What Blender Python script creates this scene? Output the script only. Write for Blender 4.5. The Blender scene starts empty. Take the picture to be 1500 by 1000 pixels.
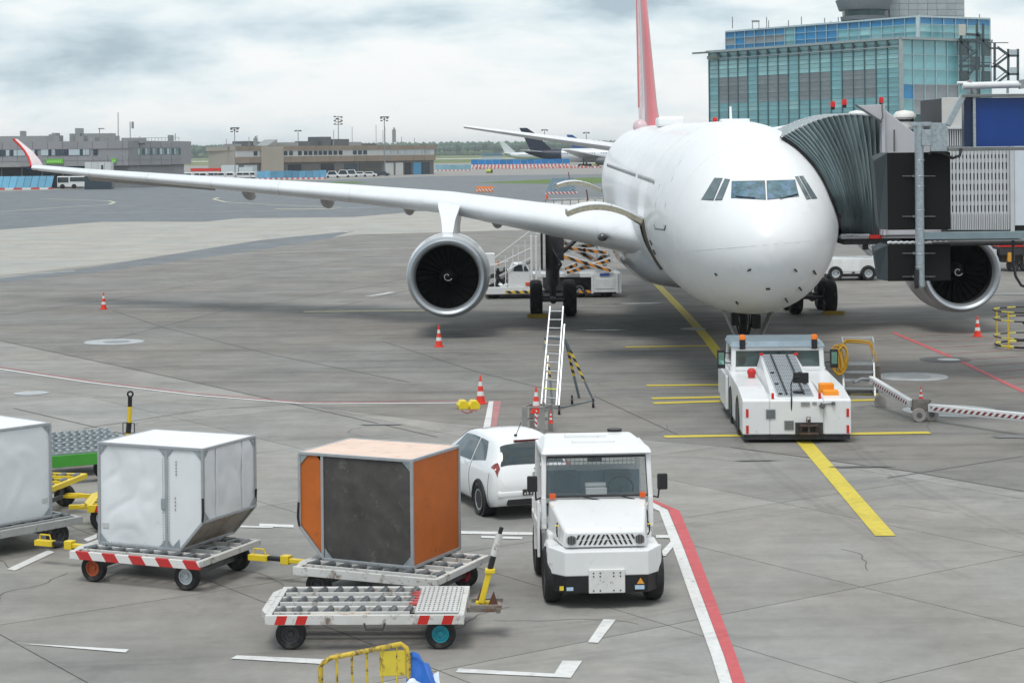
import bpy, math, random
from mathutils import Vector, Matrix
from mathutils.bvhtree import BVHTree
random.seed(7)
R = math.radians
sc = bpy.context.scene
COL = sc.collection

# ---------------------------------------------------------------- camera
F, HZ, H, K = 2800.0, 222.0, 6.8, 0.0102      # focal length in photo pixels, horizon row, eye height, roll
cd = bpy.data.cameras.new('camera'); cam = bpy.data.objects.new('camera', cd); COL.objects.link(cam)
cd.sensor_width = 36; cd.lens = 36*F/1500; cd.clip_start = 0.5; cd.clip_end = 20000
cam.matrix_world = Matrix.Translation((0, 0, H)) @ Matrix.Rotation(R(90), 4, 'X') @ Matrix.Rotation(-math.atan(K), 4, 'Z')
cd.shift_x = 2.84/1500; cd.shift_y = -278/1500
sc.camera = cam

# ---------------------------------------------------------------- sky
SUN_EL, SUN_AZ = 66, 205            # sun high, behind the camera and a little to the left
w = bpy.data.worlds.new('World'); sc.world = w; w.use_nodes = True
nt = w.node_tree; nt.nodes.clear(); L = nt.links.new
def N(t, **k):
    n = nt.nodes.new(t)
    for a, b in k.items(): setattr(n, a, b)
    return n
out = N('ShaderNodeOutputWorld'); bg = N('ShaderNodeBackground'); bg.inputs[1].default_value = 0.097
sky = N('ShaderNodeTexSky', sky_type='NISHITA', sun_disc=False)
sky.sun_elevation = R(SUN_EL); sky.sun_rotation = R(SUN_AZ); sky.air_density = 1.2; sky.dust_density = 1.5
tc = N('ShaderNodeTexCoord')
mp = N('ShaderNodeMapping'); mp.inputs['Scale'].default_value = (10, 10, 32); mp.inputs['Location'].default_value = (0.2, 5.5, 8.1)
n1 = N('ShaderNodeTexNoise'); n1.inputs['Scale'].default_value = 1; n1.inputs['Detail'].default_value = 8; n1.inputs['Roughness'].default_value = .56; n1.inputs['Distortion'].default_value = .15
mp2 = N('ShaderNodeMapping'); mp2.inputs['Scale'].default_value = (4.6, 4.6, 19); mp2.inputs['Location'].default_value = (4.4, 0.7, 9.2)
n2 = N('ShaderNodeTexNoise'); n2.inputs['Scale'].default_value = 1; n2.inputs['Detail'].default_value = 3
mix = N('ShaderNodeMath', operation='MULTIPLY_ADD'); mix.inputs[1].default_value = .55
m2 = N('ShaderNodeMath', operation='MULTIPLY'); m2.inputs[1].default_value = .5
cr = N('ShaderNodeValToRGB'); e = cr.color_ramp.elements
e[0].position = .36; e[0].color = (.42, .53, .61, 1)
e[1].position = .57; e[1].color = (.97, .985, .99, 1)
x = e.new(.445); x.color = (.68, .79, .85, 1)
x = e.new(.515); x.color = (.86, .93, .955, 1)
sc9 = N('ShaderNodeVectorMath', operation='SCALE'); sc9.inputs['Scale'].default_value = 10.6
mx = N('ShaderNodeMixRGB'); mx.inputs[0].default_value = .9
L(tc.outputs['Generated'], mp.inputs[0]); L(mp.outputs[0], n1.inputs['Vector'])
L(tc.outputs['Generated'], mp2.inputs[0]); L(mp2.outputs[0], n2.inputs['Vector'])
L(n1.outputs['Fac'], mix.inputs[0]); L(n2.outputs['Fac'], m2.inputs[0]); L(m2.outputs[0], mix.inputs[2])
sx_ = N('ShaderNodeSeparateXYZ'); L(tc.outputs['Generated'], sx_.inputs[0])      # heavier cloud bank towards the left
gx = N('ShaderNodeMapRange'); gx.inputs['From Min'].default_value = -.27; gx.inputs['From Max'].default_value = -.12; gx.inputs['To Min'].default_value = -.15; gx.inputs['To Max'].default_value = 0; L(sx_.outputs[0], gx.inputs[0])
gz = N('ShaderNodeMapRange'); gz.inputs['From Min'].default_value = .028; gz.inputs['From Max'].default_value = .075; L(sx_.outputs[2], gz.inputs[0])
gm_ = N('ShaderNodeMath', operation='MULTIPLY_ADD'); L(gx.outputs[0], gm_.inputs[0]); L(gz.outputs[0], gm_.inputs[1]); L(mix.outputs[0], gm_.inputs[2])
L(gm_.outputs[0], cr.inputs[0]); L(cr.outputs[0], sc9.inputs[0])
L(sky.outputs[0], mx.inputs[1]); L(sc9.outputs[0], mx.inputs[2]); L(mx.outputs[0], bg.inputs[0]); L(bg.outputs[0], out.inputs[0])

# ---------------------------------------------------------------- sun (soft: overcast)
sd = bpy.data.lights.new('sun', 'SUN'); sd.energy = 2.0; sd.angle = R(22); sd.color = (1, .97, .92)
sun = bpy.data.objects.new('sun', sd); COL.objects.link(sun)
_a, _e = R(SUN_AZ), R(SUN_EL)
sdir = Vector((math.sin(_a)*math.cos(_e), math.cos(_a)*math.cos(_e), math.sin(_e)))
sun.rotation_euler = sdir.to_track_quat('Z', 'Y').to_euler(); sun.location = (0, 0, 60)
vs = sc.view_settings; vs.view_transform = 'Standard'; vs.look = 'None'; vs.exposure = 0.08; vs.gamma = 1; vs.use_curve_mapping = False
sc.cycles.max_bounces = 6; sc.cycles.diffuse_bounces = 3; sc.cycles.glossy_bounces = 3; sc.cycles.transmission_bounces = 4; sc.cycles.transparent_max_bounces = 8
sc.cycles.caustics_reflective = False; sc.cycles.caustics_refractive = False

# ---------------------------------------------------------------- where things stand
def un(u, v): return u - K*(v-500), v + K*(u-750)
def P(u, v, Y):
    a, b = un(u, v); return Vector(((a-750)*Y/F, Y, H-(b-HZ)*Y/F))
def G(u, v, z=0.0):
    a, b = un(u, v); return P(u, v, (H-z)*F/(b-HZ))

# ---------------------------------------------------------------- materials
MATS = {}
def mat(name, col, rough=.5, metal=0.0, spec=.5, var=.12, vscale=3.0, bump=0.0, bscale=30.0, dirt_or_sheen=None, dirt_or_sheen_amt=.0, dscale=2.0, coat=0.0, objvar=0.0, trans=0.0, ior=1.45, emit=None, stretch=(1, 1, 1), dthr=.55, world=False):
    if name in MATS: return MATS[name]
    m = bpy.data.materials.new(name); m.use_nodes = True; t = m.node_tree; b = t.nodes['Principled BSDF']; ln = t.links.new
    def n(ty, **k):
        q = t.nodes.new(ty)
        for a, c in k.items(): setattr(q, a, c)
        return q
    b.inputs['Roughness'].default_value = rough; b.inputs['Metallic'].default_value = metal
    b.inputs['Coat Weight'].default_value = coat; b.inputs['Specular IOR Level'].default_value = spec; b.inputs['Coat Roughness'].default_value = .08
    b.inputs['Transmission Weight'].default_value = trans; b.inputs['IOR'].default_value = ior
    co = n('ShaderNodeNewGeometry').outputs['Position'] if world else n('ShaderNodeTexCoord').outputs['Object']
    mpp = n('ShaderNodeMapping'); mpp.inputs['Scale'].default_value = stretch; ln(co, mpp.inputs[0]); co = mpp.outputs[0]
    nz = n('ShaderNodeTexNoise'); nz.inputs['Scale'].default_value = vscale; nz.inputs['Detail'].default_value = 5; nz.inputs['Roughness'].default_value = .6; ln(co, nz.inputs['Vector'])
    mr = n('ShaderNodeMapRange'); mr.inputs['From Min'].default_value = .3; mr.inputs['From Max'].default_value = .7
    mr.inputs['To Min'].default_value = 1-var; mr.inputs['To Max'].default_value = 1+var*.6; ln(nz.outputs['Fac'], mr.inputs['Value'])
    hs = n('ShaderNodeVectorMath', operation='SCALE'); hs.inputs[0].default_value = col[:3]; ln(mr.outputs[0], hs.inputs['Scale'])
    cur = hs.outputs[0]
    if objvar:
        oi = n('ShaderNodeObjectInfo'); m3 = n('ShaderNodeMapRange'); m3.inputs['To Min'].default_value = 1-objvar; m3.inputs['To Max'].default_value = 1+objvar
        ln(oi.outputs['Random'], m3.inputs['Value']); h2 = n('ShaderNodeVectorMath', operation='SCALE'); ln(cur, h2.inputs[0]); ln(m3.outputs[0], h2.inputs['Scale']); cur = h2.outputs[0]
    if dirt_or_sheen:
        dn = n('ShaderNodeTexNoise'); dn.inputs['Scale'].default_value = dscale; dn.inputs['Detail'].default_value = 8; dn.inputs['Roughness'].default_value = .7; ln(co, dn.inputs['Vector'])
        dr = n('ShaderNodeMapRange'); dr.inputs['From Min'].default_value = dthr; dr.inputs['From Max'].default_value = dthr+.12; dr.inputs['To Max'].default_value = dirt_or_sheen_amt; ln(dn.outputs['Fac'], dr.inputs['Value'])
        dm = n('ShaderNodeMixRGB'); dm.inputs[2].default_value = (*dirt_or_sheen[:3], 1); ln(dr.outputs[0], dm.inputs[0]); ln(cur, dm.inputs[1]); cur = dm.outputs[0]
    ln(cur, b.inputs['Base Color'])
    if bump:
        bn = n('ShaderNodeTexNoise'); bn.inputs['Scale'].default_value = bscale; bn.inputs['Detail'].default_value = 4; ln(co, bn.inputs['Vector'])
        bp = n('ShaderNodeBump'); bp.inputs['Strength'].default_value = bump; bp.inputs['Distance'].default_value = .02; ln(bn.outputs['Fac'], bp.inputs['Height']); ln(bp.outputs[0], b.inputs['Normal'])
    if emit:
        b.inputs['Emission Color'].default_value = (*col[:3], 1); b.inputs['Emission Strength'].default_value = emit
    MATS[name] = m; return m
def stripes(name, c1, c2, scale=3.0, rough=.5, axis='X', diag=1.0, wear=.3, wearcol=(.25, .22, .18)):
    if name in MATS: return MATS[name]
    m = bpy.data.materials.new(name); m.use_nodes = True; t = m.node_tree; b = t.nodes['Principled BSDF']; ln = t.links.new; n = t.nodes.new
    b.inputs['Roughness'].default_value = rough
    tcx = n('ShaderNodeTexCoord'); sp = n('ShaderNodeSeparateXYZ'); ln(tcx.outputs['Object'], sp.inputs[0])
    a = n('ShaderNodeMath'); a.operation = 'MULTIPLY_ADD'; ln(sp.outputs['XYZ'.index('Z') if axis != 'Z' else 0], a.inputs[0]); a.inputs[1].default_value = diag
    ln(sp.outputs['XYZ'.index(axis)], a.inputs[2])
    s = n('ShaderNodeMath'); s.operation = 'MULTIPLY'; ln(a.outputs[0], s.inputs[0]); s.inputs[1].default_value = scale
    fr = n('ShaderNodeMath'); fr.operation = 'FRACT'; ln(s.outputs[0], fr.inputs[0])
    gt = n('ShaderNodeMath'); gt.operation = 'GREATER_THAN'; ln(fr.outputs[0], gt.inputs[0]); gt.inputs[1].default_value = .5
    mxx = n('ShaderNodeMixRGB'); ln(gt.outputs[0], mxx.inputs[0]); mxx.inputs[1].default_value = (*c1, 1); mxx.inputs[2].default_value = (*c2, 1)
    dn = n('ShaderNodeTexNoise'); dn.inputs['Scale'].default_value = 9; dn.inputs['Detail'].default_value = 8; dn.inputs['Roughness'].default_value = .75; ln(tcx.outputs['Object'], dn.inputs['Vector'])
    dr = n('ShaderNodeMapRange'); dr.inputs['From Min'].default_value = .56; dr.inputs['From Max'].default_value = .66; dr.inputs['To Max'].default_value = wear; ln(dn.outputs['Fac'], dr.inputs['Value'])
    dm = n('ShaderNodeMixRGB'); dm.inputs[2].default_value = (*wearcol, 1); ln(dr.outputs[0], dm.inputs[0]); ln(mxx.outputs[0], dm.inputs[1])
    ln(dm.outputs[0], b.inputs['Base Color']); MATS[name] = m; return m

RUST = (.16, .07, .03); GRIME = (.20, .18, .16)
def white_paint(): return mat('white_paint', (.74, .75, .755), .32, var=.04, dirt_or_sheen=GRIME, dirt_or_sheen_amt=.38, dscale=6, dthr=.585, coat=.15)
jet_white = mat('aircraft_white_paint', (.80, .81, .82), .38, var=.04, vscale=.6, dirt_or_sheen=(.45, .44, .42), dirt_or_sheen_amt=.16, dscale=.9, dthr=.55, coat=.22, bump=.02, bscale=1.2)
wing_grey = mat('wing_grey_paint', (.74, .76, .78), .30, var=.05, vscale=.8, coat=.3, dirt_or_sheen=(.3, .3, .3), dirt_or_sheen_amt=.15, dscale=2)
wing_dark = mat('wing_underside_composite', (.34, .33, .32), .45, var=.1)
polish = mat('polished_inlet_metal', (.42, .45, .48), .42, .7, var=.05)
galv = mat('galvanised_steel', (.38, .44, .47), .42, .6, var=.25, vscale=14, dirt_or_sheen=(.2, .22, .23), dirt_or_sheen_amt=.35, dscale=6)
steel = mat('dull_steel', (.35, .36, .37), .42, .7, var=.2, vscale=8)
alum = mat('brushed_aluminium', (.44, .46, .48), .4, .5, var=.1, vscale=8)
black = mat('black_plastic', (.018, .018, .02), .45, var=.2)
rubber = mat('tyre_rubber', (.022, .022, .023), .8, var=.35, vscale=12, bump=.25, bscale=60, dirt_or_sheen=(.12, .11, .1), dirt_or_sheen_amt=.4, dscale=4)
dark = mat('dark_machinery', (.05, .05, .052), .6, .2, var=.4, vscale=10)
dgrey = mat('dark_grey_metal', (.13, .135, .14), .5, .3, var=.25, vscale=8)
yellow = mat('worn_yellow_paint', (.75, .52, .03), .45, var=.12, dirt_or_sheen=RUST, dirt_or_sheen_amt=.6, dscale=8, dthr=.6)
cyellow = mat('clean_yellow_plastic', (.80, .62, .03), .4, var=.08)
red = mat('red_paint', (.55, .025, .02), .4, var=.12)
conered = mat('cone_red_vinyl', (.75, .05, .025), .4, var=.1)
conewhite = mat('cone_white_sleeve', (.72, .72, .72), .4, var=.08)
orange_lens = mat('orange_beacon_lens', (.85, .20, .02), .2, var=.05)
red_lens = mat('red_lens', (.6, .02, .02), .2, var=.05)
glass_dark = mat('dark_vehicle_glass', (.045, .06, .065), .06, var=.2, coat=1)
glass_teal = mat('tinted_cab_glass', (.05, .085, .085), .05, var=.3, vscale=2, coat=1)
redwhite = stripes('red_white_hazard_tape', (.75, .75, .74), (.55, .03, .03), 3.2)
redwhite_s = stripes('small_red_white_tape', (.72, .72, .72), (.50, .03, .03), 8)
yelblack = stripes('yellow_black_hazard_paint', (.72, .50, .03), (.03, .03, .03), 5)
orblack = stripes('orange_black_hazard_paint', (.72, .27, .04), (.04, .04, .04), 3.0)

# ---------------------------------------------------------------- mesh collector
class MB:
    def __init__(s): s.v = []; s.f = []; s.mi = []; s.cur = 0; s.st = []
    def add(s, vs, fs):
        o = len(s.v); s.st.append((o, len(s.f))); s.v += [tuple(p) for p in vs]
        for f in fs: s.f.append([i+o for i in f]); s.mi.append(s.cur)
        return s
    def box(s, x0, x1, y0, y1, z0, z1):
        return s.hexa([(x0,y0,z0),(x1,y0,z0),(x1,y1,z0),(x0,y1,z0),(x0,y0,z1),(x1,y0,z1),(x1,y1,z1),(x0,y1,z1)])
    def hexa(s, p): return s.add(p, [(3,2,1,0),(4,5,6,7),(0,1,5,4),(1,2,6,5),(2,3,7,6),(3,0,4,7)])
    def bx(s, c, d, rot=None):
        M = rot if rot is not None else Matrix.Identity(3); c = Vector(c); hx, hy, hz = d[0]/2, d[1]/2, d[2]/2
        return s.hexa([c + M @ Vector(q) for q in [(-hx,-hy,-hz),(hx,-hy,-hz),(hx,hy,-hz),(-hx,hy,-hz),(-hx,-hy,hz),(hx,-hy,hz),(hx,hy,hz),(-hx,hy,hz)]])
    def beam(s, p0, p1, wd, ht=None, up=(0, 0, 1)):
        p0, p1 = Vector(p0), Vector(p1); ht = wd if ht is None else ht; d = (p1-p0).normalized(); u = Vector(up)
        if abs(d.dot(u)) > .98: u = Vector((0, 1, 0))
        sd_ = d.cross(u).normalized()*wd/2; uu = sd_.cross(d).normalized()*ht/2
        return s.hexa([p0-sd_-uu, p0+sd_-uu, p1+sd_-uu, p1-sd_-uu, p0-sd_+uu, p0+sd_+uu, p1+sd_+uu, p1-sd_+uu])
    def cyl(s, p0, p1, r0, r1=None, n=12, caps=True):
        p0, p1 = Vector(p0), Vector(p1); r1 = r0 if r1 is None else r1; d = (p1-p0).normalized()
        a = d.orthogonal().normalized(); b = d.cross(a); vs = []
        for p, r in ((p0, r0), (p1, r1)):
            for i in range(n):
                t = 2*math.pi*i/n; vs.append(p + a*(r*math.cos(t)) + b*(r*math.sin(t)))
        fs = [(i, (i+1) % n, n+(i+1) % n, n+i) for i in range(n)]
        if caps: fs += [tuple(reversed(range(n))), tuple(range(n, 2*n))]
        return s.add(vs, fs)
    def tube(s, pts, r, n=8, closed=False):
        pts = [Vector(p) for p in pts]; m = len(pts); rings = []; prev = None
        for i, p in enumerate(pts):
            if closed: t = (pts[(i+1) % m]-pts[i-1]).normalized()
            else: t = (pts[min(i+1, m-1)]-pts[max(i-1, 0)]).normalized()
            a = t.orthogonal().normalized() if prev is None else (prev - t*prev.dot(t)).normalized()
            prev = a; b = t.cross(a); rings.append([p + a*(r*math.cos(2*math.pi*k/n)) + b*(r*math.sin(2*math.pi*k/n)) for k in range(n)])
        return s.loft(rings, caps=not closed, closed_u=closed)
    def loft(s, rings, caps=True, closed_u=False, closed_v=True, skip=None):
        n = len(rings[0]); m = len(rings); vs = [p for r in rings for p in r]; fs = []
        for i in range(m if closed_u else m-1):
            for k in range(n if closed_v else n-1):
                if skip and skip(i, k): continue
                j = (i+1) % m; fs.append((i*n+k, i*n+(k+1) % n, j*n+(k+1) % n, j*n+k))
        if caps: fs += [tuple(reversed(range(n))), tuple(range((m-1)*n, m*n))]
        return s.add(vs, fs)
    def lathe(s, prof, c, ax=(0, 0, 1), n=24, caps=True):
        c = Vector(c); d = Vector(ax).normalized(); a = d.orthogonal().normalized(); b = d.cross(a)
        rings = [[c + d*h + a*(r*math.cos(2*math.pi*k/n)) + b*(r*math.sin(2*math.pi*k/n)) for k in range(n)] for r, h in prof]
        return s.loft(rings, caps=caps)
    def prism(s, poly, pl, d0, d1):
        def q(a, b, d): return {'xz': (a, d, b), 'yz': (d, a, b), 'xy': (a, b, d)}[pl]
        n = len(poly); vs = [q(a, b, d0) for a, b in poly] + [q(a, b, d1) for a, b in poly]
        return s.add(vs, [tuple(reversed(range(n))), tuple(range(n, 2*n))] + [(i, (i+1) % n, n+(i+1) % n, n+i) for i in range(n)])
    def sphere(s, c, r, n=16, m=10, sz=1.0):
        prof = [(r*math.sin(math.pi*i/m) + 1e-4, -r*sz*math.cos(math.pi*i/m)) for i in range(m+1)]
        return s.lathe(prof, c, n=n)
    def quad(s, *p): return s.add(p, [tuple(range(len(p)))])
    def each(s, name, m, parent=None, **k):
        st = s.st + [(len(s.v), len(s.f))]; r = None
        for i in range(len(s.st)):
            q = MB(); v0, f0 = st[i]; v1, f1 = st[i+1]; q.add(s.v[v0:v1], [[j-v0 for j in f] for f in s.f[f0:f1]]); o = q.build(name, m, parent, **k); r = r or o
        return r
    def build(s, name, mats, parent=None, smooth=None, bevel=0, label=None, seg=2):
        me = bpy.data.meshes.new(name); me.from_pydata(s.v, [], s.f)
        if not isinstance(mats, (list, tuple)): mats = [mats]
        for m in mats: me.materials.append(m)
        if len(mats) > 1: me.polygons.foreach_set('material_index', s.mi)
        if smooth is not None:
            me.polygons.foreach_set('use_smooth', [True]*len(me.polygons)); me.update()
            try: me.set_sharp_from_angle(angle=R(smooth))
            except Exception: pass
        me.update()
        import bmesh
        bm = bmesh.new(); bm.from_mesh(me); bmesh.ops.recalc_face_normals(bm, faces=bm.faces); bm.to_mesh(me); bm.free()
        o = bpy.data.objects.new(name, me); COL.objects.link(o)
        if parent is not None: o.parent = parent
        if bevel:
            md = o.modifiers.new('bevel', 'BEVEL'); md.width = bevel; md.segments = seg; md.limit_method = 'ANGLE'; md.angle_limit = R(35)
        if label: o['label'] = label
        return o
def tag(o, label=None, cat=None, group=None, kind=None):
    if label: o['label'] = label
    if cat: o['category'] = cat
    if group: o['group'] = group
    if kind: o['kind'] = kind
    return o
def thing(name, label, cat, loc=(0, 0, 0), rz=0.0, group=None, kind=None):
    o = bpy.data.objects.new(name, None); COL.objects.link(o); o.location = loc; o.rotation_euler = (0, 0, rz); o.empty_display_size = .3
    return tag(o, label, cat, group, kind)
def dup(o, parent=None, **k):
    c = o.copy(); COL.objects.link(c)
    c.parent = parent
    for ch in o.children: dup(ch, c)
    for a, b in k.items():
        if a in ('label', 'group'): c[a] = b
        else: setattr(c, a, b)
    return c
def structure(name, mb, m, **k):
    o = mb.build(name, m, **k); o['kind'] = 'structure'; return o

# wheel: parts tyre (> rim, hub); axis along local x, centre c
WCACHE = {}
def wheel(parent, c, r, wd, rimmat, rr=.58, name='tyre', key=None, face=1):
    k = (round(r, 3), round(wd, 3), rimmat.name, rr, face)
    if k not in WCACHE:
        t = MB(); h = wd/2
        t.lathe([(r*rr, -h*.8), (r*.86, -h), (r*.97, -h*.75), (r, -h*.35), (r, h*.35), (r*.97, h*.75), (r*.86, h), (r*rr, h*.8)], (0, 0, 0), (1, 0, 0), n=28, caps=False)
        t.lathe([(r*rr, -h*.8), (r*rr, h*.8)], (0, 0, 0), (1, 0, 0), n=28, caps=False)
        g = MB()
        g.lathe([(r*rr, -h*.82), (r*rr*.86, -h*.78), (r*rr*.8, -h*.35), (r*rr*.35, -h*.25), (r*rr*.3, -h*.6), (.004, -h*.62)], (0, 0, 0), (1, 0, 0), n=24, caps=False)
        g.lathe([(r*rr, h*.82), (r*rr*.86, h*.78), (r*rr*.8, h*.35), (r*rr*.35, h*.25), (r*rr*.3, h*.6), (.004, h*.62)], (0, 0, 0), (1, 0, 0), n=24, caps=False)
        for i in range(6):
            a = i*math.pi/3
            for sgn in (-1, 1):
                p = Vector((sgn*h*.3, math.cos(a)*r*rr*.48, math.sin(a)*r*rr*.48)); g.cyl(p, p+Vector((sgn*h*.14, 0, 0)), r*.035, n=6)
        to = t.build('tyre', rubber, None, smooth=40); go = g.build('rim', rimmat, to, smooth=40)
        to.parent = parent; to.location = c; WCACHE[k] = (to.data, go.data); return to
    a, b = WCACHE[k]
    to = bpy.data.objects.new('tyre', a); COL.objects.link(to); to.parent = parent; to.location = c
    go = bpy.data.objects.new('rim', b); COL.objects.link(go); go.parent = to
    return to
# ================================================================ GROUND
E1 = Vector((.815, .58, 0)).normalized(); E2 = Vector((-E1.y, E1.x, 0))
def ground_mat(name, col, slab=False, var=.14, streak=.2, rough=.75, far=False):
    m = bpy.data.materials.new(name); m.use_nodes = True; t = m.node_tree; b = t.nodes['Principled BSDF']; ln = t.links.new
    def n(ty, **k):
        q = t.nodes.new(ty)
        for a, c in k.items(): setattr(q, a, c)
        return q
    pos = n('ShaderNodeNewGeometry').outputs['Position']
    def noise(scale, det=5, stretch=(1, 1, 1), rot=0, ro=.6, dist=0):
        mpp = n('ShaderNodeMapping'); mpp.vector_type = 'TEXTURE' if False else 'POINT'; mpp.inputs['Rotation'].default_value = (0, 0, rot); mpp.inputs['Scale'].default_value = stretch; ln(pos, mpp.inputs[0])
        q = n('ShaderNodeTexNoise'); q.inputs['Scale'].default_value = scale; q.inputs['Detail'].default_value = det; q.inputs['Roughness'].default_value = ro; q.inputs['Distortion'].default_value = dist; ln(mpp.outputs[0], q.inputs['Vector']); return q.outputs['Fac']
    def rng(f, a, b_, c, d):
        q = n('ShaderNodeMapRange'); q.inputs['From Min'].default_value = a; q.inputs['From Max'].default_value = b_; q.inputs['To Min'].default_value = c; q.inputs['To Max'].default_value = d; ln(f, q.inputs['Value']); return q.outputs[0]
    def mul(a, b_):
        q = n('ShaderNodeMath', operation='MULTIPLY'); ln(a, q.inputs[0]); ln(b_, q.inputs[1]); return q.outputs[0]
    f = rng(noise(.28, 6), .3, .7, 1-var, 1+var*.7)
    f = mul(f, rng(noise(1.7, 6, ro=.7), .35, .65, 1-var*.45, 1+var*.3))
    f = mul(f, rng(noise(9, 6, ro=.75), .3, .7, .94, 1.05))
    f = mul(f, rng(noise(.8, 5, (.16, 1.6, 1), .18), .5, .72, 1, 1-streak))           # sweeping marks across the stand
    f = mul(f, rng(noise(1.1, 5, (.12, 1.9, 1), -.55), .54, .74, 1, 1-streak*.7))
    f = mul(f, rng(noise(.33, 8, ro=.72, dist=.6), .58, .70, 1, .76))                    # damp, oily patches
    f = mul(f, rng(noise(2.6, 8, ro=.7), .68, .74, 1, .55))                    # small spots
    if slab:
        oi = n('ShaderNodeObjectInfo'); f = mul(f, rng(oi.outputs['Random'], 0, 1, .86, 1.06))
    s = n('ShaderNodeVectorMath', operation='SCALE'); s.inputs[0].default_value = col; ln(f, s.inputs['Scale'])
    # warm / cool drift
    hm = n('ShaderNodeMixRGB', blend_type='MULTIPLY'); hm.inputs[0].default_value = 1; ln(s.outputs[0], hm.inputs[1])
    cr2 = n('ShaderNodeValToRGB'); cr2.color_ramp.elements[0].color = (1.0, .985, .96, 1); cr2.color_ramp.elements[1].color = (.955, .99, 1.0, 1); cr2.color_ramp.elements[0].position = .4; cr2.color_ramp.elements[1].position = .6
    ln(noise(.11, 3), cr2.inputs[0]); ln(cr2.outputs[0], hm.inputs[2]); ln(hm.outputs[0], b.inputs['Base Color'])
    ln(rng(noise(.5, 5), .3, .7, rough-.14, rough+.12), b.inputs['Roughness']); b.inputs['Specular IOR Level'].default_value = .35
    bp = n('ShaderNodeBump'); bp.inputs['Strength'].default_value = .25; bp.inputs['Distance'].default_value = .01; ln(noise(35, 4), bp.inputs['Height']); ln(bp.outputs[0], b.inputs['Normal'])
    MATS[name] = m; return m
g_slab = ground_mat('pale_concrete_slabs', (.298, .285, .268), True, var=.22, streak=.13)
g_base = ground_mat('apron_concrete', (.29, .278, .262), var=.2)
g_dark = ground_mat('darker_stand_concrete', (.225, .212, .198), streak=.34, var=.22)
g_asph = ground_mat('blue_grey_taxiway_asphalt', (.17, .185, .20), streak=.22, var=.16)
g_lite = ground_mat('light_taxiway_concrete', (.385, .368, .338), streak=.12)
g_gap = mat('joint_sealant', (.035, .034, .033), .7)
g_grass = mat('meadow_grass', (.13, .165, .05), .9, var=.35, vscale=.01, world=True, dirt_or_sheen=(.30, .27, .16), dirt_or_sheen_amt=.6, dscale=.006, dthr=.5, stretch=(1, .3, 1))
joint_rows = [11.0]; inc = [3.9, 5.95]
org = G(1262, 859); bo = org.dot(E2); ao = org.dot(E1)
bs = [bo-3.9*i for i in range(0, 4)][::-1] + [bo+5.95*(i) for i in range(1, 6)]
as_ = [ao+3.92*i for i in range(-4, 7)]
A0, A1, B0, B1 = as_[0], as_[-1], bs[0], bs[-1]
def ab(a, b, z=0): return E1*a + E2*b + Vector((0, 0, z))
root = MB(); SQ = 9000
outer = [Vector((-SQ, -200, 0)), Vector((SQ, -200, 0)), Vector((SQ, 15000, 0)), Vector((-SQ, 15000, 0))]
inner = [ab(A0, B0), ab(A1, B0), ab(A1, B1), ab(A0, B1)]
for i in range(4): root.quad(outer[i], outer[(i+1) % 4], inner[(i+1) % 4], inner[i])
apron = structure('ground', root, g_base)
jb = MB(); jb.quad(*[p + Vector((0, 0, -.03)) for p in inner]); jo = jb.build('joint_bed', g_gap, apron)
gap = .011
for ia in range(len(as_)-1):
    for ib in range(len(bs)-1):
        a0, a1, b0, b1 = as_[ia]+gap, as_[ia+1]-gap, bs[ib]+gap, bs[ib+1]-gap
        c = ab((a0+a1)/2, (b0+b1)/2); ct = Vector(c)
        if ct.y < 17 or abs(ct.x) > ct.y*.30+4: pass
        s = MB(); s.hexa([ab(a0, b0, -.028)-ct, ab(a1, b0, -.028)-ct, ab(a1, b1, -.028)-ct, ab(a0, b1, -.028)-ct, ab(a0, b0)-ct, ab(a1, b0)-ct, ab(a1, b1)-ct, ab(a0, b1)-ct])
        o = s.build('concrete_slab', g_slab, apron); o.location = ct

def sheet(name, pts, m, z=.004, kind='structure'):
    q = MB(); q.quad(*[Vector((p[0], p[1], z)) for p in pts]); o = q.build(name, m)
    if kind: o['kind'] = kind
    return o
def gp(*uv): return [G(u, v) for u, v in uv]
# darker stand surface: everything beyond the diagonal edge from the left
sheet('stand_surface', gp((-300, 440), (0, 499), (290, 561), (430, 592), (640, 618), (800, 632), (1070, 655), (1330, 690), (1800, 770), (1800, 420), (1500, 372), (930, 330), (500, 340), (0, 410), (-300, 440))[1:-1], g_dark, .003)
sheet('taxiway_concrete', gp((-400, 345), (0, 337), (150, 325), (300, 325), (350, 320), (520, 318), (690, 303), (900, 290), (1100, 300), (900, 333), (520, 344), (300, 370), (0, 404), (-400, 440)), g_lite, .005)
sheet('taxiway', gp((-400, 282), (0, 281), (640, 258), (1300, 250), (1300, 275), (900, 290), (690, 303), (520, 318), (350, 320), (300, 325), (150, 325), (0, 337), (-400, 345)), g_asph, .006)
sheet('taxiway', gp((-100, 415), (0, 408), (130, 392), (380, 352), (520, 338), (480, 350), (330, 373), (150, 398), (0, 413), (-100, 424)), g_asph, .007)
sheet('grass_field', [(-6000, 1150), (6000, 1250), (6000, 12000), (-6000, 12000)], g_grass, .01)
sheet('grass_verge', gp((690, 268), (810, 262.5), (900, 259), (1100, 255), (1100, 262), (830, 270)), mat('verge_grass', (.10, .17, .04), .9, var=.3, vscale=.3, world=True), .012)
sheet('grass_verge', gp((440, 268.5), (520, 266), (545, 268), (440, 270.5)), MATS['verge_grass'], .012)
sheet('runway', [(-6000, 1750), (6000, 1850), (6000, 2100), (-6000, 2000)], mat('pale_runway', (.42, .41, .38), .8), .02)

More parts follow.
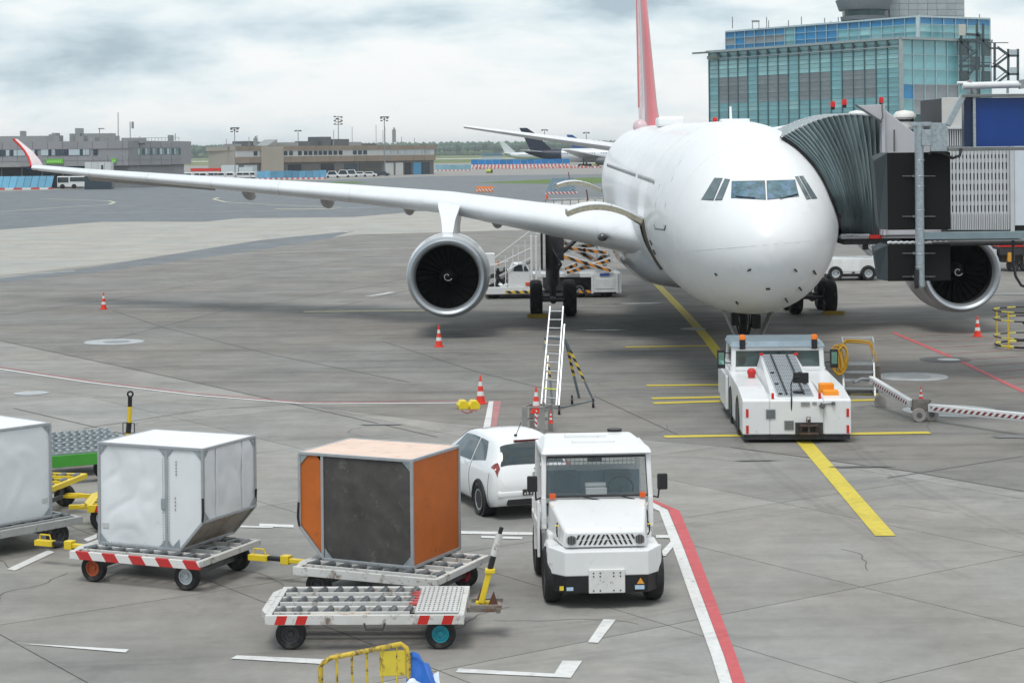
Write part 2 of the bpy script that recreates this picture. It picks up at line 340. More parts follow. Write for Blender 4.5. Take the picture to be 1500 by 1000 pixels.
# ---- painted lines
pw = mat('white_road_paint', (.66, .66, .65), .6, var=.12, vscale=6, dirt_or_sheen=(.33, .32, .31), dirt_or_sheen_amt=.7, dscale=7, dthr=.56, world=True)
py = mat('yellow_road_paint', (.62, .50, .06), .6, var=.12, vscale=6, dirt_or_sheen=(.30, .28, .2), dirt_or_sheen_amt=.7, dscale=5, dthr=.56, world=True)
pr = mat('red_road_paint', (.52, .09, .10), .6, var=.12, vscale=6, dirt_or_sheen=(.30, .24, .23), dirt_or_sheen_amt=.6, dscale=6, dthr=.58, world=True)
pk = mat('faded_red_road_paint', (.45, .17, .17), .6, var=.2, vscale=3, dirt_or_sheen=(.27, .25, .25), dirt_or_sheen_amt=.8, dscale=4, dthr=.5, world=True)
pf = mat('faded_yellow_road_paint', (.42, .37, .20), .6, var=.2, vscale=2, dirt_or_sheen=(.27, .26, .25), dirt_or_sheen_amt=.8, dscale=3, dthr=.5, world=True)
def strip(pts, wd, z):
    P_ = [Vector((p[0], p[1], z)) for p in pts]; q = MB(); l = []; r = []
    for i, p in enumerate(P_):
        t = (P_[min(i+1, len(P_)-1)]-P_[max(i-1, 0)]).normalized(); s = Vector((t.y, -t.x, 0))*wd/2; l.append(p-s); r.append(p+s)
    for i in range(len(P_)-1): q.quad(l[i], r[i], r[i+1], l[i+1])
    return q
def line(name, uv, wd, m, z=.011):
    return structure(name, strip(gp(*uv), wd, z), m)
line('yellow_lead_in_line', [(1297, 785), (1176, 645), (1063, 532), (1036, 496), (1006, 462), (956, 410), (925, 378)], .36, py)
for a, b in [((973, 640), (1362, 634)), ((957, 591), (1056, 588)), ((955, 584), (1056, 582)), ((947, 565), (1056, 564)), ((916, 508.8), (1038, 506.8)), ((1245, 587), (1294, 586)), ((1246, 578), (1290, 578))]:
    line('yellow_stop_line', [a, b], .34, py, .015)
def poly(name, uv, m, z=.011): return sheet(name, gp(*uv), m, z)
# white + red roadway edge lines
poly('white_edge_line', [(952, 734), (978, 747), (1000, 800), (1030, 880), (1060, 960), (1085, 1040), (1066, 1040), (1042, 960), (1013, 880), (985, 800), (966, 749), (940, 737)], pw)
poly('red_edge_line', [(945, 727), (995, 748), (1017, 800), (1048, 880), (1078, 960), (1106, 1040), (1086, 1040), (1060.6, 960), (1030.6, 880), (1000.6, 800), (978.6, 746), (945, 731)], pr)
poly('white_arrow_line', [(961, 784), (985, 784), (985, 788), (961, 788)], pw, .0115)
poly('white_arrow_line', [(986, 790), (990, 797), (975, 815), (964, 814)], pw, .0155)
line('red_edge_line', [(-40, 533), (0, 538), (130, 558), (290, 577), (440, 589.5), (480, 589.8), (672, 588)], .12, pk, .015)
line('white_edge_line', [(-40, 535), (0, 540.5), (130, 560), (290, 579), (440, 591), (480, 591.4), (672, 590)], .16, pw, .011)
poly('white_edge_line', [(716, 588), (723, 588), (719, 622), (715, 640), (705, 640), (711, 612)], pw)
poly('red_edge_line', [(723.6, 588), (734, 588), (728, 622), (722, 645), (716, 640), (719.6, 622)], pk)
for q in [[(32, 943), (46, 943.5), (189, 951.5), (184, 956)], [(338, 965), (347, 960), (480, 966), (475, 973)], [(667, 985), (672, 979.5), (812, 987), (824, 968), (853, 968), (836, 993)], [(861, 941), (884, 907), (902, 908), (876, 942)],
          [(10, 834), (70, 806), (80, 809), (22, 836)], [(380, 767), (430, 769), (430, 773), (380, 771)], [(674, 778), (782, 780), (782, 784), (674, 782)], [(705, 785), (765, 787), (765, 790), (705, 788)], [(352, 770), (400, 771.5), (400, 773.5), (352, 772.5)], [(122, 790), (142, 782), (142, 788), (128, 794)]]:
    poly('white_bay_mark', q, pw, .011)
line('red_stand_line', [(1308, 487), (1400, 526), (1500, 574), (1600, 620)], .17, pr, .011)
for i in range(11):
    u0, v0 = 1322+i*20, 490.5+i*8.9
    q = strip(gp((u0+(i > 0)*4, v0+1.5), (u0+105+i*14, v0-2-i*1.6)), .07, .015); structure('red_hatch_line', q, pk)
for uv, wd in [([(0, 360+40), (60, 401), (110, 397)], .3), ([(480, 338), (512, 340)], .5), ([(340, 372), (520, 366), (700, 361)], .3), ([(350, 366), (640, 362)], .2), ([(540, 434), (560, 431), (575, 428)], .4)]:
    line('faded_white_line', uv, wd, mat('faded_white_road_paint', (.5, .5, .5), .6, var=.2, dirt_or_sheen=(.27, .26, .25), dirt_or_sheen_amt=.6, dscale=1, dthr=.5, world=True), .012)
line('faded_yellow_line', [(445, 457), (520, 456), (640, 455), (610, 455)][:3], .8, pf, .012)
line('faded_yellow_line', [(403, 306), (490, 306)], 1.0, mat('far_yellow_paint', (.6, .55, .3), .6, world=True), .014)
def arc(pts): return pts
line('taxiway_line', [(0, 310), (60, 306), (110, 302.5), (160, 299.5), (168, 296.5), (160, 294.5), (140, 293.5), (60, 291)], .45, mat('pale_taxi_line', (.52, .52, .36), .6, world=True), .014)
line('taxiway_line', [(500, 304), (400, 300), (330, 296), (313, 292), (320, 289.5), (335, 289)], .45, MATS['pale_taxi_line'], .0142)
line('taxiway_line', [(0, 313), (200, 311), (400, 309), (560, 303)], .4, mat('pale_white_line', (.42, .44, .45), .6, world=True), .0145)
for a, b in [((1308+60, 470), (1400, 470))][:0]: pass
# sealed joints out on the stand surface
jm = mat('far_joint_sealant', (.12, .118, .115), .8, var=.2, world=True)
for uv in [[(0, 462), (160, 440), (320, 410), (420, 395), (700, 352)], [(160, 498), (330, 455), (480, 430), (640, 400)], [(470, 455), (600, 425), (700, 408)], [(165, 455), (240, 480), (400, 520), (600, 560)], [(0, 499), (290, 561), (430, 592), (640, 640)],
           [(870, 580), (1000, 640), (1142, 737)][:2], [(1070, 655), (1330, 690), (1500, 720)], [(1280, 500), (1500, 480)], [(560, 500), (700, 545), (800, 570)], [(1300, 700), (1500, 668)], [(20, 598), (150, 628), (240, 650)], [(120, 628), (300, 600), (460, 590)],
           [(900, 470), (1040, 500)], [(400, 340), (560, 322), (700, 312)], [(30, 350), (300, 335), (520, 330)], [(960, 760), (1000, 790)][:0]]:
    if len(uv) > 1: line('sealed_joint', uv, .035, jm, .0095)
# round pit covers and damp patches
def disc(name, c, r, m, z, n=24, ry=None, jag=0.0):
    q = MB(); q.quad(*[Vector((c.x+r*(1+jag*(random.random()-.5))*math.cos(2*math.pi*i/n), c.y+(ry or r)*(1+jag*(random.random()-.5))*math.sin(2*math.pi*i/n), z)) for i in range(n)]); o = q.build(name, m); o['kind'] = 'structure'; return o
damp = mat('damp_concrete', (.13, .13, .13), .3, var=.25, vscale=2, world=True)
pale = mat('pale_repair_concrete', (.42, .44, .45), .5, var=.2, vscale=3, world=True)
for u, v, r in [(167, 501, 1.1), (1392, 602, 1.2), (1335, 552, 1.1), (46, 576, .5), (1385, 527, .8), (1015, 482, .5)]:
    c = G(u, v); disc('concrete_patch', c, r, pale if v != 527 else damp, .0125, jag=.08)
    disc('pit_cover', c+Vector((.1, 0, 0)), r*.45, steel if r > .9 else pale, .0165)
for u, v, r, ry in [(1450, 431, 3, .6), (880, 484, .9, .2), (560, 622, .6, .12), (1260, 684, .7, .1), (1110, 675, .5, .06), (1480, 605, .9, .3), (930, 445, 1.2, .3), (1500, 640, .7, .25)]:
    disc('damp_patch', G(u, v), r, damp, .0175, ry=ry, jag=.5)

tm = mat('tyre_rubber_trace', (.10, .098, .095), .8, var=.4, vscale=3, world=True); tm.node_tree.nodes['Principled BSDF'].inputs['Alpha'].default_value = .06
rt_ = random.Random(11)
for (x0, y0, x1, y1, bend) in [(-9, 31, 8, 38, 1.5), (-9, 33, 9, 40.5, 1.6), (-6, 24, 3, 27, .7), (-6.5, 25.6, 3, 28.8, .7), (5.5, 46, 7.2, 30, .6), (8.0, 46, 9.6, 31, .7), (-12, 44, 12, 58, 3), (-14, 47, 11, 61, 3), (-22, 66, 6, 62, -2), (-22, 68, 6, 64.5, -2), (10, 60, 16, 48, 1.5), (-18, 60, 2, 48, 2), (6, 36, 12, 34, 1.2)]:
    for off in (0, .22):
        pts = []
        for i in range(19):
            t = i/18; x = x0+(x1-x0)*t; y = y0+(y1-y0)*t; d = Vector((y1-y0, x0-x1, 0)).normalized(); p = Vector((x, y, 0))+d*(bend*math.sin(math.pi*t)+off+.05*math.sin(t*9)); pts.append(p)
        structure('tyre_mark', strip(pts, .12+.06*rt_.random(), .0185+.0004*rt_.randint(0, 9)), tm)

ck = mat('hairline_crack', (.10, .095, .09), .9, world=True)
for i in range(26):
    x, y = rt_.uniform(-10, 13), rt_.uniform(24, 60); a = rt_.uniform(0, 3.14); pts = [(x, y)]
    for k in range(rt_.randint(6, 14)):
        a += rt_.uniform(-.5, .5); x += .22*math.cos(a); y += .22*math.sin(a); pts.append((x, y))
    structure('crack', strip([Vector((p[0], p[1], 0)) for p in pts], .012, .0075), ck)
# ================================================================ AIRLINER
YN = 50.8
air = thing('airliner', 'large white twin-engined airliner parked nose-on at the jet bridge, red tail fin', 'airliner', (6.95, YN, 0), -math.atan(.004))
ZC, PITCH = 4.84, .0095
ST = [(0, .03, -.72, -.80), (.06, .30, -.44, -1.08), (.2, .56, -.20, -1.32), (.45, .86, .06, -1.56), (.9, 1.24, .40, -1.84), (1.5, 1.60, .82, -2.10), (2.2, 1.92, 1.30, -2.32), (2.8, 2.14, 1.72, -2.46), (3.5, 2.34, 2.10, -2.58),
      (4.4, 2.54, 2.43, -2.68), (5.6, 2.70, 2.66, -2.76), (7.2, 2.80, 2.79, -2.81), (8.8, 2.82, 2.82, -2.82), (37, 2.82, 2.82, -2.82), (42, 2.72, 2.82, -2.35), (47, 2.35, 2.80, -1.5), (52, 1.7, 2.7, -.4), (56, 1.0, 2.45, .6), (58.4, .35, 2.1, 1.4)]
ST = [(a_, b_*.985, c_, d_*1.045) for a_, b_, c_, d_ in ST]
def interp(y):
    for i in range(len(ST)-1):
        if y <= ST[i+1][0]:
            a, b = ST[i], ST[i+1]; p0 = ST[max(i-1, 0)]; p3 = ST[min(i+2, len(ST)-1)]; t = (y-a[0])/(b[0]-a[0]); o = []
            for k in (1, 2, 3):
                def sl(q0, q1, q2): return (q2[k]-q0[k])/max(q2[0]-q0[0], 1e-6)
                m0 = sl(p0, a, b)*(b[0]-a[0]) if i > 0 else (b[k]-a[k]); m1 = sl(a, b, p3)*(b[0]-a[0])
                if a[k] == b[k]: m0 = m1 = 0
                o.append((2*t**3-3*t*t+1)*a[k]+(t**3-2*t*t+t)*m0+(-2*t**3+3*t*t)*b[k]+(t**3-t*t)*m1)
            return o
    return ST[-1][1:]
def fz(y): return ZC + PITCH*max(0, y-6)
def fpt(y, th, off=0):          # th: 0 = top, +90 deg = port (+x)
    hw, zt, zb = interp(y); zc = (zt+zb)/2; hh = (zt-zb)/2
    return Vector(((hw+off)*math.sin(th), y, fz(y)+zc+(hh+off)*math.cos(th)))
ys = [0, .03, .06, .12, .2, .32, .45, .65] + [.9+.3*i for i in range(28)] + [9.6, 9.8] + [10+.45*i for i in range(7)] + [12.9, 14, 16, 19, 22, 26, 30, 34, 37, 39, 42, 44.5, 47, 49.5, 52, 54, 56, 57.5, 58.4]
ys = sorted(set(round(y, 3) for y in ys)); NR = 72
rings = [[fpt(y, 2*math.pi*k/NR) for k in range(NR)] for y in ys]
CY0, CY1 = 9.8, 12.7
def skip(i, k):                 # forward cargo opening, starboard side
    th = 360*(k+.5)/NR
    return ys[i] >= CY0-.01 and ys[i+1] <= CY1+.1 and 360-128 < th < 360-96
fb = MB(); fb.loft(rings, skip=skip)
fus = fb.build('fuselage', jet_white, air, smooth=40)
bvh = BVHTree.FromPolygons([tuple(p) for r in rings for p in r], [(i*NR+k, i*NR+(k+1) % NR, (i+1)*NR+(k+1) % NR, (i+1)*NR+k) for i in range(len(ys)-1) for k in range(NR)])
AW = Matrix.Translation((6.95, YN, 0)) @ Matrix.Rotation(-math.atan(.004), 4, 'Z'); AI = AW.inverted()
def onhull(u, v, off=.012):
    o = AI @ Vector((0, 0, H)); d = (AI @ P(u, v, 60)) - o; hit, nrm, _, _ = bvh.ray_cast(o, d.normalized())
    if hit is None: return None
    return hit + nrm*off*(1 if nrm.dot(d) < 0 else -1)
ck_glass = mat('cockpit_glass', (.07, .16, .19), .06, var=.6, vscale=5, coat=1, dirt_or_sheen=(.14, .22, .38), dirt_or_sheen_amt=.8, dscale=4, dthr=.48)  # blue patches and tint paint a sky reflection into the pane colour
ck_side = mat('cockpit_side_glass', (.12, .16, .17), .08, var=.2, coat=1)
def patch(q, n=5, off=.012):
    a, b, c, d = [Vector(p) for p in q]; mb = MB(); g = []
    for i in range(n+1):
        for j in range(n+1):
            s, t = i/n, j/n; p = (a*(1-s)+b*s)*(1-t)+(d*(1-s)+c*s)*t; h = onhull(p.x, p.y, off)
            g.append(h)
    if any(h is None for h in g): return None
    mb.add(g, [(i*(n+1)+j, i*(n+1)+j+1, (i+1)*(n+1)+j+1, (i+1)*(n+1)+j) for i in range(n) for j in range(n)]); return mb
def grow(q, m_):
    c = sum((Vector(p) for p in q), Vector((0, 0)))/4; return [tuple(Vector(p)+(Vector(p)-c).normalized()*m_) for p in q]
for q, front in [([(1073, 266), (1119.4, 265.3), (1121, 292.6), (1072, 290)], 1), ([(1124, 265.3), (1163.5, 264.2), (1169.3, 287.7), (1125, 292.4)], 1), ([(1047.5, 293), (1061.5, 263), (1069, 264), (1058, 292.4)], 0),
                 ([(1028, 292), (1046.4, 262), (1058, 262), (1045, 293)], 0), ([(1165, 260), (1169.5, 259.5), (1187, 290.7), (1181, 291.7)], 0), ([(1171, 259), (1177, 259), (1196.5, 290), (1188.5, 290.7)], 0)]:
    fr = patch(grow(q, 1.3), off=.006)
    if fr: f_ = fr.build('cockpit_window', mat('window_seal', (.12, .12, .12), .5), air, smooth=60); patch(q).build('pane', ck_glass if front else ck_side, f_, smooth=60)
def hullline(name, uv, wd=.02, m=black, off=.008, parent=air):
    pts = [onhull(u, v, off) for u, v in uv]; pts = [p for p in pts if p is not None]
    if len(pts) < 2: return
    mb = MB(); mb.tube(pts, wd/2, 5); return mb.build(name, m, parent)
seam = mat('panel_seam', (.40, .41, .42), .6)
for uv in [[(998, 235), (985, 262), (975, 300), (972, 333)], [(967, 270), (960, 300), (960, 332)]]: hullline('door_seam', uv, .018, seam)
hullline('door_sill_guard', [(959, 329), (960, 335), (974, 336.5), (975.5, 330)], .05, dgrey)
hullline('fuselage_seam', [(960+i*16, 372-abs(8-i)*.1-i*1.3) for i in range(16)], .008, mat('pale_seam', (.66, .67, .68), .5))
for i in range(12): pass
for u, v, du, dv in [(1096, 396, 4, -2), (1163, 394, 3, 3), (1122, 422, 6, 0), (1048, 400, 3, 3), (953, 352, 3, 6), (958, 366, 3, 6), (1170, 420, 3, 4), (1150, 436, 3, 5), (1079, 441, 2, 3), (1191, 396, 3, 5)]:
    hullline('probe', [(u, v), (u+du, v+dv)], .05, black, .03)
for uv in [[(1106, 291), (1085, 289.5), (1078, 288)], [(1142, 292), (1158, 288), (1168, 285)]]: hullline('wiper', uv, .03, black, .03)
# radome joint ring
rj = MB(); rj.tube([fpt(9.3, 2*math.pi*k/48, .002) for k in range(48)], .006, 4, closed=True); rj.build('fuselage_seam', mat('pale_seam', (.62, .63, .64), .5), air)
for yy_ in (3.6, 6.6, 13.4, 17.5, 23, 30, 38):
    rj = MB(); rj.tube([fpt(yy_, 2*math.pi*k/60, .0) for k in range(60)], .006, 4, closed=True); rj.build('fuselage_seam', MATS['pale_seam'], air)
# cabin windows, both sides
cw = MB(); cw.sphere((0, 0, 0), .5, 10, 6); cwm = mat('cabin_window_glass', (.05, .06, .07), .15)
first = None
for side in (-1, 1):
    for i in range(58):
        y = 7.6+i*.533
        if 15.5 < y < 16.6 or (side == 1 and y < 12): continue
        th = side*R(70); p = fpt(y, th)
        if first is None: first = cw.build('cabin_window', cwm, air, smooth=80); o = first
        else: o = bpy.data.objects.new('cabin_window', first.data); COL.objects.link(o); o.parent = air
        o.location = p; o.scale = (.02, .2, .30)
# cargo hold behind the opening and the raised door
ch = MB(); ch.cur = 0
ch.box(-1.2, -1.15, CY0, CY1, fz(10)-1.75, fz(10)-.2); pq = [(-1.2, fz(10)-.25), (-2.74, fz(10)-.3), (-2.6, fz(10)-1.0), (-2.12, fz(10)-1.74), (-1.2, fz(10)-1.75)]; ch.prism(pq, 'xz', CY0-.02, CY0); ch.prism(pq, 'xz', CY1, CY1+.02); ch.box(-2.1, -1.2, CY0, CY1, fz(10)-1.78, fz(10)-1.75)
ch.build('cargo_hold', mat('cargo_lining', (.12, .11, .09), .7, var=.3), air)
rim = MB(); rim.tube([fpt(CY0, -R(a), .02) for a in range(96, 130, 4)], .07, 6); rim.build('cargo_door_frame', mat('cargo_frame', (.09, .08, .06), .6, var=.3), air, smooth=60)
doorin = mat('cargo_door_lining', (.40, .38, .29), .6, var=.2, vscale=10, dirt_or_sheen=(.1, .09, .07), dirt_or_sheen_amt=.6, dscale=12)
def cargo_door(y0, y1, outw, lift, zh):
    hp = fpt(y0, -R(96)); n = 14; o = MB(); i_ = MB(); top = []; bot = []
    for k in range(n+1):
        t = k/n; x = hp.x-.05-outw*t; z = hp.z+zh+lift*math.sin(math.pi*(t*.62+.12))-lift*math.sin(math.pi*.12)
        top.append((x, z)); bot.append((x, z-.17))
    for y in ():
        pass
    o.prism([(x, z+.03) for x, z in top]+[(x, z) for x, z in reversed(top)], 'xz', y0, y1)
    i_.prism(list(top)+list(reversed(bot)), 'xz', y0+.01, y0+.12); i_.prism(list(top)+list(reversed(bot)), 'xz', y1-.12, y1-.01)
    for k in range(0, n+1, 2): i_.box(top[k][0]-.03, top[k][0]+.03, y0+.12, y1-.12, bot[k][1], bot[k][1]+.17)
    d = o.build('cargo_door', jet_white, air, smooth=30); i_.build('door_lining', doorin, d)
    q = MB()
    for yy in (y0+.3, y1-.3): q.cyl((hp.x-.05, yy, hp.z-.1), (hp.x-outw*.45, yy, hp.z+zh+lift*.6), .035, n=8)
    q.build('door_actuator', steel, air)
    q = MB(); q.tube([(hp.x-outw*.75, y0+.2, hp.z+zh+lift*.8), (hp.x-outw*.77, y0+.2, hp.z+zh+lift*.8+.35)], .02, 6)
    q.build('door_strap', mat('dark_red_strap', (.16, .02, .02), .6), d)
cargo_door(9.8, 12.7, 2.35, .75, .1)
cargo_door(41.5, 44.2, 2.1, .6, -.1)

# wings -------------------------------------------------------------
WS = [(1.8, 15.8, 11.2, 3.55, .135, .03), (2.9, 16.8, 10.6, 3.75, .135, .03), (6.0, 19.4, 8.9, 4.25, .125, .028), (9.4, 22.0, 7.4, 4.78, .115, .025), (14, 25.3, 6.1, 5.17, .11, .02), (20, 29.6, 4.4, 5.60, .105, .015), (26, 33.8, 3.0, 6.03, .10, .01), (28.8, 35.7, 2.3, 6.28, .095, .01)]
def wsec(d):
    for i in range(len(WS)-1):
        if d <= WS[i+1][0]+1e-6:
            a, b = WS[i], WS[i+1]; t = (d-a[0])/(b[0]-a[0]); return [a[k]+(b[k]-a[k])*t for k in range(6)]
    return WS[-1]
def foil(ts, tt):
    o = []
    for x in ts: o.append((x, tt*5*(.2969*math.sqrt(x)-.126*x-.3516*x*x+.2843*x**3-.1036*x**4)))
    return o
XS = [0, .006, .02, .05, .1, .17, .27, .4, .55, .7, .85, 1.0]
def wring(d, s, xs=XS, off=0.0):
    _, yl, c, z0, tt, tw = wsec(d); up = foil(xs, tt*1.05); pts = []
    for x, t in up: pts.append((x, t*1.05+.012*math.sin(math.pi*x)))
    lo = [(x, -t*.95+.012*math.sin(math.pi*x)) for x, t in reversed(up[1:])]
    def mk(x, z, k):
        return Vector((s*d, yl+x*c-off*(1-min(1, x/.02)), z0+z*c - x*c*tw + k*off))
    return [mk(x, z, 1) for x, z in pts] + [mk(x, z, -1) for x, z in lo]
def wing(s):
    mb = MB(); mb.loft([wring(d, s) for d in [1.8, 2.9, 4.5, 6, 7.7, 9.4, 11.7, 14, 17, 20, 23, 26, 28.8]])
    o = mb.build('wing', wing_grey, air, smooth=50)
    brk = [(3.9, 8.1), (10.4, 13.4), (13.45, 16.5), (16.55, 19.6), (19.65, 22.7), (22.75, 25.7), (25.75, 28.5)]
    for a, b in brk:
        q = MB(); xs = [0, .004, .012, .03, .06, .1, .15]
        rr = []
        for d in (a, (a+b)/2, b):
            w_ = wring(d, s, xs, .02); rr.append(w_)
        q.loft(rr); q.build('slat', wing_grey, o, smooth=50)
    # winglet
    q = MB(); rr = []
    for t in [0, .12, .3, .6, 1]:
        x = 28.8+.35*t+1.05*t*t*.9; z = 6.28+1.33*t**1.15; yl = 35.7+1.9*t; c = 2.3-1.55*t; th = .1*(1-.3*t)
        r_ = []
        for xx, tt in foil([0, .02, .1, .3, .6, 1], .10): r_.append(Vector((s*(x+tt*c*.9*min(1, t*4)), yl+xx*c, z+tt*c*(1-min(1, t*4)))))
        for xx, tt in reversed(foil([0, .02, .1, .3, .6, 1], .10)[1:]): r_.append(Vector((s*(x-tt*c*.9*min(1, t*4)), yl+xx*c, z-tt*c*(1-min(1, t*4)))))
        rr.append(r_)
    q.loft(rr); wl = q.build('winglet', mat('winglet_pink_white', (.75, .62, .62), .3, var=.08), o, smooth=60)
    q = MB(); q.tube([(s*(28.8+.35*t+.95*t*t+.02), 35.66+1.9*t, 6.3+1.33*t**1.15) for t in [.05, .2, .4, .6, .8, .98]], .055, 6); q.build('leading_edge', red, wl, smooth=60)
    # flap track fairings
    for d, ln_, r0 in [(7.6, 4.0, .34), (11.3, 3.6, .30), (14.9, 3.6, .36), (18.5, 3.2, .30)]:
        _, yl, c, z0, tt, tw = wsec(d); q = MB(); rr = []
        for t in [0, .05, .15, .35, .6, .85, 1]:
            rad = r0*math.sin(math.pi*min(.98, t*.8+.12))**.7; y = yl+c*.55+ln_*t; z = z0-c*.58*tw-.25-.25*t
            rr.append([Vector((s*d+rad*.75*math.cos(a_*math.pi/6), y, z+rad*math.sin(a_*math.pi/6))) for a_ in range(12)])
        q.loft(rr); q.build('flap_track_fairing', mat('fairing_grey', (.45, .45, .45), .4, var=.1), o, smooth=60)
    q = MB(); rr = []
    for d in (20.2, 26.5):
        _, yl, c, z0, tt, tw = wsec(d); y0 = yl+c*.80; rr.append([Vector((s*d, y0, z0-.03)), Vector((s*d, y0+.95, z0-.38)), Vector((s*d, y0+.93, z0-.42)), Vector((s*d, y0, z0-.14))])
    q.loft(rr); q.build('aileron', wing_dark, o)
    # landing light
    q = MB(); p = Vector((s*3.75, 17.32, 3.72)); q.sphere(p, .19, 14, 8, .8); q.build('landing_light', mat('light_glass', (.05, .05, .055), .1, coat=1), o, smooth=60)
    return o
wing(-1); wing(1)
# belly / wing root fairing
bf = MB(); rr = []
for y, hw, hh in [(14.2, .6, .4), (15.2, 1.7, 1.0), (17, 2.5, 1.35), (20, 2.95, 1.55), (26, 3.05, 1.6), (31, 2.7, 1.35), (34.5, 1.6, .8), (36, .5, .3)]:
    zc = fz(y)-1.75; rr.append([Vector((hw*math.copysign(abs(math.cos(a*math.pi/14))**.75, math.cos(a*math.pi/14)), y, zc+hh*math.copysign(abs(math.sin(a*math.pi/14))**.8, math.sin(a*math.pi/14)))) for a in range(28)])
bf.loft(rr); bf.build('belly_fairing', mat('belly_grey_paint', (.50, .52, .54), .18, var=.06, coat=.5), air, smooth=60)
# horizontal stabilisers, fin
for s in (-1, 1):
    q = MB(); rr = []
    for d, yl, c, z, tt in [(.6, 50.2, 5.4, fz(52)+1.55, .1), (9.75, 56.2, 2.0, 8.22, .09)]:
        up = foil([0, .02, .08, .2, .45, .7, 1], tt); rr.append([Vector((s*d, yl+x*c, z+t*c)) for x, t in up]+[Vector((s*d, yl+x*c, z-t*c)) for x, t in reversed(up[1:])])
    q.loft(rr); q.build('tailplane', wing_grey, air, smooth=60)
def finring(z, yl, c, tt):
    up = foil([0, .02, .08, .2, .45, .7, 1], tt); return [Vector((t*c, yl+x*c, z)) for x, t in up]+[Vector((-t*c, yl+x*c, z)) for x, t in reversed(up[1:])]
finred = mat('tail_red_paint', (.60, .09, .09), .35, var=.06, coat=.3)
q = MB(); q.loft([finring(7.7, 42.4, 8.8, .10), finring(9, 44.3, 7.0, .095), finring(12.5, 47.6, 5.4, .09), finring(16.9, 51.7, 3.6, .08)])
q.mi = [({0: 0, 1: 0, 2: 0, 3: 1, 4: 1, 5: 2, 6: 2, 7: 2, 8: 1, 9: 1, 10: 0, 11: 0, 12: 0}[i % 13] if i < 39 else 1) for i in range(len(q.f))]
fin = q.build('tail_fin', [mat('fin_dusty_red_paint', (.56, .15, .16), .35, var=.06, vscale=.5, coat=.3), mat('fin_pale_grey_paint', (.60, .64, .66), .3, var=.08, coat=.3), mat('fin_deep_red_paint', (.50, .04, .06), .35)], air, smooth=60)
q = MB(); q.loft([[Vector((sx*.30, y0, z)), Vector((sx*.30, y0, z)), Vector((-sx*.30, y0+.01, z)), Vector((-sx*.30, y0+.01, z))] for sx, y0, z in ()] or [finring(8.3, 51.3, 2.6, .16), finring(16.6, 55.1, 1.6, .16)]); q.build('rudder', mat('rudder_pinkish_white', (.74, .58, .58), .3, coat=.3), fin, smooth=60)
q = MB()
for z0, z1 in ((9.0, 16.5),):
    q.loft([[Vector((-.47+.02, 47.8+.0, z0)), Vector((-.47+.02, 49.0, z0)), Vector((-.45+.02, 49.0, z0)), Vector((-.45+.02, 47.8, z0))], [Vector((-.22, 53, z1)), Vector((-.22, 53.7, z1)), Vector((-.20, 53.7, z1)), Vector((-.20, 53, z1))]])
q.build('tail_stripe', mat('deep_red_stripe', (.62, .02, .03), .35), fin)
q = MB(); q.sphere((-.75, 42.6, fz(43)+2.75), .36, 14, 8); q.build('satcom_dome', mat('pink_dome', (.66, .50, .52), .3), air, smooth=60)
q = MB(); q.box(-.95, .15, 28, 29.6, fz(28)+2.70, fz(28)+3.12); q.build('antenna_fairing', jet_white, air, bevel=.12)
q = MB(); q.prism([(9.5, 7.6), (9.8, 7.6), (9.75, 8.15), (9.68, 8.15)], 'yz', -.03, .03); q.build('blade_antenna', jet_white, air)
q = MB(); q.bx((0, 8.6, 7.68), (.9, .5, .12)); q.build('antenna_base', jet_white, air, bevel=.04)
q = MB(); q.sphere((0, 14.5, fz(14)+2.9), .09, 10, 6); q.build('anti_collision_light', red_lens, air)

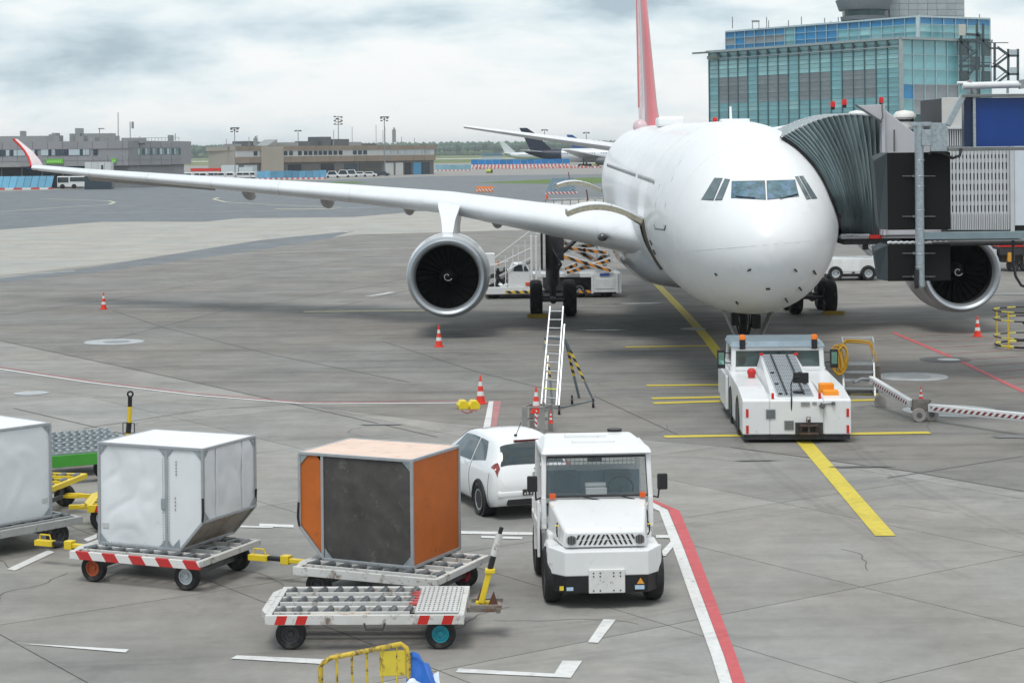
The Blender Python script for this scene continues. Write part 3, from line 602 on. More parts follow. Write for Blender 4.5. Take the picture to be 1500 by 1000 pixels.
# engines -------------------------------------------------------------
fanm = mat('fan_blade_metal', (.010, .0105, .011), .6, .0, var=.2, spec=.25)
def engine(s):
    c = Vector((s*9.37, 18.7, 2.24)); ax = (0, 1, 0)
    o = MB(); o.lathe([(1.46, .30), (1.52, .8), (1.56, 1.6), (1.55, 2.6), (1.42, 3.9), (1.22, 5.0), (1.18, 5.0), (1.15, 3.0)], c, ax, 64, caps=False)
    cowl = o.build('engine_cowling', mat('cowl_paint', (.70, .72, .74), .25, var=.04, coat=.4), air, smooth=50)
    o = MB(); o.lathe([(1.465, .31), (1.44, .17), (1.40, .07), (1.34, 0), (1.27, .02), (1.20, .12), (1.155, .30)], c, ax, 64, caps=False); o.build('inlet_lip', polish, cowl, smooth=60)
    o = MB(); o.lathe([(1.155, .30), (1.16, .7), (1.20, 1.15), (1.22, 1.7)], c, ax, 64, caps=False); o.build('inlet_duct', mat('inlet_lining', (.02, .021, .022), .6, var=.15), cowl, smooth=60)
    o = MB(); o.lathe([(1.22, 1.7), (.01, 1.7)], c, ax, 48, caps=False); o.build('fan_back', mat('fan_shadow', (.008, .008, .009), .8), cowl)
    b = MB(); nb = 26
    for i in range(nb):
        a = 2*math.pi*i/nb; rr = []
        for r, tw, wdt in [(.30, .35, .16), (.6, .7, .2), (.9, 1.0, .23), (1.19, 1.2, .25)]:
            rad = Vector((math.cos(a+r*.12), 0, math.sin(a+r*.12))); tan = Vector((-rad.z, 0, rad.x)); ctr = c+Vector((0, 1.2, 0))+rad*r
            d = (tan*math.sin(tw)+Vector((0, 1, 0))*math.cos(tw))*wdt/2; nn = d.normalized().cross(rad)*.008
            rr.append([ctr-d, ctr-nn, ctr+d, ctr+nn])
        b.loft(rr)
    b.build('fan_blade', fanm, cowl, smooth=30)['kind'] = 'stuff'
    sp = MB(); sp.lathe([(.33, 1.15), (.30, 1.0), (.20, .78), (.08, .62), (.004, .56)], c, ax, 32, caps=False); so = sp.build('spinner', black, cowl, smooth=60)
    sw = MB(); pts = []
    for i in range(22):
        t = i/21; a = t*5.2+.6; r = .05+.13*t; pts.append(c+Vector((r*math.cos(a), .575+.95*r-.02, r*math.sin(a))))
    sw.tube(pts, .016, 5); sw.build('spinner_spiral', mat('white_mark', (.8, .8, .8), .4), so)
    # core nozzle + pylon
    o = MB(); o.lathe([(1.0, 4.2), (.75, 5.6), (.5, 6.3)], c, ax, 32); o.build('exhaust_nozzle', dgrey, cowl, smooth=60)
    p = MB(); rr = []
    for y, w0, zb, zt in [(1.2, .18, 1.45, 1.60), (1.9, .24, 1.4, 2.05), (2.8, .30, 1.4, 2.48), (3.7, .34, 1.3, 2.69), (5.5, .34, .9, 2.5), (8.0, .1, 1.5, 2.34)]:
        flare = 1.35 if y > 2.5 else 1.1
        rr.append([c+Vector((-w0, y, zb)), c+Vector((w0, y, zb)), c+Vector((w0, y, (zb+zt)/2)), c+Vector((w0*flare, y, zt)), c+Vector((-w0*flare, y, zt)), c+Vector((-w0, y, (zb+zt)/2))])
    p.loft(rr); p.build('engine_pylon', wing_grey, air, smooth=35)
engine(-1); engine(1)
# main gear -------------------------------------------------------------
rimgrey = mat('gear_rim_grey', (.16, .16, .17), .45, .4)
gearm = mat('gear_leg_dark_grey', (.10, .10, .105), .5, .3, var=.3, vscale=6)
def maingear(s):
    x = s*5.34; y = 29.0; g = MB(); g.cyl((x, y, 1.2), (x, y+.2, 4.2), .29, n=16); g.cyl((x, y, .55), (x, y, 1.4), .13, n=14)
    g.cyl((x, y-.95, .62), (x, y+.95, .70), .13, n=12)
    leg = g.build('landing_gear_leg', gearm, air, smooth=40)
    for yy in (-.95, .95):
        q = MB(); q.cyl((x-.95, y+yy, .66), (x+.95, y+yy, .66), .075, n=10); q.build('axle', gearm, leg)
        for sx in (-.70, .70): wheel(leg, (x+sx, y+yy, .69), .69, .5, rimgrey, .45)
    q = MB(); q.cyl((x-s*.1, y-.1, 2.3), (x-s*1.9, y+.1, 3.9), .09, n=10); q.cyl((x, y-.2, 1.5), (x-s*.35, y-.5, 2.1), .05, n=8); q.cyl((x, y-.2, 2.7), (x-s*.35, y-.5, 2.1), .05, n=8)
    for k in range(4): q.tube([(x+.12-.08*k, y-.25, .9), (x+.2-.09*k, y-.3, 1.8), (x+.12-.08*k, y-.2, 3.2)], .018, 6)
    q.build('brace', gearm, leg, smooth=40)
    q = MB(); q.bx((x+s*.45, y+.1, 3.0), (.08, 1.6, 2.2)); q.bx((x-s*.36, y-.35, 3.2), (.22, .08, 1.9)); q.each('gear_door', gearm, leg)
maingear(-1); maingear(1)
g = MB(); g.cyl((0, 6.7, .5), (0, 6.9, 2.6), .12, n=14); g.cyl((0, 6.3, 2.3), (0, 5.2, 2.5), .07, n=10); ng = g.build('nose_gear_leg', gearm, air, smooth=40)
for sx in (-.36, .36): wheel(ng, (sx, 6.7, .52), .52, .34, rimgrey, .45)
q = MB()
for sx in (-1, 1):
    q.hexa([Vector((sx*.70, 5.3, 2.05)), Vector((sx*.74, 5.3, 2.05)), Vector((sx*.74, 6.1, 2.05)), Vector((sx*.70, 6.1, 2.05)), Vector((sx*.38, 5.4, 1.3)), Vector((sx*.41, 5.4, 1.3)), Vector((sx*.41, 6.1, 1.3)), Vector((sx*.38, 6.1, 1.3))])
q.each('nose_gear_door', mat('door_grey', (.30, .30, .30), .5), air)
q = MB()
for a in range(9): q.tube([(-.34+.08*a, 6.4, 1.95), (-.25+.06*a, 6.3, 1.5+.1*(a % 3)), (-.1+.02*a, 6.5, 1.1)], .025, 6)
q.box(-.42, -.2, 6.2, 6.5, 1.55, 1.9); q.box(.2, .45, 6.2, 6.6, 1.45, 1.85); q.build('steering_lines', dark, ng)
for sx in (-.22, .22):
    q = MB(); q.lathe([(.09, 0), (.10, -.06), (.02, -.08)], (sx, 6.45, 1.5), (0, 1, 0), 14); q.build('taxi_light', alum, ng, smooth=60)
# ================================================================ FOREGROUND VEHICLES
def alpha_glass(name, col, alpha, rough=.03):
    m = mat(name, col, rough, var=.05, coat=1); m.node_tree.nodes['Principled BSDF'].inputs['Alpha'].default_value = alpha; return m
clear = alpha_glass('clear_cab_glass', (.10, .16, .18), .22)
wp = white_paint()
wheelwhite = mat('white_wheel_rim', (.55, .56, .57), .45, var=.2, dirt_or_sheen=GRIME, dirt_or_sheen_amt=.7, dscale=12)
wheeldark = mat('dark_wheel_rim', (.06, .06, .062), .6, .2, var=.3)
seatm = mat('grey_seat_vinyl', (.10, .12, .14), .6, var=.15)
yellow_st = mat('yellow_sticker', (.8, .6, .05), .5); blue_st = mat('pale_blue_sticker', (.45, .6, .75), .4)

# ---- baggage tractor
tr = thing('baggage_tractor', 'white baggage tractor with grille bonnet and square cab, beside the white hatchback', 'tractor', (1.37, 28.35, 0), R(3.5))
q = MB(); q.prism([(-.86, .50), (-.86, .80), (-.83, .88), (.83, .88), (.86, .80), (.86, .50)], 'xz', .28, .9)
q.hexa([(-.62, 0, .50), (.62, 0, .50), (.86, .28, .50), (-.86, .28, .50), (-.62, 0, .86), (.62, 0, .86), (.86, .28, .90), (-.86, .28, .90)])
q.build('bumper', wp, tr, bevel=.015)
q = MB(); q.box(-.80, .80, .9, 3.1, .35, .97); q.build('chassis', wp, tr, bevel=.03)
q = MB(); q.hexa([(-.61, .03, .24), (.61, .03, .24), (.80, .26, .24), (-.80, .26, .24), (-.62, .01, .497), (.62, .01, .497), (.84, .27, .497), (-.84, .27, .497)]); q.build('skirt', black, tr, bevel=.01)
q = MB(); q.box(-.27, .27, -.035, .02, .25, .60); q.build('tow_plate', mat('chipped_white_plate', (.68, .68, .66), .5, var=.1, dirt_or_sheen=(.10, .09, .07), dirt_or_sheen_amt=.8, dscale=14, dthr=.58), tr, bevel=.01)
q = MB()
for x in (-.2, .2, -.1, .1):
    for z in (.29, .5, .55): q.cyl((x, -.04, z), (x, -.03, z), .012, n=8)
q.each('bolt', dark, tr)
# bonnet
q = MB(); q.hexa([(-.63, .16, .89), (.63, .16, .89), (.78, 1.25, .89), (-.78, 1.25, .89), (-.60, .22, 1.14), (.60, .22, 1.14), (.76, 1.25, 1.43), (-.76, 1.25, 1.43)]); q.build('bonnet', wp, tr, bevel=.045, seg=3)
q = MB(); q.prism([(-.60, .905), (-.62, .95), (-.58, 1.12), (.58, 1.12), (.62, .95), (.60, .905)], 'xz', .115, .19); gr = q.build('grille', wp, tr, bevel=.012)
sl = MB()
for row, z in ((0, 1.055), (1, .975)):
    for i in range(12 if row == 0 else 11):
        x = -.41+.0745*i+.037*row; sh = .018 if x < 0 else -.018
        sl.hexa([(x-.015+sh*-1, .108, z-.033), (x+.015-sh, .108, z-.033), (x+.015-sh, .118, z-.033), (x-.015-sh, .118, z-.033), (x-.015+sh, .108, z+.033), (x+.015+sh, .108, z+.033), (x+.015+sh, .118, z+.033), (x-.015+sh, .118, z+.033)])
sl.build('grille_slot', black, gr)
for sx in (-.51, .51):
    q = MB(); q.cyl((sx, .09, 1.015), (sx, .118, 1.015), .075, n=20); hl = q.build('headlight', mat('headlight_glass', (.35, .37, .38), .12, coat=1), tr, smooth=40)
    q = MB()
    for k in range(-2, 3): q.box(sx+k*.024-.006, sx+k*.024+.006, .078, .09, 1.015-.068+abs(k)*.008, 1.015+.068-abs(k)*.008)
    q.build('headlight_guard', black, hl)
for sx in (-.7, .7):
    q = MB(); q.box(sx-.05, sx+.05, 1.16, 1.2, 1.44, 1.52); q.build('indicator_light', mat('orange_red_indicator', (.75, .12, .03), .25), tr, bevel=.008)
    q = MB(); q.tube([(sx*.98, .5, 1.0), (sx*1.0, .42, 1.06), (sx*1.0, .42, 1.16), (sx*.98, .5, 1.2)], .012, 6); q.build('bonnet_latch', black, tr)
    q = MB(); q.box(sx-.03, sx+.03, .4, .44, 1.17, 1.18); q.box(sx*.98-.03, sx*.98+.03, 1.0, 1.04, 1.352, 1.358); q.each('sticker', yellow_st, tr)
q = MB(); q.box(-.60, -.5, .0, .012, .29, .34); q.box(.42, .56, -.0, .012, .29, .35); q.each('sticker', blue_st, tr)
q = MB(); q.prism([(.45, .37), (.56, .37), (.505, .46)], 'xz', .0, .012); q.build('warning_sticker', mat('orange_sticker', (.8, .35, .05), .5), tr)
q = MB(); q.box(-.70, -.64, .03, .05, .29, .35); q.build('sticker', yellow_st, tr)
# cab
cab = MB(); yb, yf = 2.65, 1.25
for sx in (-1, 1):
    cab.beam((sx*.83, yf+.02, 1.40), (sx*.81, yf+.14, 2.10), .08, .08); cab.beam((sx*.83, yb, .95), (sx*.81, yb-.02, 2.10), .08, .08)
    cab.beam((sx*.81, yf+.1, 2.10), (sx*.81, yb, 2.10), .08, .08)
    cab.box(min(sx*.80, sx*.86), max(sx*.80, sx*.86), yf, yb, .9, 1.18)
    cab.beam((sx*.83, yf, .97), (sx*.83, yf+.02, 1.45), .08)
cab.box(-.82, .82, yf+.02, yf+.08, 1.36, 1.46); cab.box(-.8, .8, yf+.12, yf+.2, 2.04, 2.12); cab.box(-.8, .8, yb-.05, yb, .97, 1.72); cab.box(-.8, .8, yb-.05, yb, 2.0, 2.12)
cab.build('cab_frame', wp, tr, bevel=.012)
q = MB(); q.hexa([(-.87, yf-.0, 2.10), (.87, yf-.0, 2.10), (.86, yb+.06, 2.10), (-.86, yb+.06, 2.10), (-.83, yf+.1, 2.20), (.83, yf+.1, 2.20), (.68, yb, 2.24), (-.68, yb, 2.24)]); rf = q.build('cab_roof', wp, tr, bevel=.035, seg=3)
q = MB(); q.bx((.0, yf+.52, 2.225), (.68, .12, .05)); q.bx((-.08, yf+1.0, 2.245), (.66, .13, .06)); q.build('roof_rib', wp, rf, bevel=.015)
q = MB(); q.cyl((.45, yb+.08, 2.24), (.45, yb+.08, 2.28), .12, n=18); q.build('roof_beacon_base', black, rf, smooth=40)
q = MB(); q.hexa([(-.78, yf-.005, 1.47), (.78, yf-.005, 1.47), (.78, yf+.01, 1.47), (-.78, yf+.01, 1.47), (-.76, yf+.10, 2.05), (.76, yf+.10, 2.05), (.76, yf+.115, 2.05), (-.76, yf+.115, 2.05)]); ws = q.build('windscreen', clear, tr)
q = MB(); q.tube([(-.785, yf-.012, 1.46), (.785, yf-.012, 1.46), (.765, yf+.095, 2.055), (-.765, yf+.095, 2.055)], .016, 6, closed=True); q.build('windscreen_seal', black, ws)
q = MB(); q.tube([(-.22, yf-.05, 1.46), (.10, yf-.06, 1.39)], .011, 5); q.tube([(-.62, yf-.03, 1.475), (-.2, yf-.045, 1.475)], .012, 5); q.tube([(.36, yf-.05, 1.46), (.58, yf-.06, 1.41)], .011, 5); q.tube([(-.1, yf-.03, 1.475), (.36, yf-.045, 1.475)], .012, 5); q.build('wiper', black, tr)
q = MB()
for i in range(23): q.box(-.78+i*.0705-.005, -.78+i*.0705+.005, yb-.06, yb-.05, 1.72, 2.02)
for i in range(6): q.box(-.78, .78, yb-.072, yb-.062, 1.72+i*.056, 1.732+i*.056)
q.build('rear_mesh_guard', mat('pale_grid_wire', (.62, .63, .63), .5), tr)
q = MB(); q.box(-.78, .78, yb-.45, yb-.40, 1.0, 1.7); q.build('cab_bulkhead', mat('blue_grey_panel', (.20, .25, .29), .5), tr)
for sx in (-.42, .42):
    q = MB(); q.box(sx-.24, sx+.24, 1.75, 2.2, 1.05, 1.2); q.box(sx-.23, sx+.23, 2.08, 2.2, 1.2, 1.72); q.build('seat', seatm, tr, bevel=.05)
q = MB(); q.tube([(.42+.19*math.cos(a*math.pi/8), 1.62+.06*math.sin(a*math.pi/8), 1.52+.17*math.sin(a*math.pi/8)) for a in range(16)], .018, 6, closed=True); q.cyl((.42, 1.62, 1.52), (.42, 1.5, 1.35), .03); q.build('steering_wheel', black, tr, smooth=60)
q = MB(); q.box(-.16, .16, yf+.08, yf+.2, 1.47, 1.56); q.box(-.16, .16, yf+.22, yf+.3, 1.57, 1.62); q.build('dashboard_papers', mat('paper_white', (.75, .76, .77), .6), tr)
q = MB(); q.box(-.78, .78, yf+.06, yf+.35, 1.30, 1.46); q.build('dashboard', dgrey, tr, bevel=.02)
q = MB(); q.box(-.13, .10, yf+.16, yf+.2, 1.96, 2.03); q.build('rear_view_mirror', black, tr, bevel=.01)
for sx in (-1, 1):
    q = MB(); q.tube([(sx*.86, yf+.15, 1.42), (sx*.95, yf-.0, 1.42), (sx*.96, yf-.05, 1.56)], .014, 6); ma = q.build('mirror_arm', black, tr)
    q = MB(); q.box(min(sx*.93, sx*1.09), max(sx*.93, sx*1.09), yf-.09, yf-.04, 1.55, 1.80); q.build('wing_mirror', black, tr, bevel=.02)
q = MB(); q.box(-.93, -.89, 1.3, 2.5, .92, 1.05); q.box(-.94, -.90, 1.15, 1.22, .55, 1.4); q.box(-.93, -.88, 2.0, 2.06, .5, 1.4); q.build('side_guard', wp, tr, bevel=.01)
q = MB(); q.box(-.87, .87, 2.7, 3.3, .85, .93); q.box(-.87, .87, 3.22, 3.3, .93, 1.1); q.build('rear_deck', wp, tr, bevel=.01)
for sx in (-.76, .76):
    wheel(tr, (sx, .62, .42), .42, .27, wheeldark, .5); wheel(tr, (sx, 2.5, .42), .42, .27, wheeldark, .5)
    q = MB(); q.cyl((sx-.06, .62, .42), (sx+.06, .62, .42), .5, n=20); 
q = MB(); q.box(-.7, .7, .3, 3.0, .25, .4); q.build('axle_frame', dark, tr)

# ---- white hatchback (seen from behind)
car = thing('hatchback_car', 'white hatchback car parked behind the baggage tractor and the orange container', 'car', (.40, 35.4, 0), R(20))
carw = mat('white_car_paint', (.80, .81, .82), .18, var=.02, coat=.8)
# stations: y, half width at the shoulder, top height, roof half width, sill height
cs = [(-.02, .66, .70, .58, .42), (.01, .74, .80, .62, .34), (.06, .80, .93, .62, .28), (.14, .825, 1.06, .60, .25), (.24, .835, 1.19, .58, .23), (.36, .84, 1.31, .565, .21), (.50, .845, 1.395, .56, .20), (.75, .85, 1.435, .565, .20), (1.2, .85, 1.465, .575, .20), (1.7, .85, 1.465, .575, .20),
      (2.15, .85, 1.42, .565, .20), (2.5, .85, 1.30, .56, .2), (2.85, .85, 1.12, .60, .2), (3.1, .845, .99, .66, .2), (3.5, .82, .92, .64, .22), (3.8, .77, .82, .60, .25), (3.98, .68, .68, .5, .32), (4.03, .56, .58, .42, .38)]
def csec(y):
    n = len(cs); i = 0
    while i < n-2 and y > cs[i+1][0]: i += 1
    a, b = cs[i], cs[i+1]; p0, p3 = cs[max(i-1, 0)], cs[min(i+2, n-1)]; h = b[0]-a[0]; t = min(1, max(0, (y-a[0])/h)); o = [y]
    for k in range(1, 5):
        m0 = (b[k]-p0[k])/max(b[0]-p0[0], 1e-6)*h; m1 = (p3[k]-a[k])/max(p3[0]-a[0], 1e-6)*h
        o.append((2*t**3-3*t*t+1)*a[k]+(t**3-2*t*t+t)*m0+(-2*t**3+3*t*t)*b[k]+(t**3-t*t)*m1)
    return o
def cpoint(y, t, off=0.0):      # t: 0 sill, 1 roof centre (right-hand side, +x)
    _, hw, zt, rw, zs = csec(y); zb = .90+.035*max(0, 1.4-y)/1.4; zb = min(zb, zt-.06); sh = min(.55, zs+.6*(zb-zs))
    ctl = [(hw*.90, zs), (hw*.975, zs+.12), (hw, sh), (hw*.985, (sh+zb)/2+.03), (hw*.945, zb), (hw*.945+(rw-hw*.945)*.5, zb+(zt-zb)*.50), (rw+.02, zb+(zt-.045-zb)*.93), (rw*.86, zt-.018), (rw*.5, zt-.002), (0, zt+.004)]
    x = t*(len(ctl)-1); i = min(int(x), len(ctl)-2); f = x-i; P0, P1, P2, P3 = ctl[max(i-1, 0)], ctl[i], ctl[i+1], ctl[min(i+2, len(ctl)-1)]
    if i+2 > len(ctl)-1: P3 = (-P1[0], P1[1])
    c = [.5*(2*P1[k]+(P2[k]-P0[k])*f+(2*P0[k]-5*P1[k]+4*P2[k]-P3[k])*f*f+(3*P1[k]-P0[k]-3*P2[k]+P3[k])*f**3) for k in (0, 1)]
    return Vector((c[0], y, c[1]))
def coff(y, t, sx, off):
    e = .01; p = cpoint(y, t); a = cpoint(y+e, t)-cpoint(y-e, t); b = cpoint(y, min(1, t+e))-cpoint(y, max(0, t-e)); n = a.cross(b).normalized(); c0 = Vector((0, 2, .7))
    if n.dot(p-c0) < 0: n = -n
    p = p+n*off; return Vector((sx*p.x, p.y, p.z))
ysm = [-.02, 0, .02, .05, .09]+[.14+.05*i for i in range(10)]+[.66+.12*i for i in range(26)]+[3.82, 3.9, 3.97, 4.01, 4.03]; ysm = sorted(set(round(y, 3) for y in ysm if y <= 4.03)); NT = 30
rr = []
for y in ysm:
    half = [cpoint(y, k/NT) for k in range(NT+1)]; rr.append(half+[Vector((-p.x, p.y, p.z)) for p in reversed(half[:-1])])
q = MB(); q.loft(rr); body = q.build('body', carw, car, smooth=60)
glass_car = mat('car_window_glass', (.015, .03, .034), .05, var=.3, coat=1)
def cwin(name, quad, sx=1, n=8, m=None, off=.007, both=False):   # quad of (y, t) corners
    g = MB(); (a, b, c, d) = quad; pts = []
    def pt(u, v, s_): y = (a[0]*(1-u)+b[0]*u)*(1-v)+(d[0]*(1-u)+c[0]*u)*v; t = (a[1]*(1-u)+b[1]*u)*(1-v)+(d[1]*(1-u)+c[1]*u)*v; return coff(y, t, s_, off)
    if both:
        W_ = [[pt(i/n, j/n, -1) for i in range(n)]+[pt(1-i/n, j/n, 1) for i in range(n+1)] for j in range(n+1)]
        g.loft(W_, caps=False, closed_v=False)
    else: g.loft([[pt(i/n, j/n, sx) for i in range(n+1)] for j in range(n+1)], caps=False, closed_v=False)
    return g.build(name, m or glass_car, car, smooth=70)
cwin('rear_window', ((.12, .66), (.10, 1.0), (.42, 1.0), (.40, .72)), both=True)
cwin('windscreen', ((2.86, .62), (2.9, 1.0), (2.25, 1.0), (2.22, .72)), both=True)
for sx in (-1, 1):
    cwin('side_window', ((.62, .50), (1.30, .465), (1.22, .655), (.86, .655)), sx); cwin('side_window', ((1.36, .465), (2.75, .455), (2.15, .655), (1.28, .655)), sx)
    cwin('tail_light', ((.03, .46), (.24, .47), (.18, .60), (.09, .62)), sx, m=mat('tail_light_red', (.22, .015, .015), .15, coat=1), off=.012)
    for pts in ([(1.30, .46), (1.33, .3), (1.28, .12), (1.2, .05)], [(2.6, .455), (2.62, .3), (2.58, .1)], [(1.2, .05), (1.9, .04), (2.58, .06)], [(.30, .05), (.28, .2), (.24, .44)]):
        q = MB(); pp = []
        for k in range(len(pts)-1):
            for f_ in range(5): t_ = f_/5; pp.append(coff(pts[k][0]*(1-t_)+pts[k+1][0]*t_, pts[k][1]*(1-t_)+pts[k+1][1]*t_, sx, .001))
        q.tube(pp, .006, 4); q.build('panel_gap', mat('dark_gap', (.08, .08, .08), .7), body)
    q = MB(); q.tube([coff(1.40, .44, sx, .005), coff(1.43, .44, sx, .035), coff(1.56, .44, sx, .035), coff(1.60, .44, sx, .005)], .013, 6); q.build('door_handle', carw, car, smooth=60)
    q = MB(); q.sphere(coff(2.62, .47, sx, .10), .09, 12, 8, .75); q.build('wing_mirror', carw, car, smooth=60)
for sx in (-1, 1):
    for yy in (.74, 3.2):
        wheel(car, (sx*.775, yy, .30), .30, .20, alum, .66)
        q = MB(); q.tube([(sx*.845, yy+.36*math.cos(a*math.pi/12), .30+.36*math.sin(a*math.pi/12)) for a in range(-1, 14)], .03, 6); q.build('wheel_arch', black, body)
        q = MB(); q.cyl((sx*.60, yy, .31), (sx*.8505, yy, .31), .345, n=28); q.build('wheel_well', black, body)
q = MB(); q.box(-.74, .74, -.035, .12, .42, .56); q.build('rear_bumper', carw, car, bevel=.05, seg=3)
q = MB(); q.box(-.55, .55, -.01, .1, .28, .41); q.build('bumper_insert', black, car, bevel=.02)
q = MB(); q.box(-.26, .26, -.062, -.04, .46, .57); pl = q.build('number_plate', mat('black_number_plate', (.03, .03, .032), .4), car, bevel=.004)
q = MB()
for k, x in enumerate([-.22, -.17, -.10, -.02, .03, .09, .17, .21]):
    q.box(x-.014, x+.014, -.068, -.0645, .48, .555) if k % 3 else q.box(x-.014, x+.014, -.068, -.0645, .48, .51)
q.build('plate_characters', mat('pale_characters', (.6, .6, .6), .5), pl)
q = MB(); q.bx((0, .44, 1.395), (.5, .05, .03)); q.build('high_brake_light', mat('dark_red_lens', (.12, .01, .01), .2), car)
q = MB(); q.tube([(-.1, .75, 1.44), (-.06, .55, 1.72)], .007, 5); q.cyl((-.1, .75, 1.43), (-.1, .75, 1.47), .03); q.build('roof_aerial', black, car)
q = MB(); q.tube([(.0, .05, .93), (.25, .0, .92)], .010, 5); q.tube([(0, .13, 1.02), (.35, .15, 1.04)], .010, 5); q.build('rear_wiper', black, car)
q = MB(); q.cyl((-.0, -.0, .83), (-.0, .02, .83), .045, n=16); q.build('tailgate_badge', alum, car)

# ---- pushback tug
tug = thing('pushback_tug', 'low white pushback tug with dark cab and ribbed steel bonnet under the airliner nose', 'aircraft tug', (6.56, 44.15, 0), R(-2))
q = MB(); prof = [(0, .20), (0, .98), (.05, 1.02), (1.3, 1.16), (3.9, 1.20), (4.0, 1.2), (7.2, 1.2), (7.6, .9), (7.6, .25)]
for a, b in ((-1.25, -.62), (.62, 1.25)): q.prism(prof, 'yz', a, b)
q.prism([(0, .2), (0, .98), (.05, 1.01), (7.2, 1.0), (7.6, .25)], 'yz', -.62, .62)
tb = q.build('body', wp, tug, bevel=.025)
q = MB(); q.box(-1.22, 1.22, .05, 7.4, .08, .22); q.build('underside', dark, tug)
q = MB(); q.hexa([(-.62, .12, 1.01), (.62, .12, 1.01), (.62, 4.1, 1.01), (-.62, 4.1, 1.01), (-.53, .2, 1.04), (.53, .2, 1.04), (.44, 4.1, 1.62), (-.44, 4.1, 1.62)]); bn = q.build('bonnet_hump', wp, tug, bevel=.03)
q = MB(); nseg = 12
def bz(y): return 1.045+(y-.2)*(.575/3.9)
perf = mat('perforated_steel', (.58, .63, .67), .4, .6, var=.15, vscale=20)
for i in range(nseg):
    y0 = .22+i*.31; y1 = y0+.295
    q.hexa([(-.42, y0, bz(y0)), (.42, y0, bz(y0)), (.42, y1, bz(y1)), (-.42, y1, bz(y1)), (-.42, y0, bz(y0)+.03), (.42, y0, bz(y0)+.03), (.42, y1, bz(y1)+.03), (-.42, y1, bz(y1)+.03)])
gril = q.build('bonnet_grille', perf, tug)
q = MB()
for i in range(nseg):
    for j in range(18):
        if j in (4, 13): continue
        for m_ in (0, 1, 2):
            x = -.38+j*.0447; y = .26+i*.31+m_*.09; q.bx((x, y+.02, bz(y+.02)+.031), (.026, .055, .006))
q.build('grille_hole', black, gril)['kind'] = 'stuff'
q = MB()
for x in (-.2, .2): q.tube([(x, .25, bz(.25)+.05), (x, 3.9, bz(3.9)+.05)], .022, 6)
q.build('bonnet_hose', black, tug)
for x, y in [(-.33, .35), (.1, .5), (.33, 2.2), (-.33, 2.2), (.33, 1.2), (-.33, 1.2)]:
    q = MB(); q.cyl((x, y, bz(y)+.03), (x, y, bz(y)+.05), .05 if abs(x) > .2 else .14, n=14); q.build('bonnet_opening', black, gril)
q = MB(); q.tube([(-.12, .02, .72), (-.12, -.02, 1.02), (-.10, .25, 1.32), (-.02, .45, 1.46), (.2, .5, 1.48)], .02, 6); q.bx((.16, .5, 1.45), (.36, .06, .24)); q.build('rear_view_mirror', black, tug, bevel=.02)
# cab
cy0, cy1 = 4.15, 5.9
q = MB()
for sx in (-1.12, 1.12):
    for y in (cy0, cy1): q.beam((sx*1.0, y, 1.18), (sx*.98, y+(.08 if y == cy0 else -.08), 1.80), .12)
q.box(-1.2, 1.2, cy0-.04, cy1+.05, 1.20, 1.30); q.box(-1.14, 1.14, cy0+.03, cy0+.12, 1.70, 1.80); q.box(-1.14, 1.14, cy1-.15, cy1-.06, 1.74, 1.84)
cf = q.build('cab_frame', wp, tug, bevel=.02)
q = MB(); q.hexa([(-1.2, cy0-.05, 1.80), (1.2, cy0-.05, 1.80), (1.2, cy1+.05, 1.80), (-1.2, cy1+.05, 1.80), (-1.14, cy0+.12, 1.93), (1.14, cy0+.12, 1.93), (1.14, cy1-.1, 1.95), (-1.14, cy1-.1, 1.95)]); q.build('cab_roof', mat('blue_grey_roof', (.22, .29, .34), .35, var=.15, coat=.3), tug, bevel=.03)
for a, b in ((-1.05, .02), (.06, 1.05)):
    q = MB(); q.box(a, b, cy0+.06, cy0+.075, 1.30, 1.71); q.build('cab_window', glass_teal, tug)
for sx in (-1.13, 1.13):
    q = MB(); q.box(sx-.008, sx+.008, cy0+.12, cy1-.1, 1.30, 1.74); q.build('cab_side_window', glass_teal, tug)
q = MB(); q.box(-1.05, 1.05, cy1-.1, cy1-.09, 1.3, 1.72); q.build('cab_window', glass_teal, tug)
q = MB(); q.box(-.75, -.4, 4.6, 5.0, 1.25, 1.62); q.box(-.3, .1, 4.6, 4.9, 1.25, 1.52); q.build('seat', black, tug, bevel=.06)
for sx in (-.88, .93):
    q = MB(); q.cyl((sx, cy0-.0, 1.75), (sx, cy0-.0, 1.99), .075, n=14); bcn = q.build('beacon_bracket', black, tug)
    q = MB(); q.lathe([(.085, 1.99), (.085, 2.06), (.06, 2.11), (.005, 2.12)], (sx, cy0, 0), n=14); q.build('orange_beacon', orange_lens, tug, smooth=50)
for sx in (-1, 1):
    q = MB(); q.tube([(sx*1.15, cy0+.1, 1.65), (sx*1.38, cy0, 1.65)], .015, 6); q.tube([(sx*1.15, cy0+.1, 1.38), (sx*1.38, cy0, 1.42)], .015, 6); q.bx((sx*1.42, cy0, 1.5), (.2, .1, .46)); q.build('wing_mirror', black, tug, bevel=.04)
    q = MB(); q.bx((sx*1.42, cy0-.054, 1.52), (.14, .005, .3)); q.build('mirror_glass', mat('mirror_glass_green', (.25, .45, .38), .05, .9), tug)
for sx in (-.54, .54):
    q = MB(); q.bx((sx, .1, 1.08), (.06, .05, .14)); q.bx((sx*.8, 3.9, 1.64), (.1, .05, .06)); q.build('red_marker_light', red_lens, tug, bevel=.01)
for sx in (-1.14, 1.17):
    for z in (.28, .66):
        q = MB(); q.bx((sx, -.006, z+.04), (.06, .01, .19)); q.build('red_reflector', red, tug)
q = MB(); q.cyl((-.78, 2.8, 1.20), (-.78, 2.8, 1.26), .09, n=16); q.sphere((-.78, 2.8, 1.32), .11, 14, 8); q.build('red_filler_cap', red, tug, smooth=50)
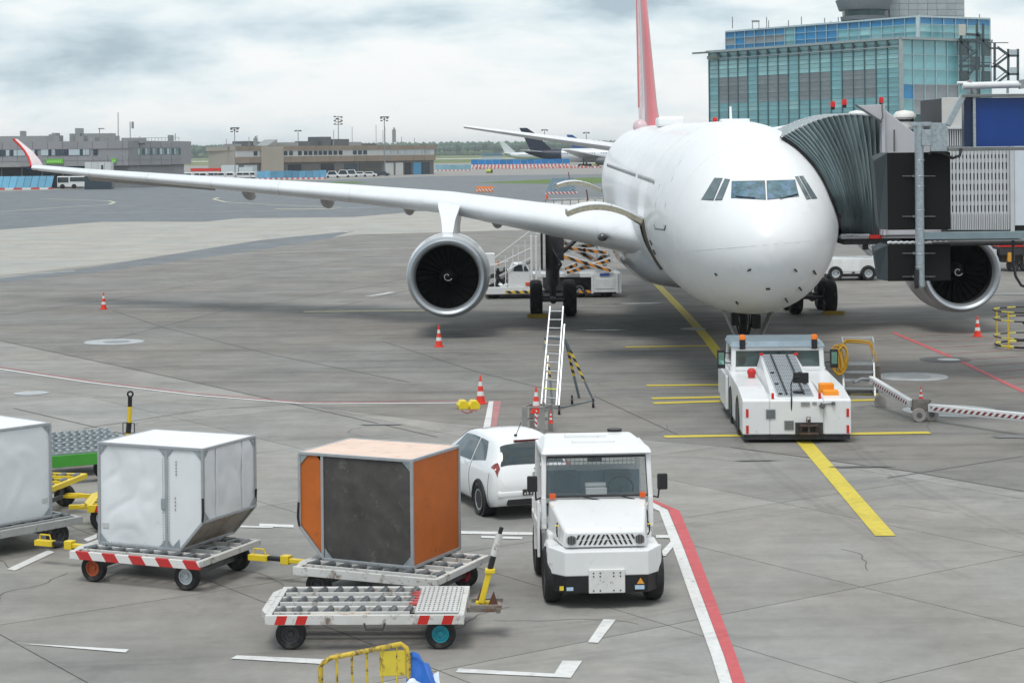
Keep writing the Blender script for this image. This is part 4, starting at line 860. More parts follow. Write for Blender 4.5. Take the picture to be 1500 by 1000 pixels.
for x, z in ((-.60, .68), (-.18, .42)):
    q = MB(); q.bx((x, -.012, z), (.22, .02, .22)); v_ = q.build('vent_plate', mat('zinc_grille', (.28, .31, .32), .45, .6), tug, bevel=.02)
    q = MB()
    for k in range(4):
        for l in range(4): q.bx((x-.07+k*.046, -.025, z-.07+l*.046), (.028, .006, .02))
    q.build('vent_hole', black, v_)
q = MB(); q.box(-.06+.02, .60-.0, -.015, .1, .20, .48); q.build('hitch_pocket', dark, tug)
q = MB(); q.box(.04, .48, -.16, -.02, .22, .27); q.box(.04, .48, -.16, -.02, .40, .44); q.cyl((.26, -.1, .2), (.26, -.1, .56), .03, n=10); q.box(.06, .12, -.05, -.02, .2, .46); q.box(.42, .48, -.05, -.02, .2, .46); q.tube([(.21, -.1, .5), (.22, -.1, .62), (.29, -.1, .62), (.30, -.1, .5)], .012, 6); q.build('tow_hitch', mat('brown_hitch_steel', (.10, .07, .06), .5, .3, var=.4), tug, bevel=.008)
q = MB(); q.bx((.58, -.06, .87), (.12, .12, .1), Matrix.Rotation(.6, 3, 'Y')); q.bx((.84, -.03, .92), (.08, .06, .08)); q.cyl((.6, -.02, .9), (.84, -.02, .92), .012); q.build('work_lamp', dgrey, tug, bevel=.01)
q = MB(); q.box(.10, .3, -.02, 0, .86, .95); q.box(.36, .46, -.015, 0, .89, .95); q.build('socket', steel, tug)
q = MB(); q.box(.66, 1.02, .35, .62, 1.03, 1.17); q.box(.60, .95, .62, .85, 1.05, 1.30); q.build('orange_bag', mat('orange_fabric', (.85, .30, .02), .6, var=.15), tug, bevel=.03)
q = MB(); q.box(.62, 1.2, .08, 3.8, 1.10, 1.14)
for sx in (-1.255,):
    for yy, rad in ((1.35, .58), (3.4, .50)):
        q = MB(); q.prism([(yy+rad*math.cos(a*math.pi/14), .22+rad*1.25*math.sin(a*math.pi/14)) for a in range(15)], 'yz', -1.258, -.95); q.build('wheel_arch', black, tug)
        wheel(tug, (-1.12, yy, .48), .48, .3, wheelwhite, .5)
        wheel(tug, (1.10, yy, .48), .48, .26, wheelwhite, .5)
q = MB(); q.prism([(3.95, .25), (3.95, 1.1), (5.9, 1.1), (5.9, .25)], 'yz', -1.33, -1.26); q.build('cab_door', wp, tug, bevel=.02)
q = MB(); q.tube([(-1.27, 4.2, .5), (-1.31, 4.15, .9)], .02, 6); q.build('grab_handle', orange_lens, tug)

# ================================================================ dollies and containers
frame_w = mat('chipped_white_steel', (.62, .62, .60), .5, var=.15, dirt_or_sheen=(.14, .09, .06), dirt_or_sheen_amt=.9, dscale=6, dthr=.535)
frame_g = mat('grey_dolly_steel', (.42, .43, .42), .5, .2, var=.15, dirt_or_sheen=(.12, .10, .09), dirt_or_sheen_amt=.7, dscale=6, dthr=.55)
frame_y = mat('yellow_dolly_paint', (.74, .55, .03), .4, var=.1, dirt_or_sheen=(.14, .09, .04), dirt_or_sheen_amt=.5, dscale=7, dthr=.62)
rollm = mat('zinc_roller', (.20, .215, .225), .4, .6, var=.2, vscale=10)
treadm = mat('pale_tread_plate', (.60, .61, .60), .45, .1, var=.12, dirt_or_sheen=(.2, .18, .16), dirt_or_sheen_amt=.5, dscale=8)
orange_rim = mat('orange_wheel_rim', (.45, .10, .03), .5, var=.3); blue_rim = mat('turquoise_wheel_rim', (.02, .30, .38), .5, var=.2, dirt_or_sheen=(.03, .03, .03), dirt_or_sheen_amt=.6, dscale=18)
silver_rim = mat('silver_wheel_rim', (.50, .55, .58), .4, .3, var=.2)
def dolly(label, loc, rz, Ld, Wd, wb, rims, fm=frame_w, zt=.50, tread=False, rollers=True, tow=0, towz=0, striped=True, hitch=1, r=.21, wy=None, group='container dollies on the apron'):
    t = thing('container_dolly', label, 'dolly', loc, rz, group); hx, hy = Ld/2, Wd/2; z0 = zt-.10; wy = wy or hy-.17
    q = MB()
    q.beam((-hx, hy-.04, zt-.05), (hx, hy-.04, zt-.05), .08, .10); q.beam((-hx+.04, -hy+.08, zt-.05), (-hx+.04, hy-.08, zt-.05), .08, .10); q.beam((hx-.04, -hy+.08, zt-.05), (hx-.04, hy-.08, zt-.05), .08, .10)
    for y in (-hy*.33, hy*.33): q.beam((-hx+.08, y, zt-.06), (hx-.08, y, zt-.06), .07, .09)
    q.hexa([(-hx-.10, -hy+.35, zt-.1), (-hx, -hy+.1, zt-.1), (-hx, hy-.1, zt-.1), (-hx-.10, hy-.35, zt-.1), (-hx-.10, -hy+.35, zt), (-hx, -hy+.1, zt), (-hx, hy-.1, zt), (-hx-.10, hy-.35, zt)])
    q.build('deck_frame', fm, t, bevel=.008)
    q = MB(); q.beam((-hx, -hy+.01, zt-.06), (hx, -hy+.01, zt-.06), .06, .13); er = q.build('edge_rail', stripes('dolly_red_white', (.70, .70, .68), (.50, .03, .03), 2.0, diag=.7) if striped == 1 else fm, t, bevel=.006)
    if striped == 2:
        for x in (-hx+.22, -hx+.50, hx-.55, hx-.22):
            q = MB(); q.hexa([(x-.09, -hy-.023, zt-.12), (x+.05, -hy-.023, zt-.12), (x+.05, -hy-.020, zt-.12), (x-.09, -hy-.020, zt-.12), (x-.05, -hy-.023, zt), (x+.09, -hy-.023, zt), (x+.09, -hy-.020, zt), (x-.05, -hy-.020, zt)]); q.build('red_mark', red, er)
    if rollers:
        rows = [-hy*.66, 0, hy*.66]
        q = MB()
        for yy in rows:
            q.box(-hx+.1, hx-(.75 if tread else .1), yy+.13, yy+.16, zt-.07, zt+.015); q.box(-hx+.1, hx-(.75 if tread else .1), yy-.16, yy-.13, zt-.07, zt+.015)
        q.build('roller_channel', fm, t, bevel=.004)
        span = Ld-(.95 if tread else .3); nr = 9
        for yy in rows:
            for i in range(nr):
                x = -hx+.17+span*i/(nr-1); q = MB(); q.cyl((x-.02, yy-.12, zt-.005), (x+.02, yy+.12, zt-.005), .046, n=10); ro = q.build('roller', rollm, t, smooth=40)
    if tread:
        q = MB(); q.box(hx-.68, hx-.08, -hy+.1, hy-.1, zt-.005, zt+.02); tp = q.build('tread_plate', treadm, t, bevel=.005)
        q = MB()
        for i in range(9):
            for j in range(13): q.bx((hx-.63+i*.065, -hy+.2+j*(Wd-.4)/12, zt+.021), (.022, .045, .004))
        q.build('tread_slot', dgrey, tp)['kind'] = 'stuff'
        q = MB()
        for j in range(5): q.hexa([(hx-.80, -.25+j*.16, zt), (hx-.68, -.31+j*.16, zt), (hx-.68, -.19+j*.16, zt), (hx-.80, -.25+j*.16+.001, zt), (hx-.80, -.25+j*.16, zt+.03), (hx-.68, -.31+j*.16, zt+.03), (hx-.68, -.19+j*.16, zt+.03), (hx-.80, -.25+j*.16+.001, zt+.03)])
        q.build('edge_teeth', mat('worn_pink_red', (.5, .10, .10), .5), tp)
    q = MB(); q.box(-hx+.3, hx-.3, -.1, .1, z0-.14, z0-.02)
    for x in (-wb/2, wb/2): q.beam((x, -wy, r), (x, wy, r), .07); q.beam((x, -wy+.12, r), (x, -wy+.12, z0), .07); q.beam((x, wy-.12, r), (x, wy-.12, z0), .07)
    q.beam((-hx+.2, -.3, z0-.04), (hx-.2, -.3, z0-.04), .05); q.beam((-hx+.2, .3, z0-.04), (hx-.2, .3, z0-.04), .05)
    q.build('underframe', dgrey, t)
    k = 0
    for x in (-wb/2, wb/2):
        for y in (-wy, wy):
            # wheel axis must run across the dolly (local y)
            tw_ = wheel(t, (x, y, r), r, .13, rims[k % len(rims)], .56); tw_.rotation_euler = (0, 0, R(90)); k += 1
    if hitch:
        s = hitch
        q = MB(); q.bx((s*(hx+.20), 0, .34), (.5, .09, .07)); q.bx((s*(hx+.1), .12, .34), (.3, .05, .05)); q.bx((s*(hx+.1), -.12, .34), (.3, .05, .05)); q.build('drawbar_mount', fm, t)
    if tow == 1:       # drawbar lying, reaching to the left
        q = MB(); q.beam((-hx-.1, 0, .36), (-hx-.62, 0, .36), .09, .07); q.box(-hx-.75, -hx-.60, -.07, .07, .30, .44); q.build('drawbar', frame_y, t, bevel=.01)
        q = MB(); q.cyl((-hx-.75, 0, .37), (-hx-1.0, 0, .37), .04, n=10); q.build('drawbar_tube', black, t)
        q = MB(); q.box(-hx-1.35, -hx-1.0, -.06, .06, .32, .41); q.tube([(-hx-1.28, 0, .41), (-hx-1.27, 0, .50), (-hx-1.08, 0, .50), (-hx-1.05, 0, .41)], .015, 6); q.build('coupling', frame_y, t, bevel=.01)
    if tow == 2:       # drawbar standing upright at the right-hand end
        q = MB(); q.box(hx, hx+.42, -.10, .10, zt-.15, zt-.08); q.beam((hx+.05, -.2, zt-.05), (hx+.5, -.2, zt-.05), .05); q.beam((hx+.05, .2, zt-.05), (hx+.5, .2, zt-.05), .05); q.beam((hx+.45, -.3, zt-.09), (hx+.45, .3, zt-.09), .06); q.build('drawbar_mount', mat('brown_stained_steel', (.24, .22, .20), .6, var=.35, vscale=8, dirt_or_sheen=RUST, dirt_or_sheen_amt=.8, dscale=5, dthr=.5), t)
        q = MB(); q.beam((hx+.20, 0, zt-.04), (hx+.32, 0, zt+.40), .10, .08); q.beam((hx+.12, .05, zt-.05), (hx+.42, .05, zt-.05), .1, .05); q.box(hx+.26, hx+.40, -.07, .07, zt+.38, zt+.44); q.build('drawbar', frame_y, t, bevel=.01)
        q = MB(); q.cyl((hx+.33, 0, zt+.44), (hx+.38, 0, zt+.62), .042, n=10); q.cyl((hx+.47, 0, zt+.93), (hx+.50, 0, zt+1.02), .03, n=10); q.build('drawbar_sleeve', black, t, smooth=50)
        q = MB(); q.cyl((hx+.38, 0, zt+.62), (hx+.47, 0, zt+.93), .05, n=10); q.build('drawbar_tube', frame_w, t, smooth=50)
        q = MB(); q.prism([(hx+.12, zt-.05), (hx+.2, zt+.15), (hx+.26, zt-.05)], 'xz', .07, .09); q.prism([(hx+.3, zt-.05), (hx+.38, zt+.14), (hx+.44, zt-.05)], 'xz', -.09, -.07); q.each('drawbar_bracket', mat('rusty_brown_steel', (.14, .06, .04), .6, var=.3), t)
    return t
d0 = dolly('empty container dolly with grey rollers and turquoise wheel rim, nearest the camera', (-2.03, 26.95, 0), R(-1.5), 2.72, 1.75, 2.06, [wheeldark, wheeldark, blue_rim, wheeldark], tread=True, tow=2, striped=2, hitch=0)
q = MB(); q.box(-.75, .05, -.83, -.72, .46, .50); q.build('rusty_stop_plate', mat('rust_streaked_white', (.52, .48, .42), .6, var=.2, dirt_or_sheen=(.32, .10, .03), dirt_or_sheen_amt=.9, dscale=7, dthr=.48), d0)
q = MB(); q.tube([(.0, -.9, .40), (.02, -.92, .32), (.26, -.92, .32), (.28, -.9, .40)], .014, 6); q.build('brake_handle', dark, d0)
d1 = dolly('white container dolly carrying the orange and black container', (-1.88, 29.55, 0), R(-24), 2.45, 1.85, 1.75, [wheeldark, wheeldark, wheeldark, mat('dark_red_rim', (.2, .02, .03), .5)], tow=1, striped=0, hitch=0)
d2 = dolly('container dolly with red and white edge rail carrying the dented white container', (-5.62, 30.92, 0), R(-23), 2.42, 1.85, 1.74, [orange_rim, wheeldark, silver_rim, wheeldark], tow=1, striped=1, hitch=0, r=.22)
d3 = dolly('grey container dolly at the left edge of the picture under the cropped white container', (-9.05, 33.1, 0), R(48.7), 2.5, 1.8, 1.7, [wheeldark], fm=frame_g, striped=0, hitch=0)
d4 = dolly('yellow container dolly half hidden behind the cropped white container', (-9.75, 36.7, 0), R(-12), 2.6, 1.7, 1.8, [wheeldark], fm=frame_y, striped=0, hitch=1, zt=.62)
d5 = dolly('yellow dolly with black and silver wheel peeking out left of the dented white container', (-6.55, 35.35, 0), R(4), 2.4, 1.6, 1.8, [silver_rim], fm=frame_y, striped=2, hitch=-1, r=.26, wy=.72)
for x, y, h_ in ():
    pass
def uld(label, loc, rz, flip, main, roofm, front, curtain=None, dent=0.0):
    t = thing('air_cargo_container', label, 'container', loc, rz, 'air cargo containers on dollies'); s = flip
    pf_ = [(-.78*s, 0), (.78*s, 0), (1.21*s, .47), (1.21*s, 1.61), (-.78*s, 1.61)]; hy = .765
    q = MB(); e = .045
    for i in range(5):
        a, b = pf_[i], pf_[(i+1) % 5]
        for y in (-hy, hy): q.beam((a[0], y, a[1]), (b[0], y, b[1]), e, e, up=(0, 1, 0))
        q.beam((a[0], -hy, a[1]), (a[0], hy, a[1]), e, e)
    q.beam((.52*s if curtain is None else .74*-s+.02*s+1.52*s, -hy, .02), (.52*s if curtain is None else .80*s, -hy, 1.6), .05, .03, up=(0, 1, 0))
    q.box(-.76, .76, -hy+.02, hy-.02, -.03, .03); q.build('container_frame', alum, t, bevel=.006)
    def dented(pts4, ny, nz, amp, name, m):
        a, b, c, d = [Vector(p) for p in pts4]; nrm = (b-a).cross(d-a).normalized(); mb = MB(); g = []
        from mathutils import noise as _n
        for i in range(ny+1):
            for j in range(nz+1):
                u, v = i/ny, j/nz; p = a.lerp(b, u).lerp(d.lerp(c, u), v); ed = min(1, 6*min(u, 1-u, v, 1-v))
                k = _n.noise(p*1.5+Vector((loc[0], 0, 3)))+.18*_n.noise(p*4.7); k2 = max(0, .22-abs(_n.noise(p*1.9+Vector((9, loc[0], 0)))))*2.0
                g.append(p+nrm*amp*ed*(k*.7-k2*.8))
        mb.add(g, [(i*(nz+1)+j, (i+1)*(nz+1)+j, (i+1)*(nz+1)+j+1, i*(nz+1)+j+1) for i in range(ny) for j in range(nz)])
        return mb.build(name, m, t, smooth=60)
    yf = -hy+.006
    if curtain is None:
        dented([(-.77*s, yf, .02), (.50*s, yf, .02), (.50*s, yf, 1.59), (-.77*s, yf, 1.59)], 26, 30, dent, 'front_panel', front)
        mb = MB(); mb.quad((.54*s, yf, .02), (.77*s, yf, .02), (1.19*s, yf, .48), (1.19*s, yf, 1.59), (.54*s, yf, 1.59)); mb.build('front_panel', front, t)
    else:
        dented([(-.77*s, yf, .02), (.77*s, yf, .02), (.77*s, yf, 1.59), (-.77*s, yf, 1.59)], 26, 30, .03, 'front_curtain', curtain)
        mb = MB(); mb.prism([(.83*s, .1), (1.19*s, .50), (1.19*s, 1.50), (1.10*s, 1.58), (.90*s, 1.58), (.83*s, 1.50)], 'xz', yf, yf+.01); mb.build('front_panel', front, t)
    dented([(1.205*s, -hy+.02, .49), (1.205*s, hy-.02, .49), (1.205*s, hy-.02, 1.59), (1.205*s, -hy+.02, 1.59)][::(1 if s > 0 else 1)], 24, 20, dent, 'side_panel', main)
    dented([(-.775*s, -hy+.02, .02), (-.775*s, hy-.02, .02), (-.775*s, hy-.02, 1.59), (-.775*s, -hy+.02, 1.59)], 24, 24, dent*.5, 'side_panel', main)
    mb = MB(); mb.quad((.79*s, -hy, .01), (.79*s, hy, .01), (1.205*s, hy, .47), (1.205*s, -hy, .47)); mb.build('slanted_panel', mat('stained_slant_panel', (.42, .38, .33), .45, .2, var=.3, vscale=4, dirt_or_sheen=(.14, .10, .07), dirt_or_sheen_amt=.7, dscale=4, dthr=.48), t)
    mb = MB(); mb.quad((-.78*s, hy-.01, .01), (.78*s, hy-.01, .01), (1.2*s, hy-.01, .47), (1.2*s, hy-.01, 1.6), (-.78*s, hy-.01, 1.6)); mb.build('back_panel', main, t)
    x0, x1 = sorted((-.78*s, 1.21*s))
    dented([(x0, -hy, 1.625), (x1, -hy, 1.625), (x1, hy, 1.625), (x0, hy, 1.625)], 20, 16, .012, 'roof_panel', roofm)
    for cx, cz, dx, dz in [(-.76*s, 1.59, s, -1), (1.19*s, 1.59, -s, -1), (-.76*s, .02, s, 1), (.76*s, .02, -s, 1)]+([(.52*s, 1.59, s, -1), (.52*s, 1.59, -s, -1), (.52*s, .02, s, 1), (.52*s, .02, -s, 1)] if curtain is None else []):
        mb = MB(); mb.prism([(cx, cz), (cx+dx*.14, cz), (cx, cz+dz*.15)], 'xz', yf-.018, yf-.012); mb.build('corner_gusset', galv, t)
    for cy_, cz in ((-hy+.03, 1.58), (hy-.03, 1.58), (-hy+.03, .5), (hy-.03, .5)):
        mb = MB(); sy = 1 if cy_ < 0 else -1; sz = 1 if cz < 1 else -1; mb.prism([(cy_, cz), (cy_+sy*.12, cz), (cy_, cz+sz*.13)], 'yz', 1.215*s, 1.222*s); mb.build('corner_gusset', galv, t)
    mb = MB(); rv = []
    for k in range(30):
        for yy, zz, xx in ((yf-.012, .03, -.76+k*.052), (yf-.012, 1.585, -.76+k*.067)):
            mb.bx((xx*s, yy, zz), (.010, .006, .010))
        mb.bx((-.765*s, yf-.012, .05+k*.052), (.010, .006, .010))
        if curtain is None: mb.bx((.46*s, yf-.02, .12+k*.045), (.010, .006, .014)); mb.bx((.57*s, yf-.012, .12+k*.045), (.010, .006, .014))
    mb.build('rivet', dgrey, t)['kind'] = 'stuff'
    if curtain is None:
        mb = MB(); mb.box(*sorted((.43*s, .52*s)), yf-.03, yf-.012, .62, .80); mb.build('latch_bar', galv, t, bevel=.006)
        mb = MB()
        for k in range(5): mb.box(*sorted((.70*s, .72*s)), yf-.012, yf-.008, 1.18+k*.05, 1.205+k*.05)
        for k in range(4): mb.box(*sorted((.68*s, .695*s)), yf-.012, yf-.008, .62+k*.06, .65+k*.06)
        mb.build('small_lettering', mat('faded_grey_lettering', (.25, .26, .28), .6), t)['kind'] = 'stuff'
        mb = MB(); mb.box(*sorted((-.72*s, -.60*s)), yf-.014, yf-.010, .25, .33); mb.build('placard', mat('dull_placard', (.55, .56, .56), .4), t)
    mb = MB()
    for a_ in (.25, .75): mb.beam((1.222*s, -hy+1.53*a_, .50), (1.222*s, -hy+1.53*a_, 1.58), .03, .012, up=(1, 0, 0))
    mb.each('panel_stiffener', main, t)
    mb = MB(); mb.tube([(1.21*s, -hy-.02, .48), (1.23*s, -hy-.03, .62), (1.22*s, -hy-.02, .85)], .02, 6); mb.tube([(1.21*s, hy, .5), (1.235*s, hy-.01, .75)], .02, 6); mb.build('rope_handle', black, t)
    return t
alw = mat('dented_white_aluminium', (.76, .795, .82), .36, .08, var=.05, vscale=2, bump=.2, bscale=3.5, dirt_or_sheen=(.25, .25, .25), dirt_or_sheen_amt=.25, dscale=9, dthr=.6)
roofw = mat('bright_white_roof', (.80, .80, .80), .4, var=.05, dirt_or_sheen=GRIME, dirt_or_sheen_amt=.25, dscale=6)
org_m = mat('scuffed_orange_panel', (.52, .13, .02), .5, var=.12, vscale=3, dirt_or_sheen=(.10, .05, .03), dirt_or_sheen_amt=.8, dscale=4, dthr=.60)
org_r = mat('faded_salmon_roof', (.74, .56, .46), .55, var=.08, vscale=2, dirt_or_sheen=(.45, .30, .22), dirt_or_sheen_amt=.5, dscale=3)
curt = mat('scuffed_black_curtain', (.07, .067, .062), .5, var=.35, vscale=3, dirt_or_sheen=(.20, .19, .17), dirt_or_sheen_amt=.6, dscale=5, dthr=.58, bump=.4, bscale=5)
uld('dented white container with slanted right side on the red and white railed dolly', (-5.68, 31.33, .54), R(-24.5), 1, alw, roofw, alw, dent=.05)
uld('orange container with black front curtain and salmon roof', (-1.90, 29.88, .54), R(-26), -1, org_m, org_r, org_m, curtain=curt, dent=.012)
uld('white container cut off by the left edge of the picture', (-9.15, 33.2, .54), R(48.7), -1, alw, roofw, alw, dent=.03)

# green pallet dolly with upright yellow and black drawbar
gd = thing('pallet_dolly', 'grey roller pallet dolly with green side beam behind the white containers', 'dolly', (-10.35, 40.6, 0), R(27))
q = MB()
for y in (-1.3, -.6, .1, .8, 1.4): q.box(-2.2, 2.2, y-.09, y+.09, .55, .66)
for x in (-2.1, -.7, .7, 2.1): q.box(x-.05, x+.05, -1.4, 1.4, .50, .58)
q.build('deck_frame', galv, gd, bevel=.006)
for y in (-1.3, -.6, .1, .8, 1.4):
    q = MB()
    for i in range(26): q.cyl((-2.1+i*.168, y-.08, .675), (-2.1+i*.168, y+.08, .675), .045, n=8)
    q.build('roller_track', alum, gd)
q = MB(); q.box(-.9, 2.25, -1.47, -1.41, .38, .62); q.build('side_beam', mat('green_paint', (.06, .32, .04), .4, var=.1), gd, bevel=.006)
q = MB(); q.box(-2.25, -.9, -1.47, -1.41, .42, .58); q.box(-1.8, 1.8, -.5, .5, .3, .5); q.build('underframe', dgrey, gd)
for x in (-1.55, -1.2): 
    q = MB(); q.box(x-.05, x+.05, -1.49, -1.475, .46, .54); q.build('red_marker', red, gd)
for x, y in ((-1.8, 1.3), (-.9, 1.35)):
    q = MB(); q.box(x-.06, x+.06, y-.05, y+.05, .68, .90); q.build('stop_post', redwhite_s, gd)
for x in (-1.4, 1.4):
    for y in (-1.15, 1.15):
        tw_ = wheel(gd, (x, y, .25), .25, .18, wheeldark, .5); tw_.rotation_euler = (0, 0, R(90))
p0 = P(188, 640, 40); 
db = thing('upright_drawbar', 'yellow and black drawbar with ring eye standing upright behind the dented white container', 'drawbar', (p0.x, 40, 0))
q = MB(); q.cyl((-.02, 0, .4), (.0, 0, 1.0), .05, n=12); q.build('lower_tube', yellow, db, smooth=50)
q = MB(); q.cyl((0, 0, 1.0), (.02, 0, 1.22), .055, n=12); q.cyl((.04, 0, 1.55), (.045, 0, 1.75), .045, n=12); q.build('black_sleeve', black, db, smooth=50)
q = MB(); q.cyl((.02, 0, 1.22), (.04, 0, 1.55), .045, n=12); q.build('upper_tube', yellow, db, smooth=50)
q = MB(); q.tube([(.05+.055*math.cos(a*math.pi/8), 0, 1.81+.055*math.sin(a*math.pi/8)) for a in range(16)], .02, 8, closed=True); q.build('ring_eye', black, db, smooth=60)
q = MB()
for sx in (-1, 1): q.tube([(.02, 0, 1.2), (sx*.12+.01, 0, 1.2), (sx*.12+.01, 0, 1.0), (.01, 0, 1.0)], .012, 6)
q.build('grab_handle', black, db)
q = MB(); q.box(-.25, .25, -.3, .3, .25, .42); q.box(-.05, .05, -.3, .6, .0, .3); q.build('drawbar_foot', dgrey, db)

# baggage cart at the bottom edge
ct = thing('baggage_cart', 'open baggage cart with rusty yellow rails and blue tarpaulin at the bottom edge', 'baggage cart', (-1.6, 20.4, -.26), R(8))
yr = mat('flaking_yellow_rail', (.60, .42, .04), .5, var=.15, dirt_or_sheen=(.06, .04, .03), dirt_or_sheen_amt=.9, dscale=11, dthr=.5)
q = MB(); q.tube([(-.45, .7, .5), (-.45, .7, 1.42), (-.42, .7, 1.46), (-.34, .7, 1.51), (.44, .7, 1.63), (.50, .7, 1.58), (.52, .7, 1.48), (.52, .7, .5)], .028, 8); q.tube([(-.40, -.2, .5), (-.40, -.2, 1.24), (-.35, -.2, 1.29), (.1, -.2, 1.14), (.6, -.2, .9)], .024, 8)
q.each('end_rail', yr, ct, smooth=60)
for i in range(5):
    x = -.27+i*.165; q = MB(); q.tube([(x, .7, .5), (x, .7, 1.55+.1*(x+.3))], .014, 6); q.build('rail_bar', yr, ct)
q = MB(); q.box(.20, .49, .69, .71, 1.28, 1.56); q.build('rail_plate', mat('chipped_yellow_plate', (.62, .48, .04), .5, var=.15, dirt_or_sheen=(.06, .03, .02), dirt_or_sheen_amt=.9, dscale=7, dthr=.55), ct, bevel=.01)
q = MB(); q.box(-.6, 2.4, -.8, .75, .42, .5); q.build('cart_floor', dgrey, ct)
from mathutils import noise as _nz
def sheetmesh(fn, nu, nv): 
    mb = MB(); mb.add([fn(i/nu, j/nv) for i in range(nu+1) for j in range(nv+1)], [(i*(nv+1)+j, (i+1)*(nv+1)+j, (i+1)*(nv+1)+j+1, i*(nv+1)+j+1) for i in range(nu) for j in range(nv)]); return mb
def tarp(u, v):
    x = .50+1.15*u*(.25+.75*v); y = .7-.9*v*u+.0; z = 1.56-.30*u-.65*v*(.5+.4*u); p = Vector((x, y, z)); return p+Vector((.03, .10, .10))*_nz.noise(p*4)+Vector((.02, .05, .05))*_nz.noise(p*11)
sheetmesh(tarp, 34, 26).build('tarpaulin', mat('blue_tarpaulin', (.02, .12, .45), .35, var=.15, bump=.4, bscale=6), ct, smooth=22)
def plast(u, v):
    p = Vector((-.35+1.2*u, -.15+.8*v, 1.20+.1*math.sin(u*5)*math.sin(v*3+1))); return p+Vector((0, 0, .12))*_nz.noise(p*6)
sheetmesh(plast, 26, 18).build('plastic_film', mat('white_plastic_film', (.66, .72, .78), .25, var=.15, coat=.6, bump=.6, bscale=9), ct, smooth=50)
def tarp2(u, v):
    p = Vector((.70+1.25*u, -.15+.55*v, 1.24-.30*u-.12*v)); return p+Vector((0, 0, .10))*_nz.noise(p*5)
sheetmesh(tarp2, 16, 8).build('tarpaulin_edge', MATS['blue_tarpaulin'], ct, smooth=60)
for x in (-.2, 2.0):
    for y in (-.6, .6):
        tw_ = wheel(ct, (x, y, .21), .21, .13, wheeldark, .56); tw_.rotation_euler = (0, 0, R(90))
# ================================================================ APRON EQUIPMENT
def cone(label, loc, h=.78, group=None):
    t = thing('traffic_cone', label, 'traffic cone', loc, random.random(), 'red and white traffic cones'); k = h/.78
    q = MB(); q.prism([(.19*k*math.cos(a*math.pi/4+.39)*1.0, .19*k*math.sin(a*math.pi/4+.39)) for a in range(8)], 'xy', 0, .035*k); q.build('base', conered, t, bevel=.008)
    def rr_(z): return (.135-.115*z/.74)*k
    for z0, z1, m in ((.035, .22, conered), (.22, .34, conewhite), (.34, .48, conered), (.48, .60, conewhite), (.60, .77, conered)):
        q = MB(); q.lathe([(rr_(z0), z0*k), (rr_(z1), z1*k)], (0, 0, 0), n=18, caps=(z1 > .7)); q.build('red_sleeve' if m is conered else 'white_sleeve', m, t, smooth=50)
    return t
cone('traffic cone standing alone far left on the stand surface', G(152, 453))
cone('traffic cone in front of the left engine', G(643, 508))
cone('traffic cone beside the yellow wheel chocks', G(704, 591))
cone('traffic cone right of the jet bridge mast, below the right engine', G(1432, 493))
# yellow wheel chocks
for (u, v), lb in (((678, 598), 'left one of two yellow wheel chocks by the cone'), ((694, 598), 'right one of two yellow wheel chocks by the cone')):
    t = thing('wheel_chock', lb, 'wheel chock', G(u, v), .2, 'yellow wheel chocks'); q = MB(); q.prism([(-.13, 0), (.13, 0), (.15, .1), (.07, .22), (-.07, .22), (-.15, .1)], 'xz', -.18, .18); q.build('block', cyellow, t, bevel=.01)
q = MB(); q.tube([G(676, 602)+Vector((0, 0, .02)), G(684, 606)+Vector((0, 0, .02)), G(692, 604)+Vector((0, 0, .02)), G(688, 601)+Vector((0, 0, .02)), G(698, 602)+Vector((0, 0, .02))], .012, 6); tag(q.build('chock_rope', mat('pink_red_rope', (.5, .1, .12), .7), None), 'short red rope lying in front of the yellow wheel chocks', 'rope')
for s, lb in ((-1, 'yellow chock under the left main wheel of the airliner'), (1, 'yellow chock under the right main wheel of the airliner')):
    q = MB(); q.prism([(-.15, 0), (.15, 0), (.08, .16), (-.08, .16)], 'yz', -.42, .42); o = q.build('wheel_chock', mat('dull_yellow_rubber', (.35, .24, .03), .6, var=.2), None, bevel=.01); o.location = (7.1+s*6.05, 50.8+28.05-.80, 0); tag(o, lb, 'wheel chock', 'chocks under the airliner')

# ladder on a wheeled A-frame
b0 = G(800, 603)
ld = thing('service_ladder', 'aluminium ladder leaning on a wheeled steel A-frame with striped legs', 'ladder', (0, 0, 0))
def W(u, v, Y): return P(u, v, Y)
la, lb_ = P(796, 597, 50.2), P(815, 451, 51.8); ra, rb = P(818, 601, 50.2), P(824, 459, 51.8); lt = P(800, 449, 51.8)
L0a, L0b = P(793, 592, 50.1), P(806, 449, 52.2); R0a, R0b = P(815, 594, 50.1), P(825, 449, 52.2)
q = MB()
for a, b in ((L0a, L0b), (R0a, R0b)): q.beam(a, b, .035, .055)
q.beam(P(818, 603, 50.0), P(827, 475, 51.6), .035, .05); q.beam(P(798, 600, 50.0), P(803, 520, 51.2), .035, .05)
q.each('ladder_rail', alum, ld)
for i in range(11):
    t_ = .07+.088*i; a = L0a.lerp(L0b, t_); b = R0a.lerp(R0b, t_); q = MB(); q.cyl(a, b, .018, n=8); q.build('rung', alum if i != 1 else mat('lime_rung', (.6, .75, .05), .5), ld, smooth=50)
apx = P(828, 497, 52.2); q = MB(); steelb = mat('blue_grey_steel_tube', (.17, .21, .23), .45, .4, var=.2)
A1_, A2_, A3_ = P(870, 588, 52.0), P(849, 585, 50.4+2.2), P(799, 598, 50.6)
A4_ = P(822, 588, 54.0)
q.beam(P(798, 495, 52.2), apx, .06); q.beam(A1_, P(823, 598, 50.6), .08, .09); q.beam(A4_, A1_, .08, .08); q.beam(A3_, P(822, 598, 50.6), .08, .08); q.beam(A3_, A4_, .08); q.beam(P(822, 598, 50.6), P(822, 606, 50.6), .07)
q.build('base_frame', steelb, ld)
